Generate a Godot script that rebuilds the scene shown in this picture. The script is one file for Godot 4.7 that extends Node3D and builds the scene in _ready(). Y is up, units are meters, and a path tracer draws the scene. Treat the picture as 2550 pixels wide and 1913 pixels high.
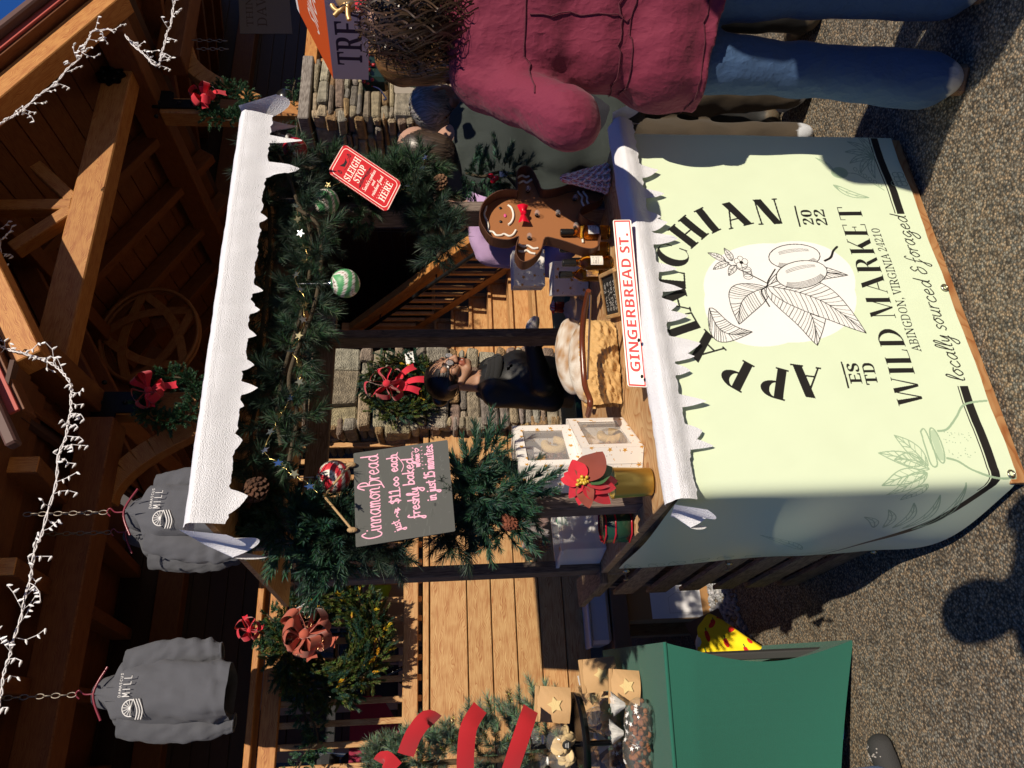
extends Node3D

var rng := RandomNumberGenerator.new()
var names := {}
var M := {}
var base := Vector3.ZERO
var SF := Transform3D()
var BF := Transform3D()

class Geo:
	var P := PackedVector3Array()
	var N := PackedVector3Array()
	var T := PackedVector2Array()
	var C := PackedColorArray()
	var I := PackedInt32Array()
	var col := Color.WHITE
	var uo := Vector2.ZERO
	func vert(p: Vector3, n: Vector3, t := Vector2.ZERO) -> int:
		P.append(p); N.append(n); T.append(t); C.append(col)
		return P.size() - 1
	func quad(a: Vector3, b: Vector3, c: Vector3, d: Vector3, ta := Vector2(0, 0), tb := Vector2(1, 0), tc := Vector2(1, 1), td := Vector2(0, 1)) -> void:
		var n := (b - a).cross(c - a)
		if n.length_squared() < 1e-16: n = (c - a).cross(d - a)
		n = n.normalized()
		var i := vert(a, n, ta)
		vert(b, n, tb); vert(c, n, tc); vert(d, n, td)
		I.append_array([i, i + 2, i + 1, i, i + 3, i + 2])
	func tri(a: Vector3, b: Vector3, c: Vector3, ta := Vector2(0, 0), tb := Vector2(1, 0), tc := Vector2(0, 1)) -> void:
		var n := (b - a).cross(c - a).normalized()
		var i := vert(a, n, ta)
		vert(b, n, tb); vert(c, n, tc)
		I.append_array([i, i + 2, i + 1])
	# a box whose texture runs along its longest side; bev cuts its edges; jit moves its corners
	func box(t: Transform3D, s: Vector3, bev := 0.0, jit := 0.0, r: RandomNumberGenerator = null) -> void:
		var h := s * 0.5
		var la := 0
		if s.y > s.x and s.y >= s.z: la = 1
		elif s.z > s.x and s.z > s.y: la = 2
		var cs := []
		for k in 8:
			var sg := Vector3(1 if k & 1 else -1, 1 if k & 2 else -1, 1 if k & 4 else -1)
			var j := Vector3.ZERO
			if jit > 0: j = Vector3(r.randf_range(-jit, jit), r.randf_range(-jit, jit), r.randf_range(-jit, jit))
			var c := []
			for ax in 3:
				var p := sg * (h - Vector3(bev, bev, bev))
				p[ax] = sg[ax] * h[ax]
				c.append(p + j)
			cs.append(c)
		for ax in 3:
			var u := (ax + 1) % 3
			var v := (ax + 2) % 3
			for sd in 2:
				var q := []
				for w in [[0, 0], [1, 0], [1, 1], [0, 1]]:
					q.append(cs[(sd << ax) | (w[0] << u) | (w[1] << v)][ax])
				if sd == 0: q.reverse()
				var tt := []
				for p in q:
					var o := 3 - la - ax if la != ax else (ax + 2) % 3
					var l := la if la != ax else (ax + 1) % 3
					tt.append(Vector2(p[l], p[o] + 0.37 * ax) + uo)
				quad(t * q[0], t * q[1], t * q[2], t * q[3], tt[0], tt[1], tt[2], tt[3])
		if bev <= 0: return
		for m in 3:
			var u := (m + 1) % 3
			var v := (m + 2) % 3
			for su in 2:
				for sv in 2:
					var k0 := (su << u) | (sv << v)
					var k1 := k0 | (1 << m)
					var a: Vector3 = cs[k0][u]; var b: Vector3 = cs[k1][u]; var c: Vector3 = cs[k1][v]; var d: Vector3 = cs[k0][v]
					var tl := [Vector2(a[la], a[(la + 1) % 3]) + uo, Vector2(b[la], b[(la + 1) % 3]) + uo, Vector2(c[la], c[(la + 1) % 3] + bev) + uo, Vector2(d[la], d[(la + 1) % 3] + bev) + uo]
					if su == sv: quad(t * d, t * c, t * b, t * a, tl[3], tl[2], tl[1], tl[0])
					else: quad(t * a, t * b, t * c, t * d, tl[0], tl[1], tl[2], tl[3])
		for k in 8:
			var a: Vector3 = t * cs[k][0]; var b: Vector3 = t * cs[k][1]; var c: Vector3 = t * cs[k][2]
			if ((k & 1) + (k >> 1 & 1) + (k >> 2 & 1)) % 2 == 1: tri(a, b, c, uo, uo, uo)
			else: tri(a, c, b, uo, uo, uo)
	func bar(a: Vector3, b: Vector3, w: float, d: float, bev := 0.0, up := Vector3.UP) -> void: # beam from a to b, w across, d along up
		var z := (b - a)
		var l := z.length()
		z = z / l
		var x := up.cross(z)
		if x.length() < 1e-4: x = Vector3.RIGHT.cross(z)
		x = x.normalized()
		var y := z.cross(x)
		box(Transform3D(Basis(x, y, z), (a + b) * 0.5), Vector3(w, d, l), bev)
	func tube(pts: Array, rad, sides := 6, caps := true, vs := 1.0) -> void:
		var n := pts.size()
		var prev := Vector3.ZERO
		var start := P.size()
		var len := 0.0
		var up := Vector3.UP
		for i in n:
			var p: Vector3 = pts[i]
			var d: Vector3 = (pts[mini(i + 1, n - 1)] - pts[maxi(i - 1, 0)]).normalized()
			if i == 0:
				if absf(d.y) > 0.9: up = Vector3.RIGHT
			else: len += p.distance_to(prev)
			var x := up.cross(d).normalized()
			var y := d.cross(x)
			up = y
			var r: float = rad if not rad is Array else rad[i]
			for k in sides + 1:
				var a := TAU * k / sides
				var nn := x * cos(a) + y * sin(a)
				vert(p + nn * r, nn, Vector2(len, float(k) / sides * vs) + uo)
			prev = p
		for i in n - 1:
			for k in sides:
				var a := start + i * (sides + 1) + k
				var b := a + sides + 1
				I.append_array([a, b, a + 1, a + 1, b, b + 1])
		if caps:
			for e in [0, n - 1]:
				var p: Vector3 = pts[e]
				var d: Vector3 = (pts[1] - pts[0] if e == 0 else pts[n - 1] - pts[n - 2]).normalized() * (-1 if e == 0 else 1)
				var c := vert(p, d, uo)
				for k in sides + 1: vert(P[start + e * (sides + 1) + k], d, uo)
				for k in sides:
					if e == 0: I.append_array([c, c + 1 + k, c + 2 + k])
					else: I.append_array([c, c + 2 + k, c + 1 + k])
	func lathe(pr: Array, seg: int, t: Transform3D, flat := false) -> void: # profile of (radius, height)
		var n := pr.size()
		var start := P.size()
		for i in n:
			var a: Vector2 = pr[maxi(i - 1, 0)]; var b: Vector2 = pr[mini(i + 1, n - 1)]
			var d := (b - a).normalized()
			for k in seg + 1:
				var an := TAU * k / seg
				var nn := Vector3(d.y * cos(an), -d.x, d.y * sin(an))
				vert(t * Vector3(pr[i].x * cos(an), pr[i].y, pr[i].x * sin(an)), (t.basis * nn).normalized(), Vector2(float(k) / seg, float(i) / (n - 1)))
		for i in n - 1:
			for k in seg:
				var a := start + i * (seg + 1) + k
				var b := a + seg + 1
				I.append_array([a, a + 1, b, a + 1, b + 1, b])
	func ball(t: Transform3D, seg := 16, rings := 10) -> void:
		var start := P.size()
		var nb := t.basis.inverse().transposed()
		for i in rings + 1:
			var th := PI * i / rings
			for k in seg + 1:
				var an := TAU * k / seg
				var nn := Vector3(sin(th) * cos(an), cos(th), sin(th) * sin(an))
				vert(t * nn, (nb * nn).normalized(), Vector2(float(k) / seg, float(i) / rings))
		for i in rings:
			for k in seg:
				var a := start + i * (seg + 1) + k
				var b := a + seg + 1
				I.append_array([a, b, a + 1, a + 1, b, b + 1])
	func prism(poly: PackedVector2Array, depth: float, t: Transform3D, sc := 1.0, back := true) -> void: # outline in x,y pushed from z=0 back to -depth
		var idx := Geometry2D.triangulate_polygon(poly)
		var nz := t.basis.z.normalized()
		var area := 0.0
		for i in poly.size(): area += poly[i].cross(poly[(i + 1) % poly.size()])
		for f in (2 if back else 1):
			var s := P.size()
			for p in poly: vert(t * Vector3(p.x, p.y, -depth * f), nz * (1 if f == 0 else -1), p * sc + uo)
			for k in range(0, idx.size(), 3):
				var a := poly[idx[k]]; var b := poly[idx[k + 1]]; var c := poly[idx[k + 2]]
				var ccw := (b - a).cross(c - a) > 0
				if ccw == (f == 0): I.append_array([s + idx[k], s + idx[k + 2], s + idx[k + 1]])
				else: I.append_array([s + idx[k], s + idx[k + 1], s + idx[k + 2]])
		for i in poly.size():
			var a := poly[i]; var b := poly[(i + 1) % poly.size()]
			if area < 0:
				var w := a; a = b; b = w
			quad(t * Vector3(a.x, a.y, 0), t * Vector3(a.x, a.y, -depth), t * Vector3(b.x, b.y, -depth), t * Vector3(b.x, b.y, 0), a * sc + uo, a * sc + uo, b * sc + uo, b * sc + uo)
	func grid(nu: int, nv: int, f: Callable, flip := false) -> void: # f(u, v) gives a point; smooth
		var s := P.size()
		for j in nv + 1:
			for i in nu + 1:
				vert(f.call(float(i) / nu, float(j) / nv), Vector3.ZERO, Vector2(float(i) / nu, float(j) / nv))
		for j in nv:
			for i in nu:
				var a := s + j * (nu + 1) + i
				var b := a + nu + 1
				var q := [a, b + 1, a + 1, a, b, b + 1] if not flip else [a, a + 1, b + 1, a, b + 1, b]
				I.append_array(q)
				for k in [0, 3]:
					var n := (P[q[k + 2]] - P[q[k]]).cross(P[q[k + 1]] - P[q[k]])
					for m in 3: N[q[k + m]] += n
		for i in range(s, P.size()): N[i] = N[i].normalized()
	func add(o: Geo, t: Transform3D) -> void:
		var s := P.size()
		for i in o.P.size():
			P.append(t * o.P[i]); N.append((t.basis * o.N[i]).normalized()); T.append(o.T[i]); C.append(o.C[i] * col)
		for i in o.I: I.append(s + i)
	func mesh(off := Vector3.ZERO) -> ArrayMesh:
		var m := ArrayMesh.new()
		if P.is_empty(): return m
		var p := P
		if off != Vector3.ZERO:
			p = PackedVector3Array(P)
			for i in p.size(): p[i] -= off
		var a := []
		a.resize(Mesh.ARRAY_MAX)
		a[Mesh.ARRAY_VERTEX] = p; a[Mesh.ARRAY_NORMAL] = N; a[Mesh.ARRAY_TEX_UV] = T; a[Mesh.ARRAY_COLOR] = C; a[Mesh.ARRAY_INDEX] = I
		m.add_surface_from_arrays(Mesh.PRIMITIVE_TRIANGLES, a)
		return m

func geo(c := Color.WHITE) -> Geo:
	var g := Geo.new()
	g.col = c
	g.uo = Vector2(rng.randf() * 7.0, rng.randf() * 7.0)
	return g

func numbered(n: String) -> String:
	names[n] = names.get(n, 0) + 1
	return n if names[n] == 1 else "%s_%03d" % [n, names[n] - 1]

# a thing at its base (frame * at); later parts are given in the frame's own coordinates
func thing(called: String, label: String, category: String, frame := Transform3D(), at := Vector3.ZERO, group := "") -> Node3D:
	var o := Node3D.new()
	o.name = numbered(called)
	add_child(o)
	o.transform = frame * Transform3D(Basis(), at)
	base = at
	tag(o, label, category, group)
	return o

func tag(o: Node, label: String, category := "", group := "") -> void:
	o.set_meta("label", label)
	if category: o.set_meta("category", category)
	if group: o.set_meta("group", group)

func obj(called: String, g: Geo, m: Material, parent: Node = null, origin := false) -> MeshInstance3D:
	var o := MeshInstance3D.new()
	o.name = called if parent else numbered(called)
	o.mesh = g.mesh(Vector3.ZERO if origin else base)
	o.material_override = m
	o.cast_shadow = GeometryInstance3D.SHADOW_CASTING_SETTING_ON
	(parent if parent else self).add_child(o, true)
	return o

# a part of a part: the parent mesh shares the thing's origin, so the same coordinates hold
func place(called: String, mesh: Mesh, m: Material, parent: Node, t: Transform3D) -> MeshInstance3D:
	var o := MeshInstance3D.new()
	o.name = called
	o.mesh = mesh
	o.material_override = m
	o.transform = Transform3D(t.basis, t.origin - base)
	parent.add_child(o, true)
	return o

func many(called: String, mesh: Mesh, m: Material, parent: Node, ts: Array, cols: Array = []) -> MultiMeshInstance3D:
	var mm := MultiMesh.new()
	mm.transform_format = MultiMesh.TRANSFORM_3D
	mm.use_colors = true
	mm.mesh = mesh
	mm.instance_count = ts.size()
	for i in ts.size():
		var t: Transform3D = ts[i]
		mm.set_instance_transform(i, Transform3D(t.basis, t.origin - base))
		mm.set_instance_color(i, cols[i] if i < cols.size() else Color.WHITE)
	var o := MultiMeshInstance3D.new()
	o.name = called
	o.multimesh = mm
	o.material_override = m
	o.set_meta("kind", "stuff")
	parent.add_child(o, true)
	return o

func struct(called: String, g: Geo, m: Material, label: String) -> MeshInstance3D:
	base = Vector3.ZERO
	var o := obj(called, g, m)
	o.set_meta("kind", "structure")
	o.set_meta("label", label)
	return o

func lin(r: float, g: float, b: float) -> Color: return Color(r, g, b)
func hex(s: String) -> Color: return Color(s).srgb_to_linear()
func vary(c: Color, a := 0.12, h := 0.03) -> Color:
	var k := 1.0 + rng.randf_range(-a, a)
	return Color(c.r * k * (1.0 + rng.randf_range(-h, h)), c.g * k, c.b * k * (1.0 + rng.randf_range(-h, h)))
func rr(a: float, b: float) -> float: return rng.randf_range(a, b)
func xf(o: Vector3, rx := 0.0, ry := 0.0, rz := 0.0) -> Transform3D: return Transform3D(Basis.from_euler(Vector3(rx, ry, rz)), o)

func noise_img(w: int, h: int, freq: float, seed_: int, oct := 4, type := FastNoiseLite.TYPE_SIMPLEX_SMOOTH, ret := 0) -> Image:
	var n := FastNoiseLite.new()
	n.seed = seed_; n.noise_type = type; n.frequency = freq; n.fractal_octaves = oct
	if type == FastNoiseLite.TYPE_CELLULAR:
		n.cellular_return_type = ret
		n.fractal_type = FastNoiseLite.FRACTAL_NONE
	return n.get_seamless_image(w, h)

func tex(im: Image) -> ImageTexture: return ImageTexture.create_from_image(im)

# pine boards: rings seen along the grain (u), a knot here and there
func wood_img(w: int, h: int, sd: int, dark: Color, lines: float, knots: int, streak: float) -> Image:
	var warp := noise_img(w, h, 0.006, sd, 2).get_data()
	var fine := noise_img(128, h, 0.06, sd + 5, 3)
	fine.resize(w, h, Image.INTERPOLATE_BILINEAR)
	var fd := fine.get_data()
	var blot := noise_img(w, h, 0.008, sd + 9, 3).get_data()
	var out := PackedByteArray()
	out.resize(w * h * 3)
	var r := RandomNumberGenerator.new()
	r.seed = sd
	var ks := []
	for k in knots: ks.append(Vector3(r.randf() * w, r.randf() * h, r.randf_range(5, 9)))
	for y in h:
		for x in w:
			var i := y * w + x
			var ring := y * lines / h + warp[i] / 255.0 * 5.0
			var kd := 0.0
			for kk: Vector3 in ks:
				var dx := (x - kk.x) / 4.0
				var dy: float = y - kk.y
				var q: float = (dx * dx + dy * dy) / (kk.z * kk.z)
				if q < 9.0:
					var e := exp(-q)
					ring += e * 4.0
					if q < 0.7: kd = maxf(kd, 0.7 - q * 0.6)
			var s := ring - floorf(ring)
			var v := s * s * s * 0.75 * (1.0 if s < 0.93 else (1.0 - s) * 14.0)
			v = v * 0.8 + (fd[i] / 255.0 - 0.35) * streak + (blot[i] / 255.0 - 0.5) * 0.35
			v = clampf(maxf(v, kd), 0.0, 1.0)
			out[i * 3] = int(255.0 * lerpf(1.0, dark.r, v)); out[i * 3 + 1] = int(255.0 * lerpf(1.0, dark.g, v)); out[i * 3 + 2] = int(255.0 * lerpf(1.0, dark.b, v))
	return Image.create_from_data(w, h, false, Image.FORMAT_RGB8, out)

func mat(called: String, c: Color, rough := 0.7, metal := 0.0) -> StandardMaterial3D: # c is a real-world (linear) colour
	var m := StandardMaterial3D.new()
	m.resource_name = called
	m.albedo_color = c.linear_to_srgb()
	m.roughness = rough
	m.metallic = metal
	m.vertex_color_use_as_albedo = true
	M[called] = m
	return m

func bumpy(m: StandardMaterial3D, t: Texture2D, scale: float) -> void:
	m.heightmap_enabled = true
	m.heightmap_texture = t
	m.heightmap_scale = scale

func make_materials() -> void:
	var w1 := tex(wood_img(1024, 512, 11, Color(0.66, 0.42, 0.24), 42.0, 7, 0.5))
	var w2 := tex(wood_img(512, 512, 23, Color(0.45, 0.42, 0.4), 60.0, 4, 0.9))
	var w3 := tex(wood_img(1024, 512, 31, Color(0.72, 0.5, 0.3), 16.0, 3, 0.3))
	for k in [["wood", w1, 0.6, 1.0, 3.2], ["weathered", w2, 0.85, 1.6, 4.0], ["ply", w3, 0.65, 0.8, 1.6]]:
		var m := mat(k[0], Color.WHITE, k[2])
		m.albedo_texture = k[1]
		m.uv1_scale = Vector3(k[3], k[4], 1)
		bumpy(m, k[1], 0.04)
	var ag := noise_img(1024, 1024, 0.05, 3, 1, FastNoiseLite.TYPE_CELLULAR, FastNoiseLite.RETURN_DISTANCE)
	var agc := noise_img(1024, 1024, 0.05, 3, 1, FastNoiseLite.TYPE_CELLULAR, FastNoiseLite.RETURN_CELL_VALUE)
	var big := noise_img(1024, 1024, 0.004, 8, 4)
	var a := ag.get_data(); var b := agc.get_data(); var c := big.get_data()
	var o := PackedByteArray()
	o.resize(1024 * 1024 * 3)
	var hh := PackedByteArray()
	hh.resize(1024 * 1024)
	for i in 1024 * 1024:
		var d := a[i] / 255.0
		var pit := clampf(1.25 - d * 1.5, 0.0, 1.0)
		var cv := b[i] / 255.0
		var v := (0.42 + 0.5 * cv) * (0.45 + 0.55 * pit) + (c[i] / 255.0 - 0.5) * 0.12
		var warm := 0.06 * sin(cv * 40.0)
		o[i * 3] = int(clampf(v * (1.0 + warm), 0, 1) * 255); o[i * 3 + 1] = int(clampf(v * 0.96, 0, 1) * 255); o[i * 3 + 2] = int(clampf(v * (0.88 - warm), 0, 1) * 255)
		hh[i] = int(clampf(pit * (0.6 + 0.4 * cv), 0, 1) * 255)
	var gt := tex(Image.create_from_data(1024, 1024, false, Image.FORMAT_RGB8, o))
	var gh := tex(Image.create_from_data(1024, 1024, false, Image.FORMAT_L8, hh))
	var ga := mat("asphalt", lin(0.62, 0.6, 0.58), 0.95)
	ga.albedo_texture = gt
	ga.uv1_triplanar = true; ga.uv1_world_triplanar = true
	ga.uv1_scale = Vector3.ONE * 2.6
	bumpy(ga, gh, 0.2)
	var sn := tex(noise_img(512, 512, 0.012, 41, 5))
	var sf := tex(noise_img(512, 512, 0.05, 43, 4))
	M["noise_soft"] = sn; M["noise_fine"] = sf
	var st := mat("stone", Color.WHITE, 0.9)
	var ramp := noise_img(512, 512, 0.01, 47, 5)
	var rd := ramp.get_data()
	var so := PackedByteArray()
	so.resize(512 * 512 * 3)
	for i in 512 * 512:
		var v := 0.62 + 0.38 * rd[i] / 255.0
		so[i * 3] = int(v * 255); so[i * 3 + 1] = int(minf(1.0, v * 0.98) * 255); so[i * 3 + 2] = int(v * 0.93 * 255)
	st.albedo_texture = tex(Image.create_from_data(512, 512, false, Image.FORMAT_RGB8, so))
	st.uv1_triplanar = true
	st.uv1_scale = Vector3.ONE * 3.0
	bumpy(st, sf, 1.2)
	var felt := mat("felt", lin(0.8, 0.81, 0.86), 0.95)
	felt.uv1_triplanar = true; felt.uv1_scale = Vector3.ONE * 9.0
	bumpy(felt, sf, 0.25)
	felt.rim_enabled = true; felt.rim = 0.3
	felt.backlight_enabled = true; felt.backlight = Color(0.25, 0.25, 0.27)
	for k in [["cloth", 0.9, 14.0, 0.18], ["fleece", 1.0, 22.0, 0.4], ["skin", 0.55, 20.0, 0.03], ["paper", 0.8, 6.0, 0.1], ["rough", 0.85, 8.0, 0.2]]:
		var m := mat(k[0], Color.WHITE, k[1])
		m.uv1_triplanar = true; m.uv1_scale = Vector3.ONE * k[2]
		bumpy(m, sf, k[3])
	M["cloth"].rim_enabled = true; M["cloth"].rim = 0.15
	var fo := FastNoiseLite.new()
	fo.seed = 61; fo.noise_type = FastNoiseLite.TYPE_SIMPLEX_SMOOTH; fo.frequency = 0.008; fo.fractal_type = FastNoiseLite.FRACTAL_RIDGED; fo.fractal_octaves = 3; fo.domain_warp_enabled = true; fo.domain_warp_amplitude = 20.0
	var cr := mat("creased", Color.WHITE, 0.85)
	cr.uv1_triplanar = true; cr.uv1_scale = Vector3(2.6, 1.7, 2.6)
	bumpy(cr, tex(fo.get_seamless_image(512, 512)), 0.7)
	cr.rim_enabled = true; cr.rim = 0.15
	M["skin"].subsurf_scatter_enabled = true; M["skin"].subsurf_scatter_strength = 0.15
	mat("plain", Color.WHITE, 0.6)
	mat("gloss", Color.WHITE, 0.25)
	mat("needle", Color.WHITE, 0.6)
	M["needle"].backlight_enabled = true; M["needle"].backlight = Color(0.2, 0.25, 0.15)
	mat("velvet", Color.WHITE, 0.8)
	M["velvet"].rim_enabled = true; M["velvet"].rim = 0.6; M["velvet"].rim_tint = 0.7
	M["velvet"].backlight_enabled = true; M["velvet"].backlight = Color(0.3, 0.1, 0.1)
	mat("iron", Color.WHITE, 0.45, 0.7)
	mat("steel", Color.WHITE, 0.25, 1.0)
	mat("gold", Color.WHITE, 0.3, 1.0)
	mat("cellophane2", Color.WHITE, 0.3)
	M["cellophane2"].albedo_color = Color(1, 1, 1, 0.6); M["cellophane2"].transparency = BaseMaterial3D.TRANSPARENCY_ALPHA
	mat("foil", Color.WHITE, 0.22, 1.0)
	mat("glitter2", Color.WHITE, 0.4, 0.6)
	mat("glitter", Color.WHITE, 0.5)
	mat("hair", Color.WHITE, 0.38)
	var gl := mat("glass", Color(1, 1, 1), 0.05)
	gl.albedo_color = Color(1, 1, 1, 0.12); gl.transparency = BaseMaterial3D.TRANSPARENCY_ALPHA
	var cel := mat("cellophane", Color(1, 1, 1), 0.12)
	cel.albedo_color = Color(1, 1, 1, 0.05); cel.transparency = BaseMaterial3D.TRANSPARENCY_ALPHA
	var pb := mat("poly", Color(1, 1, 1), 0.35)
	pb.albedo_color = Color(0.95, 0.95, 0.95, 0.45); pb.transparency = BaseMaterial3D.TRANSPARENCY_ALPHA

func _ready() -> void:
	rng.seed = 7
	var cam := Camera3D.new()
	cam.name = "camera"
	add_child(cam)
	cam.transform = Transform3D(Basis(Vector3(-0.01, -0.9957, 0.0919), Vector3(1, -0.01, 0.0009), Vector3(-0, 0.0919, 0.9958)), Vector3(0, 1.584, 0))
	cam.fov = 54.934
	cam.near = 0.05
	cam.far = 400.0
	cam.current = true
	var we := WorldEnvironment.new()
	we.name = "environment"
	var env := Environment.new()
	var sky := Sky.new()
	var psm := ProceduralSkyMaterial.new()
	psm.sky_top_color = Color(0.16, 0.36, 0.68)
	psm.sky_horizon_color = Color(0.36, 0.56, 0.8)
	psm.sky_curve = 0.12
	psm.ground_bottom_color = Color(0.3, 0.29, 0.27)
	psm.ground_horizon_color = Color(0.4, 0.45, 0.5)
	psm.sun_angle_max = 2.0
	sky.sky_material = psm
	env.background_mode = Environment.BG_SKY
	env.sky = sky
	env.background_energy_multiplier = 0.6
	env.tonemap_mode = Environment.TONE_MAPPER_LINEAR
	env.tonemap_exposure = 1.1
	env.sdfgi_enabled = true
	env.ssao_enabled = true
	env.ssil_enabled = true
	we.environment = env
	add_child(we)
	var sun := DirectionalLight3D.new()
	sun.name = "sun"
	sun.light_color = Color(1.0, 0.945, 0.86)
	sun.light_energy = 1.5
	sun.light_angular_distance = 0.5
	sun.shadow_enabled = true
	sun.basis = Basis.looking_at(Vector3(-0.41, -0.574, -0.70), Vector3.UP)
	add_child(sun)
	SF = Transform3D(Basis(Vector3(0.8992, 0.0083, -0.4375), Vector3(-0.0075, 1, 0.0036), Vector3(0.4375, 0, 0.8992)), Vector3(-0.2773, 0, -1.8716))
	BF = Transform3D(Basis(Vector3(0.9131, 0, -0.4078), Vector3(0, 1, 0), Vector3(0.4078, 0, 0.9131)), Vector3(0, 0, -5.06))
	make_materials()
	make_ground()
	make_deck()
	make_roof()
	make_pillars()
	make_stairs()
	make_stall()
	make_prints()
	make_greens()
	make_goods()
	make_porch_things()
	make_left_table()
	make_people()

func make_ground() -> void:
	var g := geo()
	var n := FastNoiseLite.new()
	n.seed = 5; n.frequency = 0.5
	var s := 60
	var ext := 7.0
	# fine sheet near by, wide skirt out to the horizon
	for j in s:
		for i in s:
			var q := []
			for w in [[0, 0], [1, 0], [1, 1], [0, 1]]:
				var x: float = ((i + w[0]) / float(s) * 2.0 - 1.0)
				var z: float = ((j + w[1]) / float(s) * 2.0 - 1.0)
				q.append(Vector3(signf(x) * (absf(x) * ext + pow(absf(x), 8.0) * 250.0), 0, signf(z) * (absf(z) * ext + pow(absf(z), 8.0) * 250.0) - 2.0))
			var i0 := g.P.size()
			g.quad(q[3], q[2], q[1], q[0])
			for k in 4:
				var p: Vector3 = g.P[i0 + k]
				var v := 0.5 + 0.5 * n.get_noise_2d(p.x * 1.5, p.z * 1.5) + 0.3 * n.get_noise_2d(p.x * 6.0 + 40.0, p.z * 6.0)
				g.C[i0 + k] = lin(0.72, 0.67, 0.6).lerp(lin(0.86, 0.8, 0.71), clampf(v, 0, 1))
	struct("ground", g, M.asphalt, "sunlit grey asphalt strewn with pale aggregate")
	# grey gravel along the foot of the deck
	g = geo()
	for k in 5:
		g.col = lin(0.3, 0.3, 0.31) * (0.6 + 0.14 * k)
		g.ball(Transform3D(Basis.from_euler(Vector3(k, k * 2, k * 3)).scaled(Vector3(1, 0.6, 0.8)), Vector3(0.1 * k, 0, 0)), 6, 4)
	var rock := geo(Color.WHITE)
	rock.ball(Transform3D(Basis().scaled(Vector3(1, 0.6, 0.75))), 6, 4)
	base = Vector3.ZERO
	var ts := []; var cs := []
	for i in 5200:
		var a := rr(-2.6, 0.2)
		var b := rr(0.0, 1.15) * (0.75 + 0.25 * sin(a * 5.0))
		var p := BF * Vector3(a, rr(0.0, 0.008), b)
		ts.append(Transform3D(Basis.from_euler(Vector3(rr(0, 6), rr(0, 6), rr(0, 6))) * rr(0.008, 0.019), p))
		cs.append(vary(lin(0.36, 0.36, 0.37), 0.45))
	var mm := many("gravel", rock.mesh(), M.rough, self, ts, cs)
	mm.set_meta("label", "loose grey gravel along the foot of the deck")

func board(parent: Node, called: String, a: Vector3, b: Vector3, w: float, d: float, c: Color, m := "wood", bev := 0.004, up := Vector3.UP) -> void:
	var g := geo(c)
	g.bar(a, b, w, d, bev, up)
	obj(called, g, M[m], parent)

var PINE := Color(0.52, 0.31, 0.13)
var TRIM := Color(0.42, 0.2, 0.055)
var GREYWOOD := Color(0.2, 0.155, 0.125)

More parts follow.
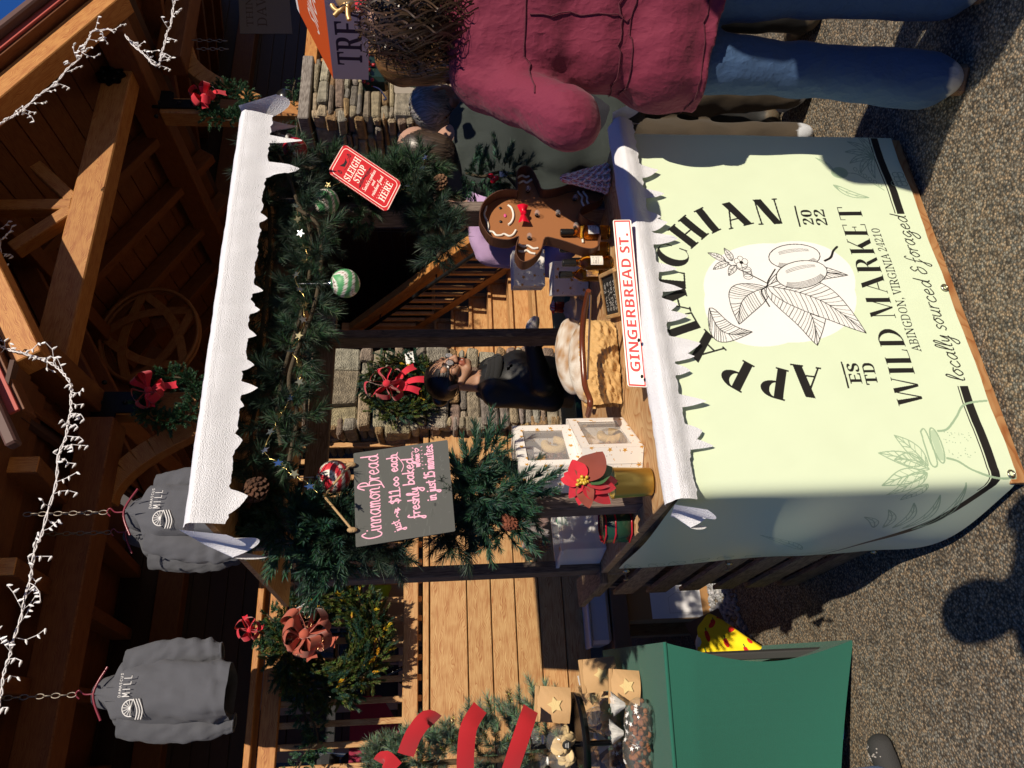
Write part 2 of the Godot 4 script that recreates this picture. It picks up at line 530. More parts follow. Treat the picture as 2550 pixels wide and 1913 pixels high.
func make_deck() -> void:
	var t := thing("wooden_deck", "raised wooden deck faced with wide horizontal pine boards", "deck", BF, Vector3(-2.0, 0, 0))
	var y := 1.68
	var hs := [0.222, 0.144, 0.146, 0.144, 0.146, 0.146, 0.146, 0.146, 0.2]
	for h in hs.slice(0, 6):
		board(t, "fascia_board", Vector3(-4.2, y - h / 2, 0.02 + rr(0, 0.004)), Vector3(0.0, y - h / 2, 0.02), 0.038, h - 0.006, vary(PINE, 0.1))
		y -= h
	board(t, "edge_board", Vector3(-4.2, 1.703, -0.03), Vector3(0.1, 1.703, -0.03), 0.14, 0.035, vary(PINE, 0.1))
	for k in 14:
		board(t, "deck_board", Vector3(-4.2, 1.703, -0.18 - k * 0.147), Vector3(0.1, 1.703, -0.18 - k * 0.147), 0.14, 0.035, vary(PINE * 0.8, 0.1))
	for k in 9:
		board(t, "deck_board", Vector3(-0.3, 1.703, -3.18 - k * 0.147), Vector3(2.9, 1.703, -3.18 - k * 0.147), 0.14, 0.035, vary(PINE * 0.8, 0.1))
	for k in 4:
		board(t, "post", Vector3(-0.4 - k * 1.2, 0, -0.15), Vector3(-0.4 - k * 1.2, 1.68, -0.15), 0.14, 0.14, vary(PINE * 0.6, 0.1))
	t = thing("deck_railing", "orange pine deck railing with square balusters left of the stone pillar", "railing", BF, Vector3(-1.6, 1.72, -0.05))
	board(t, "cap_rail", Vector3(-4.2, 2.675, -0.06), Vector3(-0.32, 2.675, -0.06), 0.15, 0.036, TRIM * 1.15)
	board(t, "top_rail", Vector3(-4.2, 2.58, -0.05), Vector3(-0.32, 2.58, -0.05), 0.04, 0.1, TRIM * 1.15)
	board(t, "bottom_rail", Vector3(-4.2, 1.795, -0.03), Vector3(-0.32, 1.795, -0.03), 0.04, 0.088, PINE)
	var x := -0.40
	while x > -4.1:
		board(t, "baluster", Vector3(x, 1.73, -0.075), Vector3(x, 2.55, -0.075), 0.034, 0.034, vary(PINE, 0.08), "wood", 0.003, Vector3.BACK)
		x -= 0.1115
	# the house wall behind the deck
	t = thing("house_wall", "dark brown timber siding wall in the shade of the porch", "wall", BF, Vector3(-1.6, 1.7, -2.25))
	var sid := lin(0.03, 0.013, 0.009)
	for k in 20:
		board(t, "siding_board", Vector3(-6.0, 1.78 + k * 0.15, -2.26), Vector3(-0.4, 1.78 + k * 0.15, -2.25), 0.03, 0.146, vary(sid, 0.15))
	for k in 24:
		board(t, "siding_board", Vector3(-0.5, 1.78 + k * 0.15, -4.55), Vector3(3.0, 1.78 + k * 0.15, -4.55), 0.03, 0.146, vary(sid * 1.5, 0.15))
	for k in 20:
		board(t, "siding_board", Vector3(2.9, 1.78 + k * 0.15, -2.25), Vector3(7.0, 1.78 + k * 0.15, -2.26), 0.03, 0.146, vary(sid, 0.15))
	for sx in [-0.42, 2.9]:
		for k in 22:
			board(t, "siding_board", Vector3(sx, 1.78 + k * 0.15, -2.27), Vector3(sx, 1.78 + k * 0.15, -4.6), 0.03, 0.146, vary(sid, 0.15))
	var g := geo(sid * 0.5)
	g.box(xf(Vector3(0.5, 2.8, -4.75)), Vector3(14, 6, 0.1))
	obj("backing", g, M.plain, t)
	for w in [[-1.95, -1.0], [-3.2, -2.3], [-4.6, -3.7], [3.4, 4.3]]:
		window(t, w[0], w[1], 1.95, 3.08, -2.2)
	window(t, 0.5, 1.6, 1.8, 3.6, -4.5)

func window(t: Node3D, x0: float, x1: float, y0: float, y1: float, z: float) -> void:
	var c := lin(0.22, 0.17, 0.15)
	var g := geo(c)
	for r in [[x0, x1, y1 - 0.045, y1 + 0.045], [x0, x1, y0 - 0.045, y0 + 0.045], [x0 - 0.045, x0 + 0.045, y0 + 0.045, y1 - 0.045], [x1 - 0.045, x1 + 0.045, y0 + 0.045, y1 - 0.045]]:
		g.box(xf(Vector3((r[0] + r[1]) / 2, (r[2] + r[3]) / 2, z)), Vector3(r[1] - r[0], r[3] - r[2], 0.05), 0.004)
	for k in [1, 2]:
		g.box(xf(Vector3(lerpf(x0, x1, k / 3.0), (y0 + y1) / 2, z - 0.01)), Vector3(0.018, y1 - y0 - 0.09, 0.02))
	for k in [1, 2, 3]:
		g.box(xf(Vector3((x0 + x1) / 2, lerpf(y0, y1, k / 4.0), z - 0.012)), Vector3(x1 - x0 - 0.09, 0.018, 0.02))
	var o := obj("window", g, M.plain, t)
	g = geo(lin(0.01, 0.01, 0.012))
	g.box(xf(Vector3((x0 + x1) / 2, (y0 + y1) / 2, z - 0.03)), Vector3(x1 - x0 - 0.05, y1 - y0 - 0.05, 0.006))
	obj("pane", g, M.gloss, o)

var APEX := Vector2(1.19, 4.67)
var SLOPE := 0.61

func make_roof() -> void:
	var dk := lin(0.17, 0.062, 0.018)
	var lt := TRIM
	# gable roof over the stairs
	var t := thing("porch_gable_roof", "steep timber gable roof with red metal edge over the stairs", "roof", BF, Vector3(1.19, 4.0, -0.8))
	for sd in [-1, 1]:
		var n := 11
		for k in n:
			var u0: float = k / float(n) * 1.62
			var u1: float = (k + 1) / float(n) * 1.62
			var uc := (u0 + u1) / 2
			var p := Vector3(APEX.x + sd * uc, APEX.y + 0.16 - SLOPE * uc, 0)
			var g := geo(vary(dk, 0.15))
			var up := Vector3(sd * SLOPE, 1, 0).normalized()
			g.bar(p + Vector3(0, 0, 1.0), p + Vector3(0, 0, -4.6), (u1 - u0) * sqrt(1 + SLOPE * SLOPE) - 0.006, 0.02, 0.003, up)
			obj("ceiling_board", g, M.wood, t)
		var g2 := geo(lin(0.06, 0.03, 0.025))
		for q in [[0.0, 1.7]]:
			var a := Vector3(APEX.x, APEX.y + 0.2, 0)
			var b := Vector3(APEX.x + sd * q[1], APEX.y + 0.2 - SLOPE * q[1], 0)
			g2.bar(a + (b - a) * 0.5 + Vector3(0, 0.012, 1.02), a + (b - a) * 0.5 + Vector3(0, 0.012, -4.6), (b - a).length(), 0.03, 0.0, Vector3(sd * SLOPE, 1, 0).normalized())
		obj("roof_sheet", g2, M.plain, t)
		# rake: timber, red flashing, brown metal edge
		var e0 := Vector3(APEX.x, APEX.y, 0.83)
		var e1 := Vector3(APEX.x + sd * 1.42, APEX.y - SLOPE * 1.42, 0.83)
		var f := Vector3(sd * 0.28, -SLOPE * 0.28, 0)
		var upn := Vector3(sd * SLOPE, 1, 0).normalized()
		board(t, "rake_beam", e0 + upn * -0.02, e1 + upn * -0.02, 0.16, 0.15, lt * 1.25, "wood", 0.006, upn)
		board(t, "red_flashing", e0 + upn * 0.115 + Vector3(0, 0, 0.16), e1 + f + upn * 0.115 + Vector3(0, 0, 0.16), 0.02, 0.05, lin(0.42, 0.075, 0.06), "plain", 0.002, upn)
		board(t, "metal_edge", e0 + upn * 0.165 + Vector3(0, 0, 0.2), e1 + f * 1.6 + upn * 0.165 + Vector3(0, 0, 0.2), 0.07, 0.055, lin(0.1, 0.05, 0.04), "plain", 0.01, upn)
		board(t, "soffit_board", e0 + upn * 0.08 + Vector3(0, 0, 0.09), e1 + f + upn * 0.08 + Vector3(0, 0, 0.09), 0.12, 0.02, dk, "wood", 0.002, upn)
		for k in 6:
			var z := -0.35 - k * 0.62
			board(t, "rafter", Vector3(APEX.x, APEX.y + 0.05, z), Vector3(APEX.x + sd * 1.6, APEX.y + 0.05 - SLOPE * 1.6, z), 0.09, 0.15, vary(dk, 0.1), "wood", 0.004, upn)
		for k in 2:
			var z := -1.6 - k * 1.4
			board(t, "inner_brace", Vector3(APEX.x + sd * 0.1, 4.15, z), Vector3(APEX.x + sd * 0.5, 4.35, z), 0.09, 0.12, dk * 0.9, "wood", 0.004, upn)
	board(t, "ridge_beam", Vector3(APEX.x, APEX.y - 0.02, 0.7), Vector3(APEX.x, APEX.y - 0.02, -4.5), 0.13, 0.2, dk)
	var g := geo(dk * 0.6)
	var tri := PackedVector2Array([Vector2(APEX.x - 1.65, 3.98), Vector2(APEX.x + 1.65, 3.98), Vector2(APEX.x, 4.85)])
	g.prism(tri, 0.05, xf(Vector3(0, 0, -4.5)))
	obj("gable_end", g, M.wood, t)
	# front truss
	t = thing("roof_truss", "honey coloured timber truss with fanned struts high in the gable", "truss", BF, Vector3(1.19, 3.87, 0.4))
	board(t, "tie_beam", Vector3(-0.08, 3.965, 0.32), Vector3(2.38, 3.945, 0.32), 0.16, 0.2, lt, "wood", 0.008)
	board(t, "king_post", Vector3(1.19, 4.06, 0.33), Vector3(1.17, 4.6, 0.33), 0.1, 0.085, lt * 0.95, "wood", 0.006, Vector3.RIGHT)
	board(t, "strut", Vector3(1.23, 4.06, 0.33), Vector3(1.52, 4.36, 0.33), 0.1, 0.085, lt * 0.95, "wood", 0.006, Vector3.RIGHT)
	board(t, "strut", Vector3(1.15, 4.06, 0.33), Vector3(0.84, 4.37, 0.33), 0.1, 0.085, lt * 0.95, "wood", 0.006, Vector3.RIGHT)
	g = geo(lin(0.012, 0.012, 0.015))
	var pl := PackedVector2Array()
	for k in 40:
		var an := TAU * k / 40.0
		pl.append(Vector2(cos(an), sin(an)) * (0.095 + 0.012 * cos(an * 8.0)))
	g.prism(pl, 0.012, Transform3D(Basis(Vector3(0, 0, -1), Vector3.UP, Vector3(1, 0, 0)), Vector3(2.36, 3.97, 0.36)).rotated_local(Vector3.UP, -1.57))
	var bp := geo(lin(0.012, 0.012, 0.015))
	bp.prism(pl, 0.012, xf(Vector3(2.32, 3.98, 0.415)))
	for k in 5: bp.ball(xf(Vector3(2.32 + 0.055 * cos(k * TAU / 5), 3.98 + 0.055 * sin(k * TAU / 5), 0.418)).scaled_local(Vector3.ONE * 0.016), 8, 6)
	obj("bolt_plate", bp, M.iron, t)
	# plate beams along the depth
	t = thing("plate_beam", "heavy timber beam with sunlit end running back over the right hand post", "beam", BF, Vector3(2.45, 3.76, 0.0))
	board(t, "beam", Vector3(2.45, 3.88, 0.75), Vector3(2.45, 3.88, -4.4), 0.15, 0.215, dk * 1.05, "wood", 0.006)
	t = thing("plate_beam", "heavy timber beam with sunlit end running back over the left hand post", "beam", BF, Vector3(-0.1, 3.76, 0.0))
	board(t, "beam", Vector3(-0.12, 3.87, 0.75), Vector3(-0.12, 3.87, -4.4), 0.15, 0.215, dk * 1.05, "wood", 0.006)
	# eave porch roofs to both sides
	for sd in [-1, 1]:
		t = thing("porch_eave_roof", "low porch roof with lit rafter tails above the left deck" if sd < 0 else "low porch roof at the far right beside the gable", "roof", BF, Vector3(-2.0 if sd < 0 else 4.0, 3.6, 0))
		var x0 := -0.28 if sd < 0 else 2.75
		var x1 := -6.0 if sd < 0 else 6.6
		for k in 24:
			var z := 0.86 - k * 0.14
			g = geo(vary(dk * 0.8, 0.15))
			g.bar(Vector3(x0, 3.83 + (0.8 - z) * 0.2, z), Vector3(x1, 3.83 + (0.8 - z) * 0.2, z), 0.138, 0.02, 0.003)
			obj("ceiling_board", g, M.wood, t)
		g = geo(lin(0.09, 0.045, 0.035))
		g.box(xf(Vector3((x0 + x1) / 2, 4.16 - 0.03, -0.62), 0.2), Vector3(absf(x1 - x0), 0.02, 3.3))
		obj("roof_sheet", g, M.plain, t)
		var x := -0.785 if sd < 0 else 3.15
		while absf(x) < 5.8:
			board(t, "rafter", Vector3(x, 3.745, 0.8), Vector3(x, 4.34, -2.25), 0.085, 0.16, vary(dk * 1.1, 0.1), "wood", 0.004)
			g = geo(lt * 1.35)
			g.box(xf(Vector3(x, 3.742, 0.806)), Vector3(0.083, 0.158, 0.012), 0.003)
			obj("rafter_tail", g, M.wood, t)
			x += 0.517 * sd
		board(t, "header_beam", Vector3(x0, 3.71, 0.1), Vector3(x1, 3.74, 0.1), 0.2, 0.2, dk * 1.1, "wood", 0.008)
		board(t, "wall_beam", Vector3(x0, 3.95, -2.18), Vector3(x1, 3.95, -2.18), 0.16, 0.22, dk * 0.7, "wood", 0.006)
		board(t, "red_flashing", Vector3(x0 + 0.2 * sd, 3.845, 0.91), Vector3(x1, 3.85, 0.91), 0.02, 0.06, lin(0.42, 0.075, 0.06), "plain", 0.002)
		g = geo(lin(0.1, 0.05, 0.04))
		g.tube([Vector3(x0 + 0.1 * sd, 3.9, 0.98), Vector3(x1, 3.9, 0.98)], 0.06, 10)
		obj("gutter", g, M.plain, t)
	# posts on the stone pillars
	for q in [[2.4, "square timber porch post with wreath standing on the right stone pillar", 2.7], [-0.13, "square timber porch post with wreath above the canopy", 2.6]]:
		t = thing("porch_post", q[1], "post", BF, Vector3(q[0], q[2], -0.03))
		board(t, "post", Vector3(q[0], q[2], -0.03), Vector3(q[0], 3.77, -0.03), 0.155, 0.155, lt, "wood", 0.01, Vector3.BACK)
		g = geo(lin(0.012, 0.013, 0.017))
		var s: float = -1 if q[0] < 0 else 1
		var br := PackedVector2Array([Vector2(-0.07, -0.22), Vector2(-0.045, -0.255), Vector2(0, -0.265), Vector2(0.045, -0.255), Vector2(0.07, -0.22), Vector2(0.075, -0.03), Vector2(0.075, 0.1), Vector2(-0.18, 0.1), Vector2(-0.205, 0.075), Vector2(-0.215, 0.03), Vector2(-0.205, -0.02), Vector2(-0.18, -0.045), Vector2(-0.07, -0.05)])
		if s > 0:
			for i in br.size(): br[i].x = -br[i].x * 0.6
		g.prism(br, 0.014, xf(Vector3(q[0], 3.72, 0.065)))
		for b in [Vector2(0, -0.2), Vector2(0, -0.1), Vector2(0, 0.05), Vector2(-0.14 * -s * -1, 0.05)]:
			g.ball(xf(Vector3(q[0] + b.x, 3.72 + b.y, 0.067)).scaled_local(Vector3.ONE * 0.017), 8, 6)
		obj("corner_bracket", g, M.iron, t)
		# curved brace
		var cv := geo(lt * 0.95)
		var pts := []
		for k in 9:
			var u := k / 8.0
			pts.append(Vector3(q[0] + (-0.09 - 0.55 * u) * (1 if s < 0 else -1) * 1.0, 3.05 + 0.62 * (1 - (1 - u) * (1 - u)), -0.02))
		for k in 8: cv.bar(pts[k], pts[k + 1], 0.1, 0.13, 0.004, Vector3(0.5, 0.8, 0))
		obj("curved_brace", cv, M.wood, t)
	# woven star hoop hanging in the gable
	t = thing("hoop_star", "large woven wooden hoop with star of curved laths hanging in the gable", "ornament", BF, Vector3(1.1777, 4.2071, -1.5))
	var c: Vector3 = Vector3(1.1777, 4.2071, -1.5)
	g = geo(lin(0.28, 0.13, 0.05))
	for m in 2:
		var ring := []
		for k in 33: ring.append(c + Vector3(cos(TAU * k / 32.0), sin(TAU * k / 32.0), 0.06 * (m - 0.5)) * Vector3(0.47, 0.42, 1))
		g.tube(ring, 0.018, 6, false)
	obj("hoop", g, M.wood, t)
	for k in 5:
		g = geo(vary(lin(0.3, 0.14, 0.05), 0.15))
		var a0 := TAU * k / 5.0 + 0.3
		var a1 := a0 + TAU * 2 / 5.0
		var p0 := Vector3(cos(a0) * 0.46, sin(a0) * 0.41, 0); var p1 := Vector3(cos(a1) * 0.46, sin(a1) * 0.41, 0)
		for j in 8:
			var u0 := j / 8.0; var u1 := (j + 1) / 8.0
			var bow := (p0 + p1).normalized() * 0.1
			var zz := 0.02 * (1 if k % 2 else -1)
			g.bar(c + p0.lerp(p1, u0) + bow * sin(PI * u0) + Vector3(0, 0, zz * sin(TAU * u0)), c + p0.lerp(p1, u1) + bow * sin(PI * u1) + Vector3(0, 0, zz * sin(TAU * u1)), 0.012, 0.075, 0.0, Vector3(p1.y - p0.y, p0.x - p1.x, 0).normalized())
		obj("lath", g, M.wood, t)

var STONES := [Color(0.42, 0.36, 0.28), Color(0.34, 0.29, 0.24), Color(0.5, 0.42, 0.3), Color(0.45, 0.3, 0.16), Color(0.3, 0.27, 0.25), Color(0.52, 0.47, 0.38), Color(0.36, 0.26, 0.22), Color(0.4, 0.38, 0.34)]

# ledger stones laid in uneven courses on one face: origin lower left, x along the face, z outwards
func stones(t: Node3D, f: Transform3D, w: float, h: float) -> void:
	var y := 0.0
	while y < h - 0.02:
		var ch := minf(rr(0.035, 0.085), h - y)
		if rng.randf() < 0.22: ch = minf(rr(0.12, 0.2), h - y)
		if h - y - ch < 0.03: ch = h - y
		var x := rr(-0.02, 0.0)
		while x < w:
			var l := rr(0.1, 0.34) if ch < 0.1 else rr(0.14, 0.3)
			if w - x - l < 0.06: l = w - x + rr(0.0, 0.02)
			var parts := 1
			if ch > 0.11 and rng.randf() < 0.45: parts = 2 + (1 if rng.randf() < 0.4 else 0)
			for k in parts:
				var sh := ch / parts
				var g := geo(vary(STONES[rng.randi() % 8] * 1.0, 0.2, 0.06))
				var dd := rr(0.06, 0.11)
				g.box(f * xf(Vector3(x + l / 2, y + sh * (k + 0.5), dd / 2 - 0.06), rr(-0.04, 0.04), rr(-0.04, 0.04), rr(-0.03, 0.03)), Vector3(l - 0.008, sh - 0.007, dd), minf(0.012, sh * 0.25), minf(0.008, sh * 0.14), rng)
				obj("stone", g, M.stone, t)
			x += l
		y += ch

func make_pillars() -> void:
	for q in [[-0.355, 0.54, 0.15, 0.5, 2.55, "dry stacked stone pillar with evergreen wreath behind the stall"], [2.22, 0.6, 0.15, 0.5, 2.58, "dry stacked stone pillar under grey timber cap at the right of the stairs"]]:
		var t := thing("stone_pillar", q[5], "pillar", BF, Vector3(q[0] + q[1] / 2, 0, q[2] - q[3] / 2))
		var g := geo(lin(0.05, 0.042, 0.035))
		g.box(xf(Vector3(q[0] + q[1] / 2, q[4] / 2, q[2] - q[3] / 2 - 0.02)), Vector3(q[1] - 0.05, q[4], q[3] - 0.05))
		obj("core", g, M.rough, t)
		var y0 := 0.3
		stones(t, xf(Vector3(q[0], y0, q[2])), q[1], q[4] - y0)
		stones(t, Transform3D(Basis(Vector3(0, 0, 1), Vector3.UP, Vector3(-1, 0, 0)), Vector3(q[0], y0, q[2] - q[3])), q[3], q[4] - y0)
		g = geo(lin(0.3, 0.27, 0.24))
		g.box(xf(Vector3(q[0] + q[1] / 2, q[4] + 0.065, q[2] - q[3] / 2 - 0.03)), Vector3(q[1] + 0.06, 0.085, q[3] + 0.08), 0.008)
		obj("cap", g, M.weathered, t)

func make_stairs() -> void:
	var t := thing("staircase", "wide pine stairs climbing between the two stone pillars to the porch", "stairs", BF, Vector3(1.1, 0, 0.5))
	for k in 9:
		var b := 0.55 + k * 0.275
		var h := 0.187 * (k + 1)
		board(t, "riser", Vector3(0.2, h - 0.11, -b - 0.01), Vector3(2.0, h - 0.11, -b - 0.01), 0.022, 0.165, vary(PINE * 1.05, 0.12))
		board(t, "tread", Vector3(0.18, h - 0.012, -b - 0.12), Vector3(2.02, h - 0.012, -b - 0.12), 0.3, 0.032, vary(PINE, 0.1))
	for x in [0.16, 2.04]:
		var poly := PackedVector2Array([Vector2(0.45, 0)])
		for k in 9:
			poly.append(Vector2(0.53 + k * 0.275, 0.187 * k)); poly.append(Vector2(0.53 + k * 0.275, 0.187 * (k + 1)))
		poly.append(Vector2(3.1, 1.683)); poly.append(Vector2(3.1, 1.35)); poly.append(Vector2(1.1, 0))
		var g := geo(PINE * 0.9)
		g.prism(poly, 0.04, Transform3D(Basis(Vector3(0, 0, -1), Vector3.UP, Vector3(1, 0, 0)), Vector3(x, 0, 0)))
		obj("stringer", g, M.wood, t)
	t = thing("stair_railing", "sloping orange stair railing with balusters and black pipe handrail", "railing", BF, Vector3(2.0, 0, 0.4))
	var a := Vector3(1.98, 0.86, -0.55); var b := Vector3(1.98, 2.62, -2.85)
	board(t, "top_rail", a, b, 0.09, 0.085, TRIM * 1.25)
	board(t, "under_rail", a - Vector3(0, 0.09, 0), b - Vector3(0, 0.09, 0), 0.04, 0.09, TRIM * 0.8)
	board(t, "bottom_rail", a - Vector3(0, 0.72, 0), b - Vector3(0, 0.72, 0), 0.04, 0.09, TRIM)
	for k in 17:
		var p := a.lerp(b, (k + 0.5) / 17.0)
		board(t, "baluster", p - Vector3(0, 0.7, 0), p - Vector3(0, 0.1, 0), 0.034, 0.034, vary(PINE, 0.1), "wood", 0.003, Vector3.BACK)
	for p in [a, b]:
		board(t, "newel_post", p + Vector3(0, -0.95, 0), p + Vector3(0, 0.1, 0), 0.1, 0.1, TRIM, "wood", 0.006, Vector3.BACK)
	var g := geo(lin(0.03, 0.03, 0.035))
	g.tube([a + Vector3(-0.1, -0.08, 0), b + Vector3(-0.1, -0.08, 0)], 0.02, 8)
	for u in [0.15, 0.5, 0.85]: g.tube([a.lerp(b, u) + Vector3(-0.1, -0.08, 0), a.lerp(b, u) + Vector3(0, -0.1, 0)], 0.008, 6)
	obj("pipe_handrail", g, M.iron, t)
	# far right deck with its rail
	t = thing("right_deck", "pine deck front to the right of the far stone pillar", "deck", BF, Vector3(4.5, 0, 0))
	var y := 1.68
	for k in 10:
		board(t, "fascia_board", Vector3(2.85, y - 0.075, 0.0), Vector3(6.5, y - 0.075, 0.0), 0.038, 0.144, vary(PINE, 0.1))
		y -= 0.15
	board(t, "top_rail", Vector3(2.85, 2.66, -0.05), Vector3(6.5, 2.66, -0.05), 0.12, 0.1, TRIM * 1.2)
	board(t, "bottom_rail", Vector3(2.85, 1.8, -0.05), Vector3(6.5, 1.8, -0.05), 0.04, 0.09, TRIM)
	for k in 22:
		board(t, "baluster", Vector3(2.9 + k * 0.115, 1.74, -0.05), Vector3(2.9 + k * 0.115, 2.6, -0.05), 0.034, 0.034, vary(PINE, 0.08), "wood", 0.003, Vector3.BACK)

func make_stall() -> void:
	var gw := GREYWOOD
	var t := thing("market_stall", "market stall of pallets and posts with plywood counter and canopy", "market stall", SF, Vector3(0.6, 0, -0.6))
	var g := geo(lin(0.55, 0.36, 0.18))
	g.box(xf(Vector3(0.625, 0.982, -0.19)), Vector3(1.25, 0.03, 0.42), 0.003)
	obj("counter_top", g, M.ply, t)
	g = geo(lin(0.52, 0.33, 0.17))
	g.box(xf(Vector3(0.625, 0.981, -0.715)), Vector3(1.25, 0.028, 0.62), 0.003)
	obj("counter_top", g, M.ply, t)
	g = geo(lin(0.45, 0.25, 0.1))
	g.box(xf(Vector3(0.61, 0.5, -0.025)), Vector3(1.23, 0.93, 0.018), 0.002)
	obj("front_panel", g, M.ply, t)
	g = geo(lin(0.4, 0.21, 0.085))
	g.box(xf(Vector3(0.613, 0.027, -0.012)), Vector3(1.235, 0.05, 0.02), 0.002)
	obj("kick_board", g, M.ply, t)
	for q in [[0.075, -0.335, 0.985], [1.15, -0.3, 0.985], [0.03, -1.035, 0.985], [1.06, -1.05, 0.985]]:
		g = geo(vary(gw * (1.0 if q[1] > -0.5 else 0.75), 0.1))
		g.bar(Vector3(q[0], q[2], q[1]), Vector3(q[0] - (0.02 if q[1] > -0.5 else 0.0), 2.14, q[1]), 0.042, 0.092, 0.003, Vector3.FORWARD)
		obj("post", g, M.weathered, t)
	for q in [[Vector3(-0.02, 2.1, -0.36), Vector3(1.22, 2.1, -0.33)], [Vector3(-0.02, 2.1, -1.07), Vector3(1.2, 2.09, -1.08)]]:
		board(t, "canopy_beam", q[0], q[1], 0.04, 0.09, gw, "weathered")
	board(t, "shelf_beam", Vector3(-0.0, 0.93, -1.03), Vector3(1.2, 0.93, -1.03), 0.04, 0.09, gw * 1.1, "weathered")
	g = geo(lin(0.46, 0.27, 0.11))
	g.box(xf(Vector3(0.585, 2.165, -0.55), 0.035), Vector3(1.27, 0.018, 1.16), 0.001)
	obj("canopy", g, M.ply, t)
	# pallets standing on edge as the two side walls
	for sx in [0.0, 1.2]:
		for k in 7:
			var y := 0.06 + k * 0.148
			g = geo(vary(lin(0.3, 0.21, 0.13), 0.25))
			var b0 := rr(1.47, 1.53)
			g.bar(Vector3(sx + 0.01, y, -0.04), Vector3(sx + 0.01, y + rr(-0.004, 0.004), -b0), 0.018, 0.09, 0.002)
			obj("slat", g, M.weathered, t)
		for z in [-0.1, -0.76, -1.42]:
			board(t, "stringer", Vector3(sx + 0.065, 0.0, z), Vector3(sx + 0.065, 0.96, z), 0.09, 0.04, lin(0.24, 0.17, 0.11), "weathered", 0.003, Vector3.BACK)
	board(t, "side_rail", Vector3(0.02, 0.985, -1.0), Vector3(0.02, 0.985, -1.53), 0.12, 0.03, lin(0.3, 0.21, 0.13), "weathered")
	board(t, "side_rail", Vector3(0.06, 0.92, -0.03), Vector3(0.06, 0.92, -1.5), 0.045, 0.07, lin(0.28, 0.2, 0.12), "weathered")


# ---- flat prints: a canvas in units of its own, y up
class Cv:
	var im: Image
	var w := 1.0
	var h := 1.0
	var s := 1.0
	var o := Vector2.ZERO
	func _init(pw: int, ph: int, origin: Vector2, scale: float, c: Color) -> void:
		im = Image.create(pw, ph, false, Image.FORMAT_RGB8)
		im.fill(c)
		o = origin; s = scale; h = ph; w = pw
	func px(p: Vector2) -> Vector2: return Vector2((p.x - o.x) * s, h - (p.y - o.y) * s)
	func fill(poly: PackedVector2Array, c: Color) -> void:
		var q := PackedVector2Array()
		var y0 := 1e9; var y1 := -1e9
		for p in poly:
			var v := px(p)
			q.append(v); y0 = minf(y0, v.y); y1 = maxf(y1, v.y)
		for y in range(maxi(0, int(floorf(y0))), mini(int(h) - 1, int(ceilf(y1))) + 1):
			var xs := []
			var yc := y + 0.5
			for i in q.size():
				var a := q[i]; var b := q[(i + 1) % q.size()]
				if (a.y <= yc) != (b.y <= yc): xs.append(a.x + (yc - a.y) / (b.y - a.y) * (b.x - a.x))
			xs.sort()
			for k in range(0, xs.size() - 1, 2):
				var x0 := int(roundf(xs[k])); var x1 := int(roundf(xs[k + 1]))
				if x1 > x0: im.fill_rect(Rect2i(x0, y, x1 - x0, 1), c)
	func line(pts: Array, wd: float, c: Color, taper := false) -> void:
		for i in pts.size() - 1:
			var a: Vector2 = pts[i]; var b: Vector2 = pts[i + 1]
			var d := (b - a)
			if d.length() < 1e-6: continue
			var k0 := 1.0; var k1 := 1.0
			if taper:
				k0 = 0.35 + 0.65 * sin(PI * i / (pts.size() - 1)); k1 = 0.35 + 0.65 * sin(PI * (i + 1) / (pts.size() - 1))
			var n := d.normalized().orthogonal() * wd * 0.5
			var e := d.normalized() * wd * 0.18
			fill(PackedVector2Array([a + n * k0 - e, b + n * k1 + e, b - n * k1 + e, a - n * k0 - e]), c)
			if not taper and wd * s > 2.5: dot(b, wd * 0.5, c)
	func dot(p: Vector2, r: float, c: Color) -> void:
		var q := PackedVector2Array()
		for k in 10: q.append(p + Vector2.from_angle(TAU * k / 10.0) * r)
		fill(q, c)
	func ell(p: Vector2, r: Vector2, c: Color, rot := 0.0) -> void:
		var q := PackedVector2Array()
		for k in 48: q.append(p + (Vector2(cos(TAU * k / 48.0), sin(TAU * k / 48.0)) * r).rotated(rot))
		fill(q, c)
	func arc(p: Vector2, r: Vector2, a0: float, a1: float, wd: float, c: Color, rot := 0.0) -> void:
		var q := []
		for k in 25: q.append(p + (Vector2(cos(lerpf(a0, a1, k / 24.0)), sin(lerpf(a0, a1, k / 24.0))) * r).rotated(rot))
		line(q, wd, c)
	func star(p: Vector2, r: float, c: Color, rot := 0.3) -> void:
		var q := PackedVector2Array()
		for k in 10: q.append(p + Vector2.from_angle(TAU * k / 10.0 + rot) * (r if k % 2 == 0 else r * 0.42))
		fill(q, c)

func smooth(p: Array, n := 6) -> Array: # Catmull-Rom through Vector2 or Vector3 points
	var out := []
	for i in p.size() - 1:
		var a = p[maxi(i - 1, 0)]; var b = p[i]; var c = p[i + 1]; var d = p[mini(i + 2, p.size() - 1)]
		for k in n:
			var t := float(k) / n
			out.append(b.cubic_interpolate(c, a, d, t))
	out.append(p[-1])
	return out

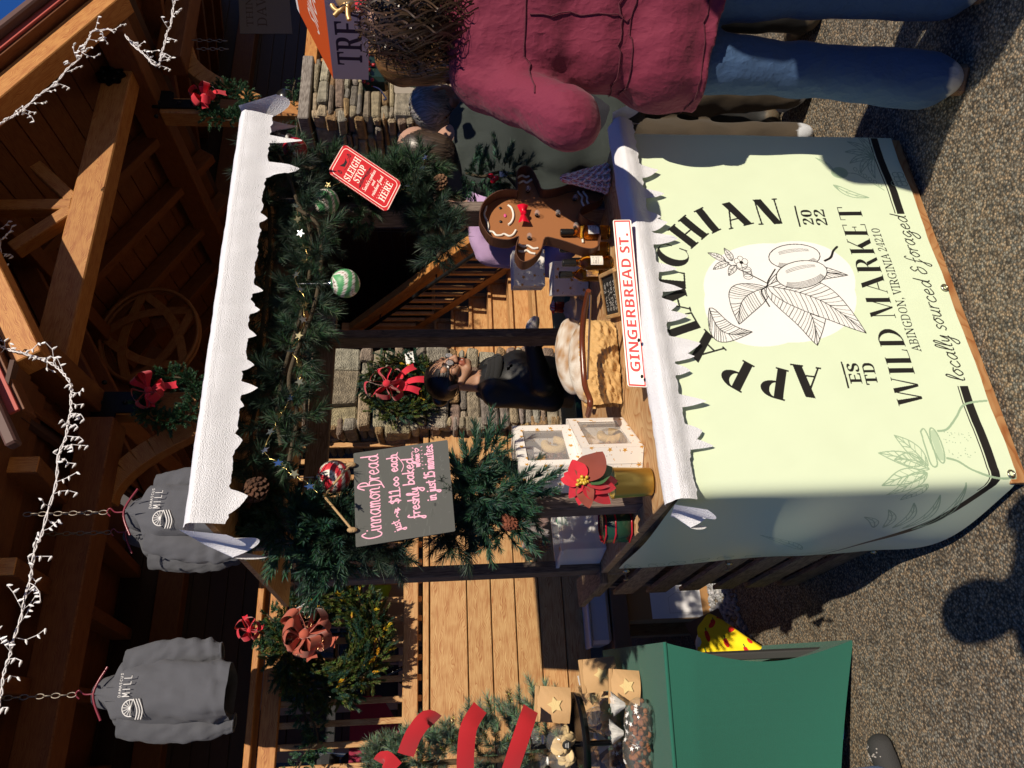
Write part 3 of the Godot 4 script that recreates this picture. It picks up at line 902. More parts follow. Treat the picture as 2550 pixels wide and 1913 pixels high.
# hand lettering, x height 1
var HAND := {
	"a": [[.75, .85, .4, 1, .05, .5, .35, 0, .7, .4, .78, 1, .78, .2, 1, .05]], "b": [[.05, 1.9, .1, 0, .1, .6, .45, .95, .78, .5, .45, 0, .1, .15]], "c": [[.7, .8, .4, 1, .05, .5, .35, 0, .8, .2]],
	"d": [[.75, .8, .4, 1, .05, .5, .35, 0, .7, .4, .82, 1.9, .8, .3, 1, .05]], "e": [[.05, .5, .65, .6, .45, 1, .05, .55, .3, 0, .85, .25]], "f": [[.7, 1.7, .45, 1.95, .25, 1.4, .2, -.6, 0, -.95, -.15, -.6, .5, .3], [0, .9, .6, .95]],
	"g": [[.75, .85, .4, 1, .05, .5, .35, .1, .72, .5, .75, -.6, .4, -1, .1, -.6, .95, .2]], "h": [[.05, 1.9, .08, 0], [.08, .5, .4, 1, .65, .8, .65, .1, .85, 0]], "i": [[.1, 1, .12, .1, .35, 0], [.1, 1.4, .12, 1.48]],
	"j": [[.3, 1, .3, -.6, .1, -.95, -.15, -.6, .4, 0], [.3, 1.4, .32, 1.48]], "k": [[.05, 1.9, .08, 0], [.6, 1, .1, .45, .7, 0]], "l": [[.05, .3, .4, 1.6, .28, 2, .12, 1.6, .12, .2, .4, .05]],
	"m": [[.05, 1, .08, 0], [.08, .6, .3, 1, .45, .8, .45, 0], [.45, .6, .7, 1, .85, .8, .85, .1, 1.05, 0]], "n": [[.05, 1, .08, 0], [.08, .6, .4, 1, .6, .8, .6, .1, .8, 0]], "o": [[.4, 1, .05, .5, .4, 0, .75, .5, .4, 1, .85, .9]],
	"r": [[.05, 1, .1, 0], [.1, .6, .3, .95, .62, .95]], "s": [[.6, .85, .35, 1, .1, .75, .55, .35, .4, 0, .05, .12]], "t": [[.3, 1.6, .28, .2, .55, 0], [0, 1.1, .6, 1.1]], "u": [[.05, 1, .1, .2, .35, 0, .62, .4, .65, 1, .65, .1, .88, 0]],
	"v": [[.05, 1, .3, 0, .6, 1]], "w": [[.05, 1, .2, 0, .45, .9, .65, 0, .9, 1]], "y": [[.05, 1, .15, .3, .4, .2, .65, 1, .6, -.6, .3, -1, .05, -.6, .8, .1]],
	"B": [[.3, 2.2, .25, -.2], [-.3, 1.6, .2, 2.3, .75, 2, .75, 1.4, .3, 1.1, .9, 1.0, 1.05, .5, .7, -.1, .2, -.3, -.3, -.5]], "C": [[.9, 1.6, .6, 2, .1, 1.3, .2, .2, .6, -.05, 1, .35]], "S": [[.8, 1.7, .45, 2, .1, 1.5, .75, .6, .5, 0, .05, .3]],
	"$": [[.75, 1.6, .4, 1.8, .1, 1.4, .7, .7, .45, .2, .05, .4], [.42, 2.1, .38, -.1]], "1": [[.05, 1.5, .35, 1.9, .35, 0], [.05, 0, .65, 0]], "5": [[.75, 1.8, .15, 1.8, .12, 1.05, .5, 1.2, .75, .6, .4, 0, .05, .2]], "0": [[.4, 1, .08, .55, .35, .1, .7, .5, .4, 1]],
	".": [[.1, .05, .12, .1]], "'": [[.1, 1.9, .05, 1.5]], "/": [[.4, 1.9, 0, -.2]], "&": [[.8, 1.5, .5, 1.8, .2, 1.4, .5, 1.0, .1, .6, .3, 0, .8, .3, .9, .9, .6, .9]], "~": [[0, .4, .25, .7, .5, .4, .8, .6], [.6, .95, 1.05, .55, .55, .2]]}

func hand(c: Cv, s: String, at: Vector2, xh: float, wd: float, col: Color, length: float, slant := 0.0, rot := 0.0) -> void:
	var adv := 0.0
	for ch in s:
		adv += 0.55 if ch == " " else hand_w(ch)
	var k := length / (adv * xh)
	var x := 0.0
	for ch in s:
		if ch == " ":
			x += 0.55
			continue
		for st in HAND.get(ch, []):
			var pts := []
			for i in range(0, st.size(), 2): pts.append(at + Vector2((x + st[i] + st[i + 1] * slant) * xh * k, st[i + 1] * xh).rotated(rot))
			c.line(smooth(pts, 5), wd, col)
		x += hand_w(ch)

func hand_w(ch: String) -> float:
	var m := 0.2
	for st in HAND.get(ch, []):
		for i in range(0, st.size(), 2): m = maxf(m, st[i])
	return m + 0.12

# tall contrast capitals, height 1: thick stems s, hairlines t
func caps(ch: String, s: float, t: float) -> Array:
	var q := func(a: float, b: float, c: float, d: float, e: float, f: float, g: float, h: float) -> PackedVector2Array: return PackedVector2Array([Vector2(a, b), Vector2(c, d), Vector2(e, f), Vector2(g, h)])
	var r := func(x0: float, y0: float, x1: float, y1: float) -> PackedVector2Array: return PackedVector2Array([Vector2(x0, y0), Vector2(x1, y0), Vector2(x1, y1), Vector2(x0, y1)])
	var bowl := func(x: float, yc: float, rx: float, ry: float) -> PackedVector2Array:
		var p := PackedVector2Array()
		for k in 17: p.append(Vector2(x, yc) + Vector2(cos(PI / 2 - PI * k / 16.0) * rx, sin(PI / 2 - PI * k / 16.0) * ry))
		for k in 17: p.append(Vector2(x, yc) + Vector2(cos(-PI / 2 + PI * k / 16.0) * (rx - s * 0.95), sin(-PI / 2 + PI * k / 16.0) * (ry - t)))
		return p
	var v := 0.055
	match ch:
		"A": return [0.8, q.call(0, 0, t, 0, 0.42, 1, 0.42 - t * 1.2, 1), q.call(0.8 - s, 0, 0.8, 0, 0.44, 1, 0.42 - s, 1), r.call(0.13, 0.3, 0.66, 0.3 + t), r.call(-v, 0, t + v, t), r.call(0.8 - s - v, 0, 0.8 + v, t)]
		"P": return [0.62, r.call(0, 0, s, 1), bowl.call(s * 0.9, 0.72, 0.44, 0.28), r.call(-v, 0, s + v, t), r.call(-v, 1 - t, s, 1)]
		"L": return [0.58, r.call(0, 0, s, 1), r.call(0, 0, 0.56, t), q.call(0.56 - t, 0, 0.58, 0, 0.6, 0.22, 0.57, 0.22), r.call(-v, 1 - t, s + v, 1)]
		"C":
			var p := PackedVector2Array()
			for k in 25: p.append(Vector2(0.42, 0.5) + Vector2(cos(0.75 + (TAU - 1.5) * k / 24.0) * 0.42, sin(0.75 + (TAU - 1.5) * k / 24.0) * 0.51))
			for k in 25: p.append(Vector2(0.42 + s * 0.4, 0.5) + Vector2(cos(-0.8 - (TAU - 1.6) * k / 24.0) * (0.42 - s * 0.6), sin(-0.8 - (TAU - 1.6) * k / 24.0) * (0.51 - t)))
			return [0.78, p, r.call(0.72, 0.62, 0.76, 0.88), r.call(0.72, 0.12, 0.76, 0.38)]
		"H": return [0.8, r.call(0, 0, s, 1), r.call(0.8 - s, 0, 0.8, 1), r.call(s, 0.48, 0.8 - s, 0.48 + t), r.call(-v, 0, s + v, t), r.call(-v, 1 - t, s + v, 1), r.call(0.8 - s - v, 0, 0.8 + v, t), r.call(0.8 - s - v, 1 - t, 0.8 + v, 1)]
		"I": return [s, r.call(0, 0, s, 1), r.call(-v, 0, s + v, t), r.call(-v, 1 - t, s + v, 1)]
		"N": return [0.78, r.call(0.04, 0, 0.04 + t, 1), r.call(0.76 - t, 0, 0.76, 1), q.call(0.76 - s * 1.05, 0, 0.76, 0, s * 1.05, 1, 0, 1), r.call(-v, 0, 0.12, t), r.call(0.66, 1 - t, 0.84, 1)]
		"W": return [1.12, q.call(0.24, 0, 0.34, 0, s, 1, 0, 1), q.call(0.28, 0, 0.34, 0, 0.58, 1, 0.54, 1), q.call(0.76, 0, 0.86, 0, 0.5 + s, 1, 0.5, 1), q.call(0.8, 0, 0.86, 0, 1.12, 1, 1.08, 1), r.call(-v, 1 - t, s + v, 1), r.call(1.02, 1 - t, 1.16, 1)]
		"D": return [0.74, r.call(0, 0, s, 1), bowl.call(s * 0.8, 0.5, 0.6, 0.5), r.call(-v, 0, s, t), r.call(-v, 1 - t, s, 1)]
		"M": return [0.94, r.call(0.05, 0, 0.05 + t, 1), q.call(0.42, 0, 0.5, 0, s, 1, 0, 1), q.call(0.42, 0, 0.46, 0, 0.84, 1, 0.8, 1), r.call(0.9 - s, 0, 0.9, 1), r.call(-v, 0, 0.14, t), r.call(0.9 - s - v, 0, 0.94, t)]
		"R": return [0.72, r.call(0, 0, s, 1), bowl.call(s * 0.9, 0.74, 0.44, 0.26), q.call(0.62 - s * 0.3, 0, 0.72, 0, 0.36 + s * 0.5, 0.5, 0.36 - s * 0.4, 0.5), r.call(-v, 0, s + v, t), r.call(-v, 1 - t, s, 1)]
		"K": return [0.74, r.call(0, 0, s, 1), q.call(s, 0.4, s + 0.06, 0.4, 0.66, 1, 0.6, 1), q.call(0.74 - s, 0, 0.76, 0, 0.36 + s * 0.3, 0.62, 0.22 + t, 0.5), r.call(-v, 0, s + v, t), r.call(-v, 1 - t, s + v, 1), r.call(0.54, 1 - t, 0.74, 1), r.call(0.56, 0, 0.8, t)]
		"E": return [0.56, r.call(0, 0, s, 1), r.call(-v, 0, 0.54, t), r.call(-v, 1 - t, 0.52, 1), r.call(s, 0.48, 0.42, 0.48 + t), r.call(0.52, 0, 0.56, 0.2), r.call(0.5, 0.8, 0.54, 1), r.call(0.4, 0.4, 0.44, 0.6)]
		"T": return [0.68, r.call(0.34 - s / 2, 0, 0.34 + s / 2, 1), r.call(0, 1 - t, 0.68, 1), r.call(0, 0.78, 0.035, 1), r.call(0.645, 0.78, 0.68, 1), r.call(0.34 - s / 2 - v, 0, 0.34 + s / 2 + v, t)]
	return [0.5]

func put_caps(c: Cv, ch: String, at: Vector2, h: float, rot: float, col: Color, s: float, t: float, centre := true, wide := 1.0) -> float:
	var g := caps(ch, s, t)
	var wd: float = g[0]
	for k in range(1, g.size()):
		var q := PackedVector2Array()
		for p: Vector2 in g[k]: q.append(at + (Vector2((p.x - (wd / 2 if centre else 0.0)) * wide, p.y - (0.5 if centre else 0.0)) * h).rotated(rot))
		c.fill(q, col)
	return wd * h * wide

# type set with a font: triangles of a TextMesh
func typeset(c: Cv, s: String, at: Vector2, h: float, length: float, col: Color, serif := true, bold := false, rot := 0.0) -> void:
	var f := SystemFont.new()
	f.font_names = PackedStringArray(["Droid Serif" if serif else "Droid Sans"])
	f.font_weight = 700 if bold else 400
	var tm := TextMesh.new()
	tm.font = f
	tm.text = s
	tm.font_size = 64
	tm.pixel_size = 0.01
	tm.depth = 0.0
	tm.curve_step = 1.0
	var a := tm.get_mesh_arrays()
	var vs: PackedVector3Array = a[Mesh.ARRAY_VERTEX]
	if vs.is_empty(): return
	var ix = a[Mesh.ARRAY_INDEX]
	var lo := Vector2(1e9, 1e9); var hi := -lo
	for v in vs:
		lo = Vector2(minf(lo.x, v.x), minf(lo.y, v.y)); hi = Vector2(maxf(hi.x, v.x), maxf(hi.y, v.y))
	var k := Vector2(length / (hi.x - lo.x), h / (hi.y - lo.y))
	var n: int = ix.size() if ix != null and ix.size() > 0 else vs.size()
	for i in range(0, n, 3):
		var q := PackedVector2Array()
		for j in 3:
			var v: Vector3 = vs[ix[i + j]] if ix != null and ix.size() > 0 else vs[i + j]
			q.append(at + ((Vector2(v.x, v.y) - lo) * k).rotated(rot))
		c.fill(q, col)

func leaf(c: Cv, a: Vector2, b: Vector2, wd: float, bend: float, ink: Color, paper: Color, lw: float, hatch := 14) -> void:
	var n := (b - a).orthogonal().normalized()
	var mid := []; var up := []; var dn := []
	for k in 21:
		var u := k / 20.0
		var m := a.lerp(b, u) + n * bend * sin(PI * u) * a.distance_to(b)
		var e := wd * pow(sin(PI * pow(u, 0.8)), 0.9)
		mid.append(m); up.append(m + n * e); dn.append(m - n * e)
	var poly := PackedVector2Array()
	for p in up: poly.append(p)
	for k in 21: poly.append(dn[20 - k])
	if paper.a > 0: c.fill(poly, paper)
	c.line(up, lw, ink); c.line(dn, lw, ink); c.line(mid, lw, ink)
	for k in hatch:
		var u := 0.08 + 0.82 * k / hatch
		var i := int(u * 20)
		var j := mini(20, i + 3)
		for sd in [up, dn]:
			c.line([mid[i], mid[i].lerp(sd[j], 0.5) + (b - a) * 0.01, sd[j]], lw * (0.9 if k % 3 == 0 else 0.5), ink)

func mat_tex(called: String, t: Texture2D, rough := 0.6, nrm := true) -> StandardMaterial3D:
	var m := mat(called, Color.WHITE, rough)
	m.albedo_texture = t
	m.texture_repeat = false
	return m

# a flat card with rounded corners: tl, tr, bl in the frame of the thing
func card(t: Node, called: String, tl: Vector3, tr: Vector3, bl: Vector3, thick: float, m: Material, rad := 0.0, edge := Color.WHITE) -> void:
	var x := tr - tl; var y := tl - bl
	var w := x.length(); var h := y.length()
	var bs := Basis(x / w, y / h, (x / w).cross(y / h).normalized())
	var poly := PackedVector2Array()
	if rad <= 0: poly = PackedVector2Array([Vector2(0, 0), Vector2(w, 0), Vector2(w, h), Vector2(0, h)])
	else:
		for k in 4:
			var cc: Vector2 = [Vector2(rad, rad), Vector2(w - rad, rad), Vector2(w - rad, h - rad), Vector2(rad, h - rad)][k]
			for j in 7: poly.append(cc + Vector2.from_angle(PI + PI / 2 * k + PI / 12 * j) * rad)
	var g := geo(Color.WHITE)
	g.uo = Vector2.ZERO
	var st := Transform3D(bs, bl)
	g.prism(poly, thick, st)
	for i in g.T.size(): g.T[i] = Vector2(g.T[i].x / w, 1.0 - g.T[i].y / h)
	for i in range(poly.size(), g.C.size()): g.C[i] = edge
	obj(called, g, m, t)

var INK := Color(0.12, 0.115, 0.11)

func banner_print() -> ImageTexture:
	var c := Cv.new(2048, 923, Vector2(-0.9, 0.02), 960.0, Color(0.845, 0.9, 0.78))
	var gr := Color(0.6, 0.7, 0.58)
	var letters := [["A", .31, .562, 1.4], ["P", .309, .656, 1.25], ["P", .339, .76, 0.98], ["A", .421, .84, 0.62], ["L", .5, .892, 0.34], ["A", .584, .908, 0.1], ["L", .655, .906, -0.1], ["A", .0, .0, 0.0], ["C", .742, .882, -0.42], ["H", .832, .818, -0.85], ["I", .876, .749, -1.08], ["A", .9, .655, -1.3], ["N", .912, .545, -1.5]]
	for l in letters:
		if l[1] > 0.0: put_caps(c, l[0], Vector2(l[1], l[2]), 0.098, l[3], INK, 0.27, 0.05)
	c.ell(Vector2(0.612, 0.57), Vector2(0.176, 0.236), Color(0.94, 0.94, 0.93))
	c.ell(Vector2(0.58, 0.63), Vector2(0.15, 0.19), Color(0.94, 0.94, 0.93), 0.4)
	c.ell(Vector2(0.65, 0.5), Vector2(0.145, 0.18), Color(0.94, 0.94, 0.93), 0.3)
	var pp := Color(0.93, 0.93, 0.92)
	var nd := Vector2(0.631, 0.608)
	leaf(c, nd, Vector2(0.667, 0.344), 0.034, -0.1, INK, pp, 0.0022, 16)
	leaf(c, nd + Vector2(-0.005, 0), Vector2(0.5, 0.72), 0.05, 0.2, INK, pp, 0.0022, 14)
	leaf(c, Vector2(0.555, 0.80), Vector2(0.474, 0.685), 0.04, 0.35, INK, pp, 0.0022, 14)
	leaf(c, nd, Vector2(0.425, 0.5), 0.07, -0.25, INK, pp, 0.0022, 16)
	leaf(c, nd, Vector2(0.465, 0.339), 0.06, -0.12, INK, pp, 0.0022, 22)
	for f in [[Vector2(0.738, 0.497), 0.16], [Vector2(0.672, 0.49), 0.25]]:
		c.ell(f[0], Vector2(0.047, 0.085), pp, f[1])
		c.arc(f[0], Vector2(0.047, 0.085), 0, TAU, 0.0026, INK, f[1])
		for k in 6:
			var r := 0.046 - k * 0.004
			c.arc(f[0], Vector2(r, 0.082 - k * 0.002), PI * 0.7, PI * 1.3, 0.0011, INK, f[1])
			if k % 2 == 0: c.arc(f[0], Vector2(r * 0.6, 0.078), PI * 1.75, PI * 2.2, 0.001, INK, f[1])
	c.line(smooth([Vector2(0.72, 0.405), Vector2(0.735, 0.38), Vector2(0.76, 0.365), Vector2(0.776, 0.348)]), 0.007, INK)
	c.line(smooth([Vector2(0.69, 0.57), Vector2(0.65, 0.6), nd, Vector2(0.61, 0.63), Vector2(0.56, 0.615)]), 0.004, INK)
	c.line(smooth([Vector2(0.64, 0.605), Vector2(0.67, 0.65), Vector2(0.7, 0.7), Vector2(0.72, 0.725)]), 0.003, INK)
	for l in [[Vector2(0.72, 0.72), Vector2(0.752, 0.77)], [Vector2(0.715, 0.71), Vector2(0.69, 0.765)], [Vector2(0.72, 0.7), Vector2(0.77, 0.715)], [Vector2(0.705, 0.69), Vector2(0.668, 0.72)]]: leaf(c, l[0], l[1], 0.011, 0.05, INK, pp, 0.0016, 6)
	for k in 5: c.ell(Vector2(0.715, 0.672) + Vector2.from_angle(k * 1.257) * 0.013, Vector2(0.011, 0.009), pp); c.arc(Vector2(0.715, 0.672) + Vector2.from_angle(k * 1.257) * 0.013, Vector2(0.011, 0.009), 0, TAU, 0.0014, INK)
	c.dot(Vector2(0.715, 0.672), 0.006, INK)
	for k in 4: c.arc(Vector2(0.675, 0.66) + Vector2(k * 0.008 - 0.01, 0), Vector2(0.01, 0.014), 0, TAU, 0.0014, INK)
	# wild market
	var x := 0.232
	for ch in "WILD MARKET":
		if ch == " ":
			x += 0.026
			continue
		x += put_caps(c, ch, Vector2(x, 0.231), 0.078, 0, INK, 0.2, 0.035, false, 0.95) + 0.0165
	typeset(c, "ABINGDON, VIRGINIA 24210", Vector2(0.4, 0.182), 0.034, 0.448, INK)
	for q in [["ES", 0.3, 0.396, 0.064], ["TD", 0.296, 0.35, 0.068], ["20", 0.862, 0.4, 0.058], ["22", 0.86, 0.356, 0.062]]: typeset(c, q[0], Vector2(q[1], q[2]), 0.036, q[3], INK, true, true)
	c.line([Vector2(0.287, 0.442), Vector2(0.367, 0.444)], 0.005, INK)
	c.line([Vector2(0.855, 0.45), Vector2(0.933, 0.45)], 0.005, INK)
	hand(c, "locally sourced & foraged", Vector2(0.3, 0.085), 0.027, 0.0036, INK, 0.6, 0.25)
	# border bars
	c.fill(PackedVector2Array([Vector2(0.286, 0.082), Vector2(0.006, 0.082), Vector2(-0.03, 0.1), Vector2(-0.03, 0.125), Vector2(0.012, 0.107), Vector2(0.286, 0.107)]), INK)
	c.line([Vector2(0.286, 0.113), Vector2(0.01, 0.113), Vector2(-0.03, 0.132)], 0.003, INK)
	c.fill(PackedVector2Array([Vector2(0.905, 0.086), Vector2(1.23, 0.086), Vector2(1.23, 0.111), Vector2(0.905, 0.111)]), INK)
	c.line([Vector2(0.908, 0.117), Vector2(1.23, 0.117)], 0.003, INK)
	c.fill(PackedVector2Array([Vector2(-0.03, 0.1), Vector2(-0.42, 0.2), Vector2(-0.72, 0.3), Vector2(-0.72, 0.315), Vector2(-0.42, 0.222), Vector2(-0.03, 0.125)]), INK)
	# pale green sketches
	for l in [[Vector2(0.03, 0.29), Vector2(0.0, 0.42)], [Vector2(0.04, 0.28), Vector2(0.09, 0.41)], [Vector2(0.03, 0.29), Vector2(-0.04, 0.39)], [Vector2(0.05, 0.28), Vector2(0.14, 0.35)], [Vector2(0.0, 0.29), Vector2(-0.08, 0.33)], [Vector2(0.06, 0.29), Vector2(0.07, 0.37)]]: leaf(c, l[0], l[1], 0.02, 0.05, gr, Color(0, 0, 0, 0), 0.003, 5)
	c.line(smooth([Vector2(0.15, 0.27), Vector2(0.152, 0.255), Vector2(0.06, 0.25), Vector2(0.055, 0.27), Vector2(0.15, 0.27)]), 0.004, gr)
	c.fill(PackedVector2Array([Vector2(0.062, 0.225), Vector2(0.155, 0.225), Vector2(0.15, 0.245), Vector2(0.066, 0.245)]), Color(0.72, 0.8, 0.68))
	c.arc(Vector2(0.108, 0.235), Vector2(0.052, 0.014), 0, TAU, 0.004, gr)
	c.line(smooth([Vector2(0.07, 0.22), Vector2(0.06, 0.19), Vector2(0.03, 0.15), Vector2(0.01, 0.09), Vector2(0.01, 0.03)]), 0.006, gr)
	c.line(smooth([Vector2(0.15, 0.22), Vector2(0.155, 0.19), Vector2(0.19, 0.15), Vector2(0.23, 0.11), Vector2(0.24, 0.04)]), 0.006, gr)
	for k in 40: c.dot(Vector2(rr(0.07, 0.16), rr(0.13, 0.21)), 0.0015, gr)
	c.ell(Vector2(1.075, 0.262), Vector2(0.024, 0.03), Color(0.66, 0.76, 0.63), 0.3)
	c.line(smooth([Vector2(1.075, 0.24), Vector2(1.07, 0.2), Vector2(1.03, 0.16), Vector2(1.0, 0.13)]), 0.003, gr)
	leaf(c, Vector2(1.02, 0.3), Vector2(0.97, 0.19), 0.012, 0.1, gr, Color(0, 0, 0, 0), 0.003, 3)
	leaf(c, Vector2(1.075, 0.28), Vector2(1.14, 0.33), 0.006, 0.1, gr, Color(0, 0, 0, 0), 0.002, 2)
	for k in 6:
		var p := Vector2(1.07 - k * 0.014, 0.2 - k * 0.013)
		c.arc(p + Vector2(0.022, 0.002), Vector2(0.008, 0.006), 0, TAU, 0.002, gr)
	for k in 6: leaf(c, Vector2(1.15, 0.12), Vector2(1.15, 0.12) + Vector2.from_angle(0.4 + k * 0.5) * 0.1, 0.012, 0.1, gr, Color(0, 0, 0, 0), 0.0025, 3)
	for k in 7: c.arc(Vector2(1.03 + 0.02 * (k % 3), 0.05 + 0.017 * (k / 3)), Vector2(0.011, 0.011), 0, TAU, 0.0025, gr)
	# side flap sketches
	for k in 9: leaf(c, Vector2(-0.86 + k * 0.02, 0.9 - k * 0.08), Vector2(-0.76 + 0.01 * (k % 3), 0.96 - k * 0.085), 0.03, 0.1 * (k % 2), gr, Color(0, 0, 0, 0), 0.003, 4)
	c.line(smooth([Vector2(-0.87, 0.96), Vector2(-0.85, 0.7), Vector2(-0.8, 0.5), Vector2(-0.76, 0.25)]), 0.004, gr)
	for k in 5: leaf(c, Vector2(-0.3, 0.3 - k * 0.03), Vector2(-0.2 + 0.05 * k, 0.38 - k * 0.05), 0.012, 0.1, gr, Color(0, 0, 0, 0), 0.003, 3)
	leaf(c, Vector2(-0.5, 0.45), Vector2(-0.38, 0.62), 0.02, 0.1, gr, Color(0, 0, 0, 0), 0.0025, 6)
	leaf(c, Vector2(-0.55, 0.3), Vector2(-0.66, 0.45), 0.03, 0.1, gr, Color(0, 0, 0, 0), 0.0025, 6)
	return tex(c.im)

func make_prints() -> void:
	# the banner: round the front and back along the left side
	var t := thing("vinyl_banner", "pale green vinyl banner with black lettering and botanical print on the stall front", "banner", SF, Vector3(0.6, 0.04, 0.0))
	var bm := mat_tex("banner_print", banner_print(), 0.42)
	var rip := mat("banner_edge", lin(0.6, 0.68, 0.52), 0.5)
	var weave := Image.create(64, 64, false, Image.FORMAT_L8)
	for y in 64:
		for x in 64: weave.set_pixel(x, y, Color.WHITE * (0.5 + 0.25 * sin(x * TAU / 8.0) + 0.25 * sin(y * TAU / 8.0)))
	var g := geo(Color.WHITE)
	var n := FastNoiseLite.new()
	n.seed = 3; n.frequency = 1.6
	var f := func(u: float, v: float) -> Vector3:
		var x := lerpf(-0.9, 1.232, u)
		var y := lerpf(0.975, 0.035, v)
		if x >= 0.03:
			return Vector3(x, y, 0.004 + 0.004 * n.get_noise_2d(x * 3.0, y * 1.2) + 0.002 * sin(x * 21.0))
		var d := 0.03 - x
		if d < 0.06: # the rounded corner
			var a := d / 0.06 * PI / 2
			return Vector3(0.03 - 0.04 * sin(a), y, -0.034 + 0.04 * cos(a))
		var b := d - 0.06
		var k := clampf(b / 0.8, 0.0, 1.0)
		var sag := 0.05 * sin(PI * k) * smoothstep(0.9, 0.2, y) + 0.013 * sin(y * 13.0 + b * 4.0) * sin(PI * k)
		var wide := lerpf(0.84, 0.7, v) + 0.02 * sin(v * 9.0)
		var lift := 0.03 * k * smoothstep(0.5, 0.0, y) - 0.02 * k * smoothstep(0.6, 1.0, y)
		return Vector3(-0.012 - sag, y + lift, -0.034 - k * wide)
	g.grid(170, 60, f)
	for i in g.T.size():
		g.T[i] = Vector2((lerpf(-0.9, 1.232, g.T[i].x) + 0.9) / 2.1333, 1.0 - (lerpf(0.975, 0.035, g.T[i].y) - 0.02) / 0.9615)
	obj("print", g, bm, t)
	g = geo(lin(0.55, 0.5, 0.35))
	for p in [Vector3(0.618, 0.048, 0.008), Vector3(0.02, 0.05, 0.002), Vector3(-0.02, 0.93, -0.87), Vector3(-0.02, 0.56, -0.82), Vector3(-0.02, 0.06, -0.72), Vector3(0.02, 0.95, 0.006)]:
		var ring := []
		for k in 17: ring.append(p + (Vector3(cos(TAU * k / 16.0) * 0.009, sin(TAU * k / 16.0) * 0.009, 0.003) if p.z > -0.1 else Vector3(-0.003, sin(TAU * k / 16.0) * 0.009, cos(TAU * k / 16.0) * 0.009)))
		var go := geo(lin(0.6, 0.55, 0.4))
		go.tube(ring, 0.0035, 6, false)
		obj("grommet", go, M.steel, t)
	for p in [Vector3(-0.02, 0.56, -0.845), Vector3(-0.03, 0.93, -0.885)]:
		g = geo(lin(0.3, 0.22, 0.14))
		g.tube([p + Vector3(0.03, 0, 0), p + Vector3(-0.018, 0, 0)], [0.003, 0.003], 6)
		g.ball(xf(p + Vector3(-0.02, 0, 0)).scaled_local(Vector3(0.004, 0.011, 0.011)), 10, 6)
		obj("roofing_nail", g, M.iron, t)
	# chalk menu hung from the left post
	var cb := Cv.new(768, 800, Vector2.ZERO, 768.0, Color(0.33, 0.34, 0.33))
	var pink := Color(0.96, 0.7, 0.8)
	for k in 260:
		var p := Vector2(rr(0, 1), rr(0, 1.04))
		cb.line([p, p + Vector2(rr(-0.08, 0.08), rr(-0.02, 0.02))], rr(0.001, 0.012), Color(0.33, 0.34, 0.33) * rr(0.9, 1.14))
	hand(cb, "CinnamonBread", Vector2(0.06, 0.775), 0.1, 0.0125, pink, 0.9)
	hand(cb, "just", Vector2(0.1, 0.555), 0.052, 0.011, pink, 0.12, 0, 0.25)
	hand(cb, "~", Vector2(0.24, 0.57), 0.05, 0.011, pink, 0.1, 0, 0.15)
	cb.fill(PackedVector2Array([Vector2(0.3, 0.6), Vector2(0.345, 0.59), Vector2(0.31, 0.56)]), pink)
	hand(cb, "$11.00", Vector2(0.385, 0.56), 0.058, 0.014, pink, 0.29)
	hand(cb, "each", Vector2(0.73, 0.57), 0.062, 0.014, pink, 0.2)
	cb.line(smooth([Vector2(0.72, 0.53), Vector2(0.78, 0.505), Vector2(0.84, 0.53), Vector2(0.9, 0.57), Vector2(0.94, 0.56)]), 0.008, pink)
	hand(cb, "freshly", Vector2(0.2, 0.36), 0.065, 0.014, pink, 0.33)
	hand(cb, "baked...", Vector2(0.56, 0.4), 0.065, 0.014, pink, 0.36, 0.05)
	hand(cb, "w/love", Vector2(0.745, 0.325), 0.04, 0.011, pink, 0.15)
	cb.line(smooth([Vector2(0.93, 0.325), Vector2(0.91, 0.36), Vector2(0.925, 0.37), Vector2(0.933, 0.36), Vector2(0.945, 0.37), Vector2(0.955, 0.355), Vector2(0.93, 0.325)]), 0.009, pink)
	for k in 7: cb.line([Vector2(0.72 + k * 0.04, 0.385), Vector2(0.715 + k * 0.042, 0.4)], 0.006, pink)
	for k in 7: cb.line([Vector2(0.72 + k * 0.04, 0.305), Vector2(0.715 + k * 0.042, 0.29)], 0.006, pink)
	hand(cb, "in just 15 minutes.", Vector2(0.36, 0.175), 0.06, 0.014, pink, 0.62, 0.02)
	for k in 5: cb.arc(Vector2(0.4 + k * 0.1, 0.08), Vector2(0.03, 0.02), 0, 4.0, 0.003, Color(0.42, 0.43, 0.42))
	cb.ell(Vector2(0.31, 0.19), Vector2(0.02, 0.012), Color(0.22, 0.23, 0.23))
	t = thing("chalkboard", "grey chalkboard with pink hand lettered bread prices hung from the left post", "chalkboard", SF, Vector3(0.0602, 1.6998, -0.13))
	card(t, "slate", Vector3(-0.0799, 1.8164, -0.13), Vector3(0.1801, 1.8318, -0.13), Vector3(-0.0471, 1.5579, -0.13), 0.006, mat_tex("chalk_print", tex(cb.im), 0.85), 0.004, lin(0.02, 0.02, 0.02))
	g = geo(lin(0.42, 0.28, 0.14))
	var eye := Vector3(0.0707, 1.9098, -0.17)
	for q in [[Vector3(-0.0361, 1.8262, -0.13), 0.0], [Vector3(0.1442, 1.8359, -0.13), 0.0]]:
		var a: Vector3 = q[0]
		g.tube(smooth([eye + Vector3(0, 0, 0.01), eye.lerp(a, 0.5) + Vector3(0, 0, 0.012), a + Vector3(0, 0, 0.01)]), 0.0035, 6)
		g.ball(xf(a + Vector3(0, 0, 0.008)).scaled_local(Vector3(0.008, 0.014, 0.008)), 8, 6)
	obj("rope", g, M.rough, t)
	g = geo(lin(0.6, 0.42, 0.15))
	g.ball(xf(eye + Vector3(0, 0, 0.012)).scaled_local(Vector3(0.008, 0.008, 0.006)), 10, 6)
	obj("brass_hook", g, M.steel, t)
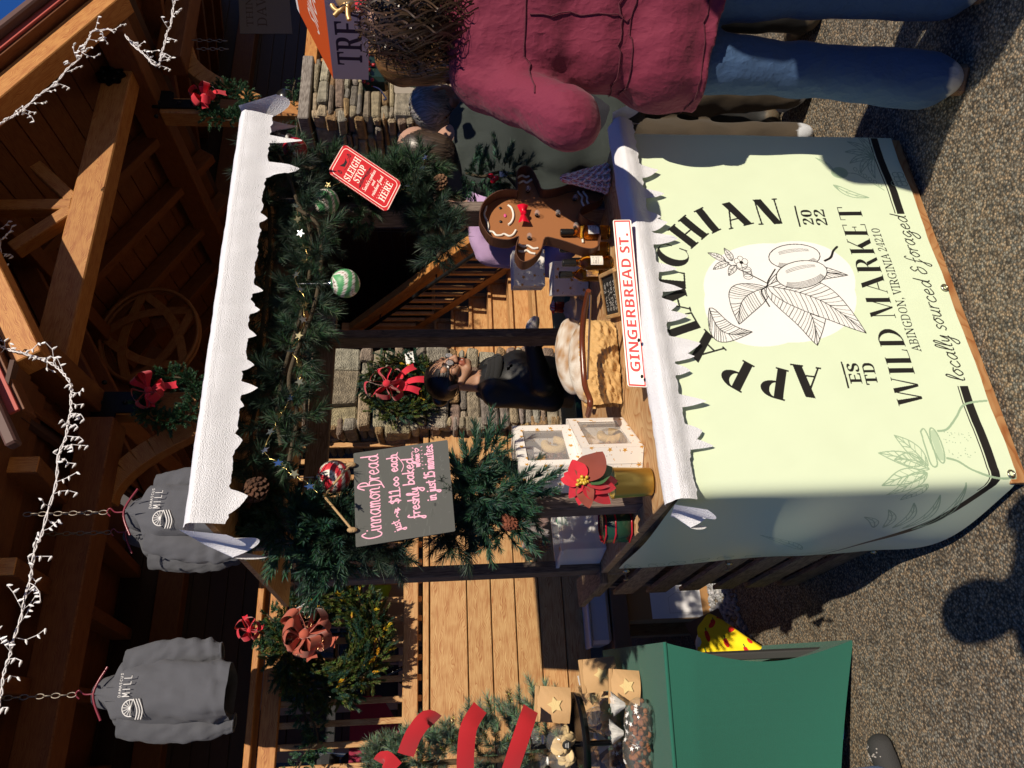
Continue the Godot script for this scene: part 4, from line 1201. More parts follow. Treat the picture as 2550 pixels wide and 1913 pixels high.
	# red sleigh sign on the right garland
	var rc := Color(0.78, 0.1, 0.13); var wh := Color(0.97, 0.93, 0.88); var bk := Color(0.08, 0.07, 0.07)
	var sg := Cv.new(400, 780, Vector2.ZERO, 400.0, rc)
	for k in 44:
		var u := k / 44.0
		for e in [[Vector2(u, 0.0), Vector2(u + 0.012, 0.02)], [Vector2(u, 1.93), Vector2(u + 0.012, 1.95)], [Vector2(0, u * 1.95), Vector2(0.02, u * 1.95 + 0.02)], [Vector2(0.98, u * 1.95), Vector2(1.0, u * 1.95 + 0.02)]]: sg.line(e, 0.014, wh)
	var rim := []
	for k in 4:
		var cc: Vector2 = [Vector2(0.2, 0.2), Vector2(0.8, 0.2), Vector2(0.8, 1.75), Vector2(0.2, 1.75)][k]
		for j in 7: rim.append(cc + Vector2.from_angle(PI + PI / 2 * k + PI / 12 * j) * 0.12)
	rim.append(rim[0])
	sg.line(rim, 0.018, wh)
	sg.fill(PackedVector2Array([Vector2(0.36, 1.74), Vector2(0.42, 1.6), Vector2(0.58, 1.6), Vector2(0.66, 1.72), Vector2(0.6, 1.68), Vector2(0.5, 1.67), Vector2(0.44, 1.7)]), bk)
	sg.line(smooth([Vector2(0.34, 1.56), Vector2(0.5, 1.54), Vector2(0.66, 1.56), Vector2(0.72, 1.62), Vector2(0.68, 1.65)]), 0.014, bk)
	for q in [0.22, 0.78]: leaf(sg, Vector2(q, 1.58), Vector2(q, 1.72), 0.04, 0.0, bk, rc, 0.012, 5)
	typeset(sg, "SLEIGH", Vector2(0.13, 1.28), 0.21, 0.74, wh, true, true)
	typeset(sg, "STOP", Vector2(0.24, 1.04), 0.2, 0.52, wh, true, true)
	for q in [[Vector2(0.5, 0.98), Vector2(0.15, 0.96)], [Vector2(0.5, 0.98), Vector2(0.85, 0.96)]]: leaf(sg, q[0], q[1], 0.035, 0.05, bk, rc, 0.012, 7)
	hand(sg, "Santa's cookies", Vector2(0.16, 0.78), 0.055, 0.014, wh, 0.68, 0.1)
	hand(sg, "and", Vector2(0.42, 0.66), 0.05, 0.013, wh, 0.16, 0.1)
	hand(sg, "reindeer feed", Vector2(0.18, 0.52), 0.055, 0.014, wh, 0.64, 0.1)
	for k in 8: sg.dot(Vector2(0.2 + 0.085 * k, 0.42), 0.011, wh)
	typeset(sg, "HERE", Vector2(0.2, 0.19), 0.19, 0.6, wh, true, true)
	t = thing("sleigh_sign", "tilted red sign reading SLEIGH STOP HERE on the right post garland", "sign", SF, Vector3(1.1234, 1.8295, -0.1))
	card(t, "plate", Vector3(1.149, 1.9466, -0.1), Vector3(1.2746, 1.8988, -0.1), Vector3(0.9842, 1.7521, -0.1), 0.004, mat_tex("sleigh_print", tex(sg.im), 0.55), 0.02, lin(0.4, 0.02, 0.03))
	# enamel street sign lying along the counter front
	var gb := Cv.new(1400, 210, Vector2.ZERO, 200.0, Color(0.95, 0.94, 0.9))
	gb.line([Vector2(0.06, 0.1), Vector2(0.06, 0.95), Vector2(6.94, 0.95), Vector2(6.94, 0.1), Vector2(0.06, 0.1)], 0.07, Color(0.75, 0.1, 0.12))
	typeset(gb, "GINGERBREAD ST.", Vector2(0.6, 0.24), 0.56, 5.8, Color(0.75, 0.09, 0.12), false, true)
	t = thing("street_sign", "white enamel sign reading GINGERBREAD ST. in red on the counter", "sign", SF, Vector3(0.6241, 1, -0.0649))
	card(t, "plate", Vector3(0.3259, 1.065, -0.0395), Vector3(0.8392, 1.065, 0.0505), Vector3(0.3118, 1.015, -0.0201), 0.004, mat_tex("street_print", tex(gb.im), 0.6), 0.006, lin(0.4, 0.02, 0.03))
	g = geo(lin(0.02, 0.02, 0.02))
	for q in [Vector3(0.4394, 1.02, 0.0161), Vector3(0.3357, 1.02, -0.0049), Vector3(0.645, 1.02, -0.0196)]: g.ball(xf(q + Vector3(0, 0.012, 0.006)).scaled_local(Vector3(0.006, 0.004, 0.006)), 8, 6)
	obj("rivet", g, M.iron, t)
	# felt icicles
	felt("felt_trim", "white felt icicle trim along the front edge of the counter", 0.995, -0.03, 1.27, [Vector3(1.0626, 0.8841, 0.03), Vector3(0.9647, 0.8779, 0.03), Vector3(0.8747, 0.9017, 0.03), Vector3(0.8547, 0.8844, 0.03), Vector3(0.7925, 0.8602, 0.03), Vector3(0.6809, 0.8805, 0.03), Vector3(0.61, 0.8761, 0.03), Vector3(0.5577, 0.9002, 0.03), Vector3(0.5181, 0.8745, 0.03), Vector3(0.4306, 0.8517, 0.03), Vector3(0.3846, 0.8783, 0.03), Vector3(0.3421, 0.897, 0.03), Vector3(0.246, 0.8682, 0.03), Vector3(0.1618, 0.8943, 0.03), Vector3(0.1176, 0.8703, 0.03)], 0.052, false)
	felt("felt_trim", "white felt icicle trim along the front edge of the canopy", 2.19, -0.05, 1.27, [Vector3(1.1624, 2.0024, 0.05), Vector3(1.0606, 2.0088, 0.05), Vector3(1.0424, 2.0701, 0.05), Vector3(0.9018, 2.1069, 0.05), Vector3(0.8637, 2.0866, 0.05), Vector3(0.7414, 2.1136, 0.05), Vector3(0.6117, 2.0769, 0.05), Vector3(0.5663, 2.0952, 0.05), Vector3(0.5482, 2.0798, 0.05), Vector3(0.4679, 2.082, 0.05), Vector3(0.3795, 2.08, 0.05), Vector3(0.3102, 2.0635, 0.05), Vector3(0.2597, 2.0946, 0.05), Vector3(0.1652, 2.0892, 0.05), Vector3(0.1452, 2.1036, 0.05), Vector3(0.016, 2.12, 0.05), Vector3(0.019, 2.0615, 0.05)], 0.085, true)

func felt(called: String, label: String, top: float, x0: float, x1: float, tips: Array, drop: float, canopy: bool) -> void:
	var t := thing(called, label, "trim", SF, Vector3(0.6, top - 0.1, 0.03))
	var g := geo(Color.WHITE)
	var n := FastNoiseLite.new()
	n.seed = 9 if canopy else 4; n.frequency = 4.0
	var nx := 560
	var low := func(x: float) -> float:
		var d := drop + 0.008 * n.get_noise_2d(x * 6.0, 7.0)
		for p: Vector3 in tips:
			var L := top - p.y - drop
			if L <= 0: continue
			var ph: float = sin(p.x * 91.0)
			var wd: float = (0.02 if canopy else 0.022) * (1.0 + 0.35 * ph)
			var q: float = (x - p.x) / wd
			q = absf(q) * (1.0 + 0.45 * ph * signf(q))
			# a finger: broad at the root, rounded at the tip
			if q < 1.0: d = maxf(d, drop - 0.012 + (L + 0.012) * (pow(1.0 - q, 0.62) * 0.8 + 0.2 * sqrt(1.0 - q * q)))
		return top - d
	var prof := func(u: float, v: float) -> Vector3:
		var x := lerpf(x0, x1, u)
		var w := 0.002 * n.get_noise_2d(x * 2.0, v * 1.0)
		var back := 0.06 + 0.01 * n.get_noise_2d(x * 4.0, 30.0)
		if v < 0.25: # on the top
			var k := v / 0.25
			return Vector3(x, top + 0.012 + 0.012 * sin(PI * k) + w, 0.02 - back * (1 - k))
		if v < 0.45: # the roll over the edge
			var k := (v - 0.25) / 0.2
			return Vector3(x, top + 0.012 - 0.026 * (1 - cos(k * PI / 2)) + w, 0.02 + 0.026 * sin(k * PI / 2))
		var k := (v - 0.45) / 0.55
		var y := lerpf(top - 0.014, low.call(x), k)
		var curl := n.get_noise_2d(x * 6.0, 50.0)
		var deep: float = top - 0.014 - y
		var z := 0.046 + 0.006 * sin(minf(1.0, deep / drop) * PI) * n.get_noise_2d(x * 2.5, 3.0) - 0.004 + maxf(0.0, deep - drop) * 0.22 * curl * (1.8 if canopy else 0.8) - 0.02 * smoothstep(0.0, drop, deep)
		return Vector3(x, y, z)
	g.grid(nx, 22, prof)
	obj("front_strip", g, M.felt, t)
	# the gathered corner at each end
	for e in [0, 1]:
		g = geo(Color.WHITE)
		var xe := x0 if e == 0 else x1
		var sg := -1.0 if e == 0 else 1.0
		var ct := func(u: float, v: float) -> Vector3:
			var zz := 0.045 - u * (0.17 if canopy else 0.11)
			var len := (0.15 if canopy else 0.1) * (0.45 + 0.55 * absf(sin(u * 7.0 + 0.6)))
			var out := 0.012 + 0.02 * v + 0.018 * v * sin(u * 9.0 + e)
			return Vector3(xe + sg * (out + 0.004), top + 0.016 - v * len - 0.02 * u, zz + 0.03 * v * (0.5 - u))
		g.grid(40, 14, ct, e == 1)
		obj("side_flap", g, M.felt, t)

# ---- evergreens
var sprig := {}

func make_sprig(n: int, stem: float, nl: float, w: float, spread: float, c: Color, sd: int) -> Mesh:
	var r := RandomNumberGenerator.new()
	r.seed = sd
	var g := geo(c * 0.5)
	g.tube([Vector3.ZERO, Vector3(0, stem, 0)], 0.0016, 4, false)
	for i in n:
		var u := r.randf()
		var a := r.randf() * TAU
		var tilt := spread * r.randf_range(0.6, 1.15) * (1.0 - 0.45 * u)
		var d := Vector3(cos(a) * sin(tilt), cos(tilt), sin(a) * sin(tilt))
		var p := Vector3(0, stem * (0.05 + 0.95 * u), 0)
		var l := nl * r.randf_range(0.7, 1.15)
		var sd2 := d.cross(Vector3(r.randf() - 0.5, r.randf() - 0.5, r.randf() - 0.5)).normalized() * w * 0.5
		var e := p + d * l
		var mid := p + d * l * 0.55 + d.cross(sd2).normalized() * l * 0.06
		g.col = Color(c.r * r.randf_range(0.6, 1.4), c.g * r.randf_range(0.7, 1.3), c.b * r.randf_range(0.6, 1.4))
		var nn := sd2.cross(d).normalized()
		var i0 := g.vert(p - sd2, nn); g.vert(p + sd2, nn); g.vert(mid + sd2 * 0.9, nn); g.vert(mid - sd2 * 0.9, nn); g.vert(e, nn)
		g.I.append_array([i0, i0 + 2, i0 + 1, i0, i0 + 3, i0 + 2, i0 + 3, i0 + 4, i0 + 2])
	return g.mesh()

func along(pts: Array, n: int) -> Array: # even points on a smoothed path: [point, direction]
	var s := smooth(pts, 10)
	var acc := [0.0]
	for i in range(1, s.size()): acc.append(acc[-1] + (s[i] as Vector3).distance_to(s[i - 1]))
	var out := []
	for k in n:
		var want: float = acc[-1] * (k + 0.5) / n
		var i := 1
		while i < s.size() - 1 and acc[i] < want: i += 1
		var u: float = (want - acc[i - 1]) / maxf(1e-6, acc[i] - acc[i - 1])
		out.append([(s[i - 1] as Vector3).lerp(s[i], u), ((s[i] as Vector3) - s[i - 1]).normalized()])
	return out

func point_to(p: Vector3, d: Vector3, s := 1.0) -> Transform3D:
	var y := d.normalized()
	var x := y.cross(Vector3(0.31, 0.2, 0.93)).normalized()
	return Transform3D(Basis(x, y, x.cross(y)).rotated(y, rr(0, TAU)) * s, p)

# needles around a path: kind of sprig, how many, how far out
func bristle(t: Node3D, pts: Array, n: int, kind: String, out := 0.75, size := 1.0, tint := 0.25, rad := 0.0, face := Vector3.ZERO) -> void:
	var ts := []; var cs := []
	for q in along(pts, n):
		var d: Vector3 = q[1]
		var a := rr(0, TAU)
		var x := d.cross(Vector3(0.2, 0.9, 0.3)).normalized()
		var side := (x * cos(a) + d.cross(x) * sin(a))
		if face != Vector3.ZERO and side.dot(face) < -0.35: side = -side
		var dir := (d * (1.0 if rng.randf() < 0.7 else -1.0) * (1.0 - out) * 1.6 + side * out * 1.3).normalized()
		ts.append(point_to(q[0] + side * rad * rr(0.2, 1.0), dir, size * rr(0.75, 1.2)))
		var k := 1.0 + rr(-tint, tint)
		cs.append(Color(k * rr(0.9, 1.15), k, k * rr(0.85, 1.1)))
	many("needles", sprig[kind], M.needle, t, ts, cs)
	var g := geo(lin(0.06, 0.045, 0.025))
	g.tube(smooth(pts, 8), 0.006, 6)
	obj("branch", g, M.rough, t)

func ring(c: Vector3, rx: float, ry: float, n := 24, nz := Vector3(0, 0, 1)) -> Array:
	var out := []
	for k in n + 1: out.append(c + Vector3(cos(TAU * k / n) * rx, sin(TAU * k / n) * ry, 0))
	return out

# a ribbon bow: loops and tails of velvet about a knot, in the plane facing +z
func bow(parent: Node, called: String, c: Vector3, size: float, loops: int, tails: Array, col: Color, m: Material, w := 0.35, sd := 1) -> void:
	var r := RandomNumberGenerator.new()
	r.seed = sd
	var g := geo(col)
	for k in loops:
		var a := TAU * k / loops + r.randf_range(-0.25, 0.25)
		var l := size * r.randf_range(0.75, 1.1)
		var d := Vector3(cos(a), sin(a), r.randf_range(0.1, 0.7)).normalized()
		var nn := d.cross(Vector3(0, 0, 1)).normalized()
		var ph := r.randf_range(-0.9, 0.9)
		var lift := (nn * cos(ph) + nn.cross(d) * sin(ph)) * r.randf_range(0.7, 1.0) * size * (1 if k % 2 else -1)
		var side := (nn.cross(d) * cos(ph) - nn * sin(ph)) * size * w
		g.col = vary(col, 0.12)
		g.grid(14, 2, func(u: float, v: float) -> Vector3:
			var s := sin(PI * u)
			var along_ := d * l * pow(s, 0.8) + lift * sin(TAU * u) * 0.5 * s
			return c + Vector3(0, 0, 0.012) + along_ + side * (v - 0.5) * (0.35 + 0.65 * s))
	for tl in tails:
		var e: Vector3 = c + tl
		var d := (e - c)
		var side := d.cross(Vector3(0, 0, 1)).normalized() * size * w * 0.9
		g.col = vary(col, 0.1)
		g.grid(12, 2, func(u: float, v: float) -> Vector3:
			return c + d * u + Vector3(0, 0, 0.03 * size + 0.25 * size * sin(u * 5.0 + sd)) + side * (v - 0.5) * (0.5 + 0.5 * u) + (d.normalized() * size * 0.12 * absf(v - 0.5) * (1 if u > 0.95 else 0)))
	g.col = col
	g.ball(xf(c + Vector3(0, 0, size * 0.22)).scaled_local(Vector3(size * 0.2, size * 0.2, size * 0.16)), 10, 8)
	obj(called, g, m, parent)

func cone(called: String, label: String, p: Vector3, s: float, rot: Vector3, c: Color) -> void:
	var t := thing(called, label, "pine cone", SF, p, "pine cones in the stall greenery")
	var g := geo(c)
	var tr := Transform3D(Basis.from_euler(rot), p)
	for i in 70:
		var u := i / 70.0
		var a := i * 2.39996
		var rad := s * 0.5 * sin(PI * (0.12 + 0.8 * u)) 
		var y := s * (u - 0.5) * 1.1
		g.col = vary(c, 0.3)
		var b := tr * Transform3D(Basis(Vector3.UP, -a), Vector3(0, y, 0)) * Transform3D(Basis(Vector3(0, 0, 1), 0.5 - u * 0.9), Vector3(rad * 0.55, 0, 0))
		g.box(b * xf(Vector3(rad * 0.3, 0, 0)), Vector3(rad * 0.75 + 0.004, s * 0.045, s * 0.2), s * 0.015)
	obj("scales", g, M.rough, t)

func star_wire(t: Node3D, pts: Array, n: int) -> void:
	var g := geo(lin(0.55, 0.42, 0.16))
	var s := smooth(pts, 8)
	for i in s.size(): s[i] = s[i] + Vector3(rr(-0.004, 0.004), rr(-0.004, 0.004), rr(-0.004, 0.004))
	g.tube(s, 0.0013, 4)
	obj("wire", g, M.steel, t)
	for q in along(pts, n):
		var st := geo(lin(0.75, 0.62, 0.3) if rng.randf() < 0.7 else lin(0.7, 0.75, 0.8))
		var poly := PackedVector2Array()
		for k in 10: poly.append(Vector2.from_angle(TAU * k / 10.0) * (0.013 if k % 2 == 0 else 0.0055))
		st.prism(poly, 0.0015, Transform3D(Basis.from_euler(Vector3(rr(-0.6, 0.6), rr(-0.6, 0.6), rr(0, 6))), q[0] + Vector3(0, 0, 0.008)))
		obj("star", st, M.steel, t)

func make_greens() -> void:
	sprig["pine"] = make_sprig(110, 0.07, 0.042, 0.0016, 1.05, lin(0.03, 0.065, 0.032), 1)
	sprig["dark"] = make_sprig(110, 0.075, 0.045, 0.0016, 0.95, lin(0.018, 0.042, 0.026), 2)
	sprig["fir"] = make_sprig(90, 0.08, 0.026, 0.0022, 0.8, lin(0.025, 0.075, 0.045), 3)
	sprig["short"] = make_sprig(60, 0.035, 0.015, 0.0022, 0.9, lin(0.03, 0.085, 0.045), 4)
	sprig["blue"] = make_sprig(120, 0.06, 0.038, 0.0015, 1.0, lin(0.14, 0.21, 0.14), 5)
	sprig["cedar"] = make_sprig(60, 0.06, 0.02, 0.004, 0.7, lin(0.07, 0.1, 0.02), 6)
	sprig["gold"] = make_sprig(40, 0.05, 0.018, 0.005, 0.7, lin(0.55, 0.38, 0.02), 7)
	sprig["tinsel"] = make_sprig(80, 0.05, 0.022, 0.0012, 1.3, lin(0.5, 0.45, 0.22), 8)
	# along under the canopy
	var top := [Vector3(1.2906, 2.1825, -0.1), Vector3(1.1447, 2.1504, -0.1), Vector3(0.9979, 2.1191, -0.1), Vector3(0.8735, 2.1064, -0.1), Vector3(0.7547, 2.1012, -0.1), Vector3(0.6411, 2.1009, -0.1), Vector3(0.5325, 2.1029, -0.1), Vector3(0.4284, 2.0993, -0.1), Vector3(0.3286, 2.0958, -0.1), Vector3(0.2331, 2.1031, -0.1), Vector3(0.107, 2.0758, -0.1)]
	var t := thing("canopy_garland", "dark pine garland hanging along the front under the canopy", "garland", SF, Vector3(0.6, 2.0, -0.1))
	bristle(t, top, 190, "dark", 0.75, 0.85, 0.3, 0.035)
	bristle(t, [Vector3(1.1931, 2.1018, -0.06), Vector3(1.11, 2.0641, -0.06), Vector3(0.9973, 2.0253, -0.06), Vector3(0.8889, 1.982, -0.06), Vector3(0.7845, 1.9698, -0.06), Vector3(0.6702, 1.9745, -0.06), Vector3(0.5611, 1.9903, -0.06), Vector3(0.4569, 2.0109, -0.06), Vector3(0.3571, 2.0252, -0.06), Vector3(0.2614, 2.0284, -0.06), Vector3(0.1802, 2.0116, -0.06)], 110, "dark", 0.75, 0.85, 0.3, 0.03)
	bristle(t, [Vector3(0.9413, 2.0162, -0.03), Vector3(0.8807, 1.9528, -0.03), Vector3(0.7629, 1.9346, -0.03), Vector3(0.6366, 1.9391, -0.03), Vector3(0.5428, 1.9561, -0.03), Vector3(0.4154, 1.9915, -0.03), Vector3(0.342, 1.997, -0.03), Vector3(0.2586, 1.9702, -0.03), Vector3(0.1235, 1.9813, -0.03)], 55, "pine", 0.75, 0.9, 0.3, 0.025)
	t = thing("post_garland", "pine garland wound down the right hand stall post", "garland", SF, Vector3(1.15, 1.4, -0.25))
	bristle(t, [Vector3(1.372, 2.1161, -0.27), Vector3(1.3171, 2.0424, -0.27), Vector3(1.3553, 1.9742, -0.27), Vector3(1.2452, 1.927, -0.27), Vector3(1.1387, 1.8539, -0.27), Vector3(1.2835, 1.7735, -0.27), Vector3(1.3217, 1.7026, -0.27), Vector3(1.2483, 1.6312, -0.27), Vector3(1.1404, 1.6039, -0.27), Vector3(1.0702, 1.6462, -0.27)], 190, "pine", 0.75, 0.9, 0.3, 0.04)
	bristle(t, [Vector3(1.1861, 1.7132, -0.22), Vector3(1.1338, 1.6581, -0.22), Vector3(1.065, 1.6175, -0.22), Vector3(0.981, 1.5646, -0.22), Vector3(0.8991, 1.5926, -0.22)], 70, "dark", 0.75, 0.9, 0.25, 0.03)
	bristle(t, [Vector3(1.1856, 1.7681, -0.22), Vector3(1.2402, 1.6857, -0.22), Vector3(1.3143, 1.6294, -0.22)], 50, "pine", 0.8, 1.0, 0.3, 0.04)
	bristle(t, [Vector3(1.3327, 1.4848, -0.3), Vector3(1.3144, 1.4264, -0.3), Vector3(1.3344, 1.3514, -0.3), Vector3(1.2592, 1.2964, -0.3)], 60, "fir", 0.85, 1.0, 0.3, 0.04)
	bristle(t, [Vector3(1.2179, 1.8992, -0.28), Vector3(1.1469, 1.8552, -0.28), Vector3(1.0947, 1.8124, -0.28)], 36, "fir", 0.8, 1.0, 0.3, 0.03)
	t = thing("post_garland", "fir garland bunch at the top of the left hand stall post", "garland", SF, Vector3(0.05, 1.9, -0.2))
	bristle(t, [Vector3(0.112, 2.121, -0.25), Vector3(0.0751, 2.0629, -0.25), Vector3(0.0048, 2.0139, -0.25), Vector3(-0.0081, 1.9697, -0.25), Vector3(0.0129, 1.9273, -0.25), Vector3(-0.0114, 1.8823, -0.25), Vector3(-0.0239, 1.849, -0.25)], 170, "fir", 0.75, 1.15, 0.25, 0.05)
	bristle(t, [Vector3(0.0771, 2.0285, -0.3), Vector3(0.0514, 1.9706, -0.3), Vector3(-0.054, 1.9201, -0.3), Vector3(-0.1107, 1.8954, -0.3)], 90, "fir", 0.6, 1.1, 0.25, 0.04)
	bristle(t, [Vector3(0.0582, 1.9076, -0.25), Vector3(0.022, 1.8617, -0.25), Vector3(-0.0475, 1.8154, -0.25), Vector3(-0.0745, 1.6944, -0.25)], 60, "dark", 0.7, 0.9, 0.25, 0.03)
	t = thing("post_garland", "loose fir garland tips sticking out below the chalkboard", "garland", SF, Vector3(0.05, 1.3, -0.2))
	bristle(t, [Vector3(0.1331, 1.557, -0.26), Vector3(0.1439, 1.5099, -0.26), Vector3(0.1926, 1.4727, -0.26), Vector3(0.2168, 1.4358, -0.26)], 60, "fir", 0.6, 1.15, 0.2, 0.03)
	bristle(t, [Vector3(0.0896, 1.5352, -0.24), Vector3(0.0758, 1.4782, -0.24), Vector3(0.0855, 1.4084, -0.24), Vector3(0.0712, 1.3395, -0.24)], 90, "fir", 0.6, 1.2, 0.2, 0.04)
	bristle(t, [Vector3(0.0541, 1.5355, -0.28), Vector3(0.0283, 1.4784, -0.28), Vector3(0.0144, 1.421, -0.28), Vector3(0.0246, 1.3738, -0.28)], 70, "fir", 0.65, 1.1, 0.2, 0.04)
	bristle(t, [Vector3(0.0026, 1.5942, -0.3), Vector3(-0.0117, 1.5254, -0.3), Vector3(0.011, 1.5015, -0.3)], 30, "dark", 0.7, 1.0, 0.2, 0.02)
	cone("pine_cone", "brown pine cone in the greenery at the left end of the canopy", Vector3(0.0508, 2.06, -0.03), 0.06, Vector3(1.2, 0.4, 0), lin(0.07, 0.03, 0.015))
	cone("pine_cone", "brown pine cone on the right post beside the grey fleece", Vector3(1.1968, 1.5813, -0.2), 0.05, Vector3(0.9, 0.2, 0.3), lin(0.14, 0.07, 0.035))
	cone("pine_cone", "rust brown pine cone below the chalkboard greenery", Vector3(-0.005, 1.4056, -0.22), 0.045, Vector3(0.3, 0.4, 0.9), lin(0.2, 0.06, 0.03))
	# ornaments
	for q in [["ornament_ball", "green and white swirled ornament ball beside the red sleigh sign", Vector3(1.0447, 1.948, -0.12), lin(0.09, 0.33, 0.13), 0.042, 0.4], ["ornament_ball", "green and white swirled ornament ball hanging on a white string over the stairs", Vector3(0.6626, 1.8594, -0.02), lin(0.09, 0.33, 0.13), 0.042, 1.2], ["ornament_ball", "red and white swirled ornament ball by the top of the chalkboard", Vector3(0.1388, 1.8913, -0.2), lin(0.6, 0.03, 0.05), 0.046, 0.8]]:
		t = thing(q[0], q[1], "ornament", SF, q[2])
		var c: Color = q[3]
		var g := geo(c)
		var s := 40
		var tr := Transform3D(Basis.from_euler(Vector3(0.5, q[5], 0.5)), q[2]).scaled_local(Vector3.ONE * q[4])
		g.ball(tr, 48, 40)
		for i in g.P.size():
			var l: Vector3 = tr.affine_inverse() * g.P[i]
			var a := atan2(l.z, l.x) + 1.5 * l.y + 0.5 * sin(l.y * 3.0)
			var w := absf(fposmod(a / (TAU / 4.0), 1.0) - 0.5)
			if w < 0.2: g.C[i] = lin(0.75, 0.73, 0.68)
			if w < 0.03: g.C[i] = lin(0.25, 0.08, 0.05) if c.g > 0.2 else lin(0.05, 0.12, 0.06)
			g.C[i] = g.C[i] * (0.85 + 0.3 * fposmod(sin(i * 78.233) * 43758.5, 1.0))
		obj("ball", g, M.glitter, t)
		g = geo(lin(0.7, 0.7, 0.7))
		var up: Vector3 = q[2] + Vector3(0, q[4], 0)
		g.lathe([Vector2(0.008, -0.003), Vector2(0.008, 0.008), Vector2(0.0, 0.009)], 12, xf(up))
		obj("cap", g, M.steel, t)
		g = geo(lin(0.7, 0.72, 0.75))
		g.tube([up + Vector3(0, 0.008, 0), up + Vector3(-0.012 if q[5] < 0.5 else 0.0, 0.1 if q[5] > 0.5 else 0.06, 0.0)], 0.0012, 4)
		obj("string", g, M.plain, t)
	t = thing("ornament_ball", "shiny dark red ornament with white band at the right end of the canopy", "ornament", SF, Vector3(1.2644, 2.0606, -0.12))
	var g := geo(lin(0.35, 0.01, 0.02))
	g.ball(xf(Vector3(1.2644, 2.0606, -0.12)).scaled_local(Vector3.ONE * 0.04), 24, 16)
	obj("ball", g, M.gloss, t)
	g = geo(lin(0.75, 0.73, 0.7))
	var cc := Vector3(1.2644, 2.0606, -0.12)
	var band := []
	for k in 20: band.append(cc + Vector3(cos(k * 0.17 - 0.3) * 0.043, 0.02 * sin(k * 0.2) , sin(k * 0.17 - 0.2) * 0.043))
	g.tube(band, 0.006, 6)
	obj("band", g, M.felt, t)
	t = thing("berry_pick", "sprig of bright red berries with a green clip on the right post", "ornament", SF, Vector3(1.2695, 1.3888, -0.27))
	for q in [Vector3(1.2829, 1.3974, -0.26), Vector3(1.2607, 1.3897, -0.26), Vector3(1.272, 1.3791, -0.26)]:
		g = geo(lin(0.5, 0.01, 0.03))
		g.ball(xf(q).scaled_local(Vector3.ONE * 0.011), 14, 10)
		obj("berry", g, M.gloss, t)
	g = geo(lin(0.02, 0.16, 0.08))
	g.bar(Vector3(1.296, 1.3612, -0.27), Vector3(1.3006, 1.2964, -0.27), 0.018, 0.012, 0.002)
	obj("clip", g, M.gloss, t)
	g = geo(lin(0.8, 0.8, 0.78))
	for k in 6: g.bar(Vector3(1.2916, 1.3618, -0.265) + Vector3(-0.012, -k * 0.0045, 0.004), Vector3(1.2916, 1.3618, -0.265) + Vector3(0.012, -k * 0.0045, 0.004), 0.003, 0.006)
	obj("bristles", g, M.plain, t)
	# star lights
	t = thing("star_lights", "fine gold wire of tiny metal stars strung through the canopy garland", "string lights", SF, Vector3(0.5246, 1.9282, 0))
	star_wire(t, [Vector3(0.9389, 2.0148, 0.01), Vector3(0.8055, 1.9885, 0.01), Vector3(0.7342, 1.9668, 0.01), Vector3(0.665, 1.9927, 0.01), Vector3(0.571, 1.9622, 0.01), Vector3(0.4683, 1.9718, 0.01), Vector3(0.4311, 1.9906, 0.01), Vector3(0.3696, 1.96, 0.01), Vector3(0.3219, 1.9621, 0.01), Vector3(0.2757, 1.9847, 0.01), Vector3(0.2194, 2.011, 0.01), Vector3(0.1428, 2.0346, 0.01), Vector3(0.0986, 1.9916, 0.01), Vector3(0.0655, 1.9451, 0.01), Vector3(0.0224, 1.8985, 0.01)], 20)
	t = thing("star_lights", "fine gold wire of tiny metal stars crossing the red sleigh sign", "string lights", SF, Vector3(1.1318, 1.8362, -0.1))
	star_wire(t, [Vector3(1.1233, 1.972, -0.15), Vector3(1.1494, 1.9144, -0.15), Vector3(1.193, 1.8831, -0.15), Vector3(1.2287, 1.8376, -0.15), Vector3(1.1679, 1.8026, -0.15), Vector3(1.1597, 1.7625, -0.15), Vector3(1.1087, 1.722, -0.15), Vector3(1.1784, 1.6555, -0.15), Vector3(1.2495, 1.6308, -0.15), Vector3(1.2764, 1.6416, -0.15)], 12)
	# wreath on the stone pillar
	var wc := Vector3(-0.1142, 1.8568, 0.2)
	t = thing("wreath", "mixed evergreen wreath with gold sprigs and large red bow on the stone pillar", "wreath", BF, wc)
	bristle(t, ring(wc, 0.165, 0.18), 420, "cedar", 0.6, 1.0, 0.4, 0.07, Vector3(0, 0, 1))
	bristle(t, ring(wc + Vector3(0, 0, 0.02), 0.17, 0.18), 200, "fir", 0.6, 0.8, 0.3, 0.065, Vector3(0, 0, 1))
	bristle(t, [wc + Vector3(-0.12, 0.05, 0.06), wc + Vector3(0.0, -0.17, 0.06), wc + Vector3(0.15, -0.1, 0.06), wc + Vector3(0.15, 0.08, 0.06)], 14, "gold", 0.7, 1.0, 0.2, 0.03)
	bow(t, "red_bow", wc + Vector3(-0.02, 0.085, 0.1), 0.13, 7, [Vector3(-0.06, -0.2, 0.02), Vector3(0.02, -0.24, 0.02), Vector3(0.11, -0.17, 0.02)], lin(0.55, 0.008, 0.03), M.velvet, 0.4, 4)
	g = geo(lin(0.75, 0.74, 0.72))
	g.box(xf(Vector3(0.0612, 1.8028, 0.29), -0.3, 0, 0.15), Vector3(0.05, 0.085, 0.002).rotated(Vector3(0, 0, 1), 1.5).abs())
	obj("paper_tag", g, M.paper, t)
	# large wreath on the deck rail
	wc = Vector3(-1.6507, 2.2355, 0.12)
	t = thing("wreath", "large cedar wreath with gold sprigs and copper mesh bow on the deck rail", "wreath", BF, wc)
	bristle(t, ring(wc, 0.235, 0.23), 750, "cedar", 0.6, 1.25, 0.45, 0.1, Vector3(0, 0, 1))
	bristle(t, ring(wc + Vector3(0, 0, 0.02), 0.24, 0.235), 240, "fir", 0.6, 1.0, 0.3, 0.1, Vector3(0, 0, 1))
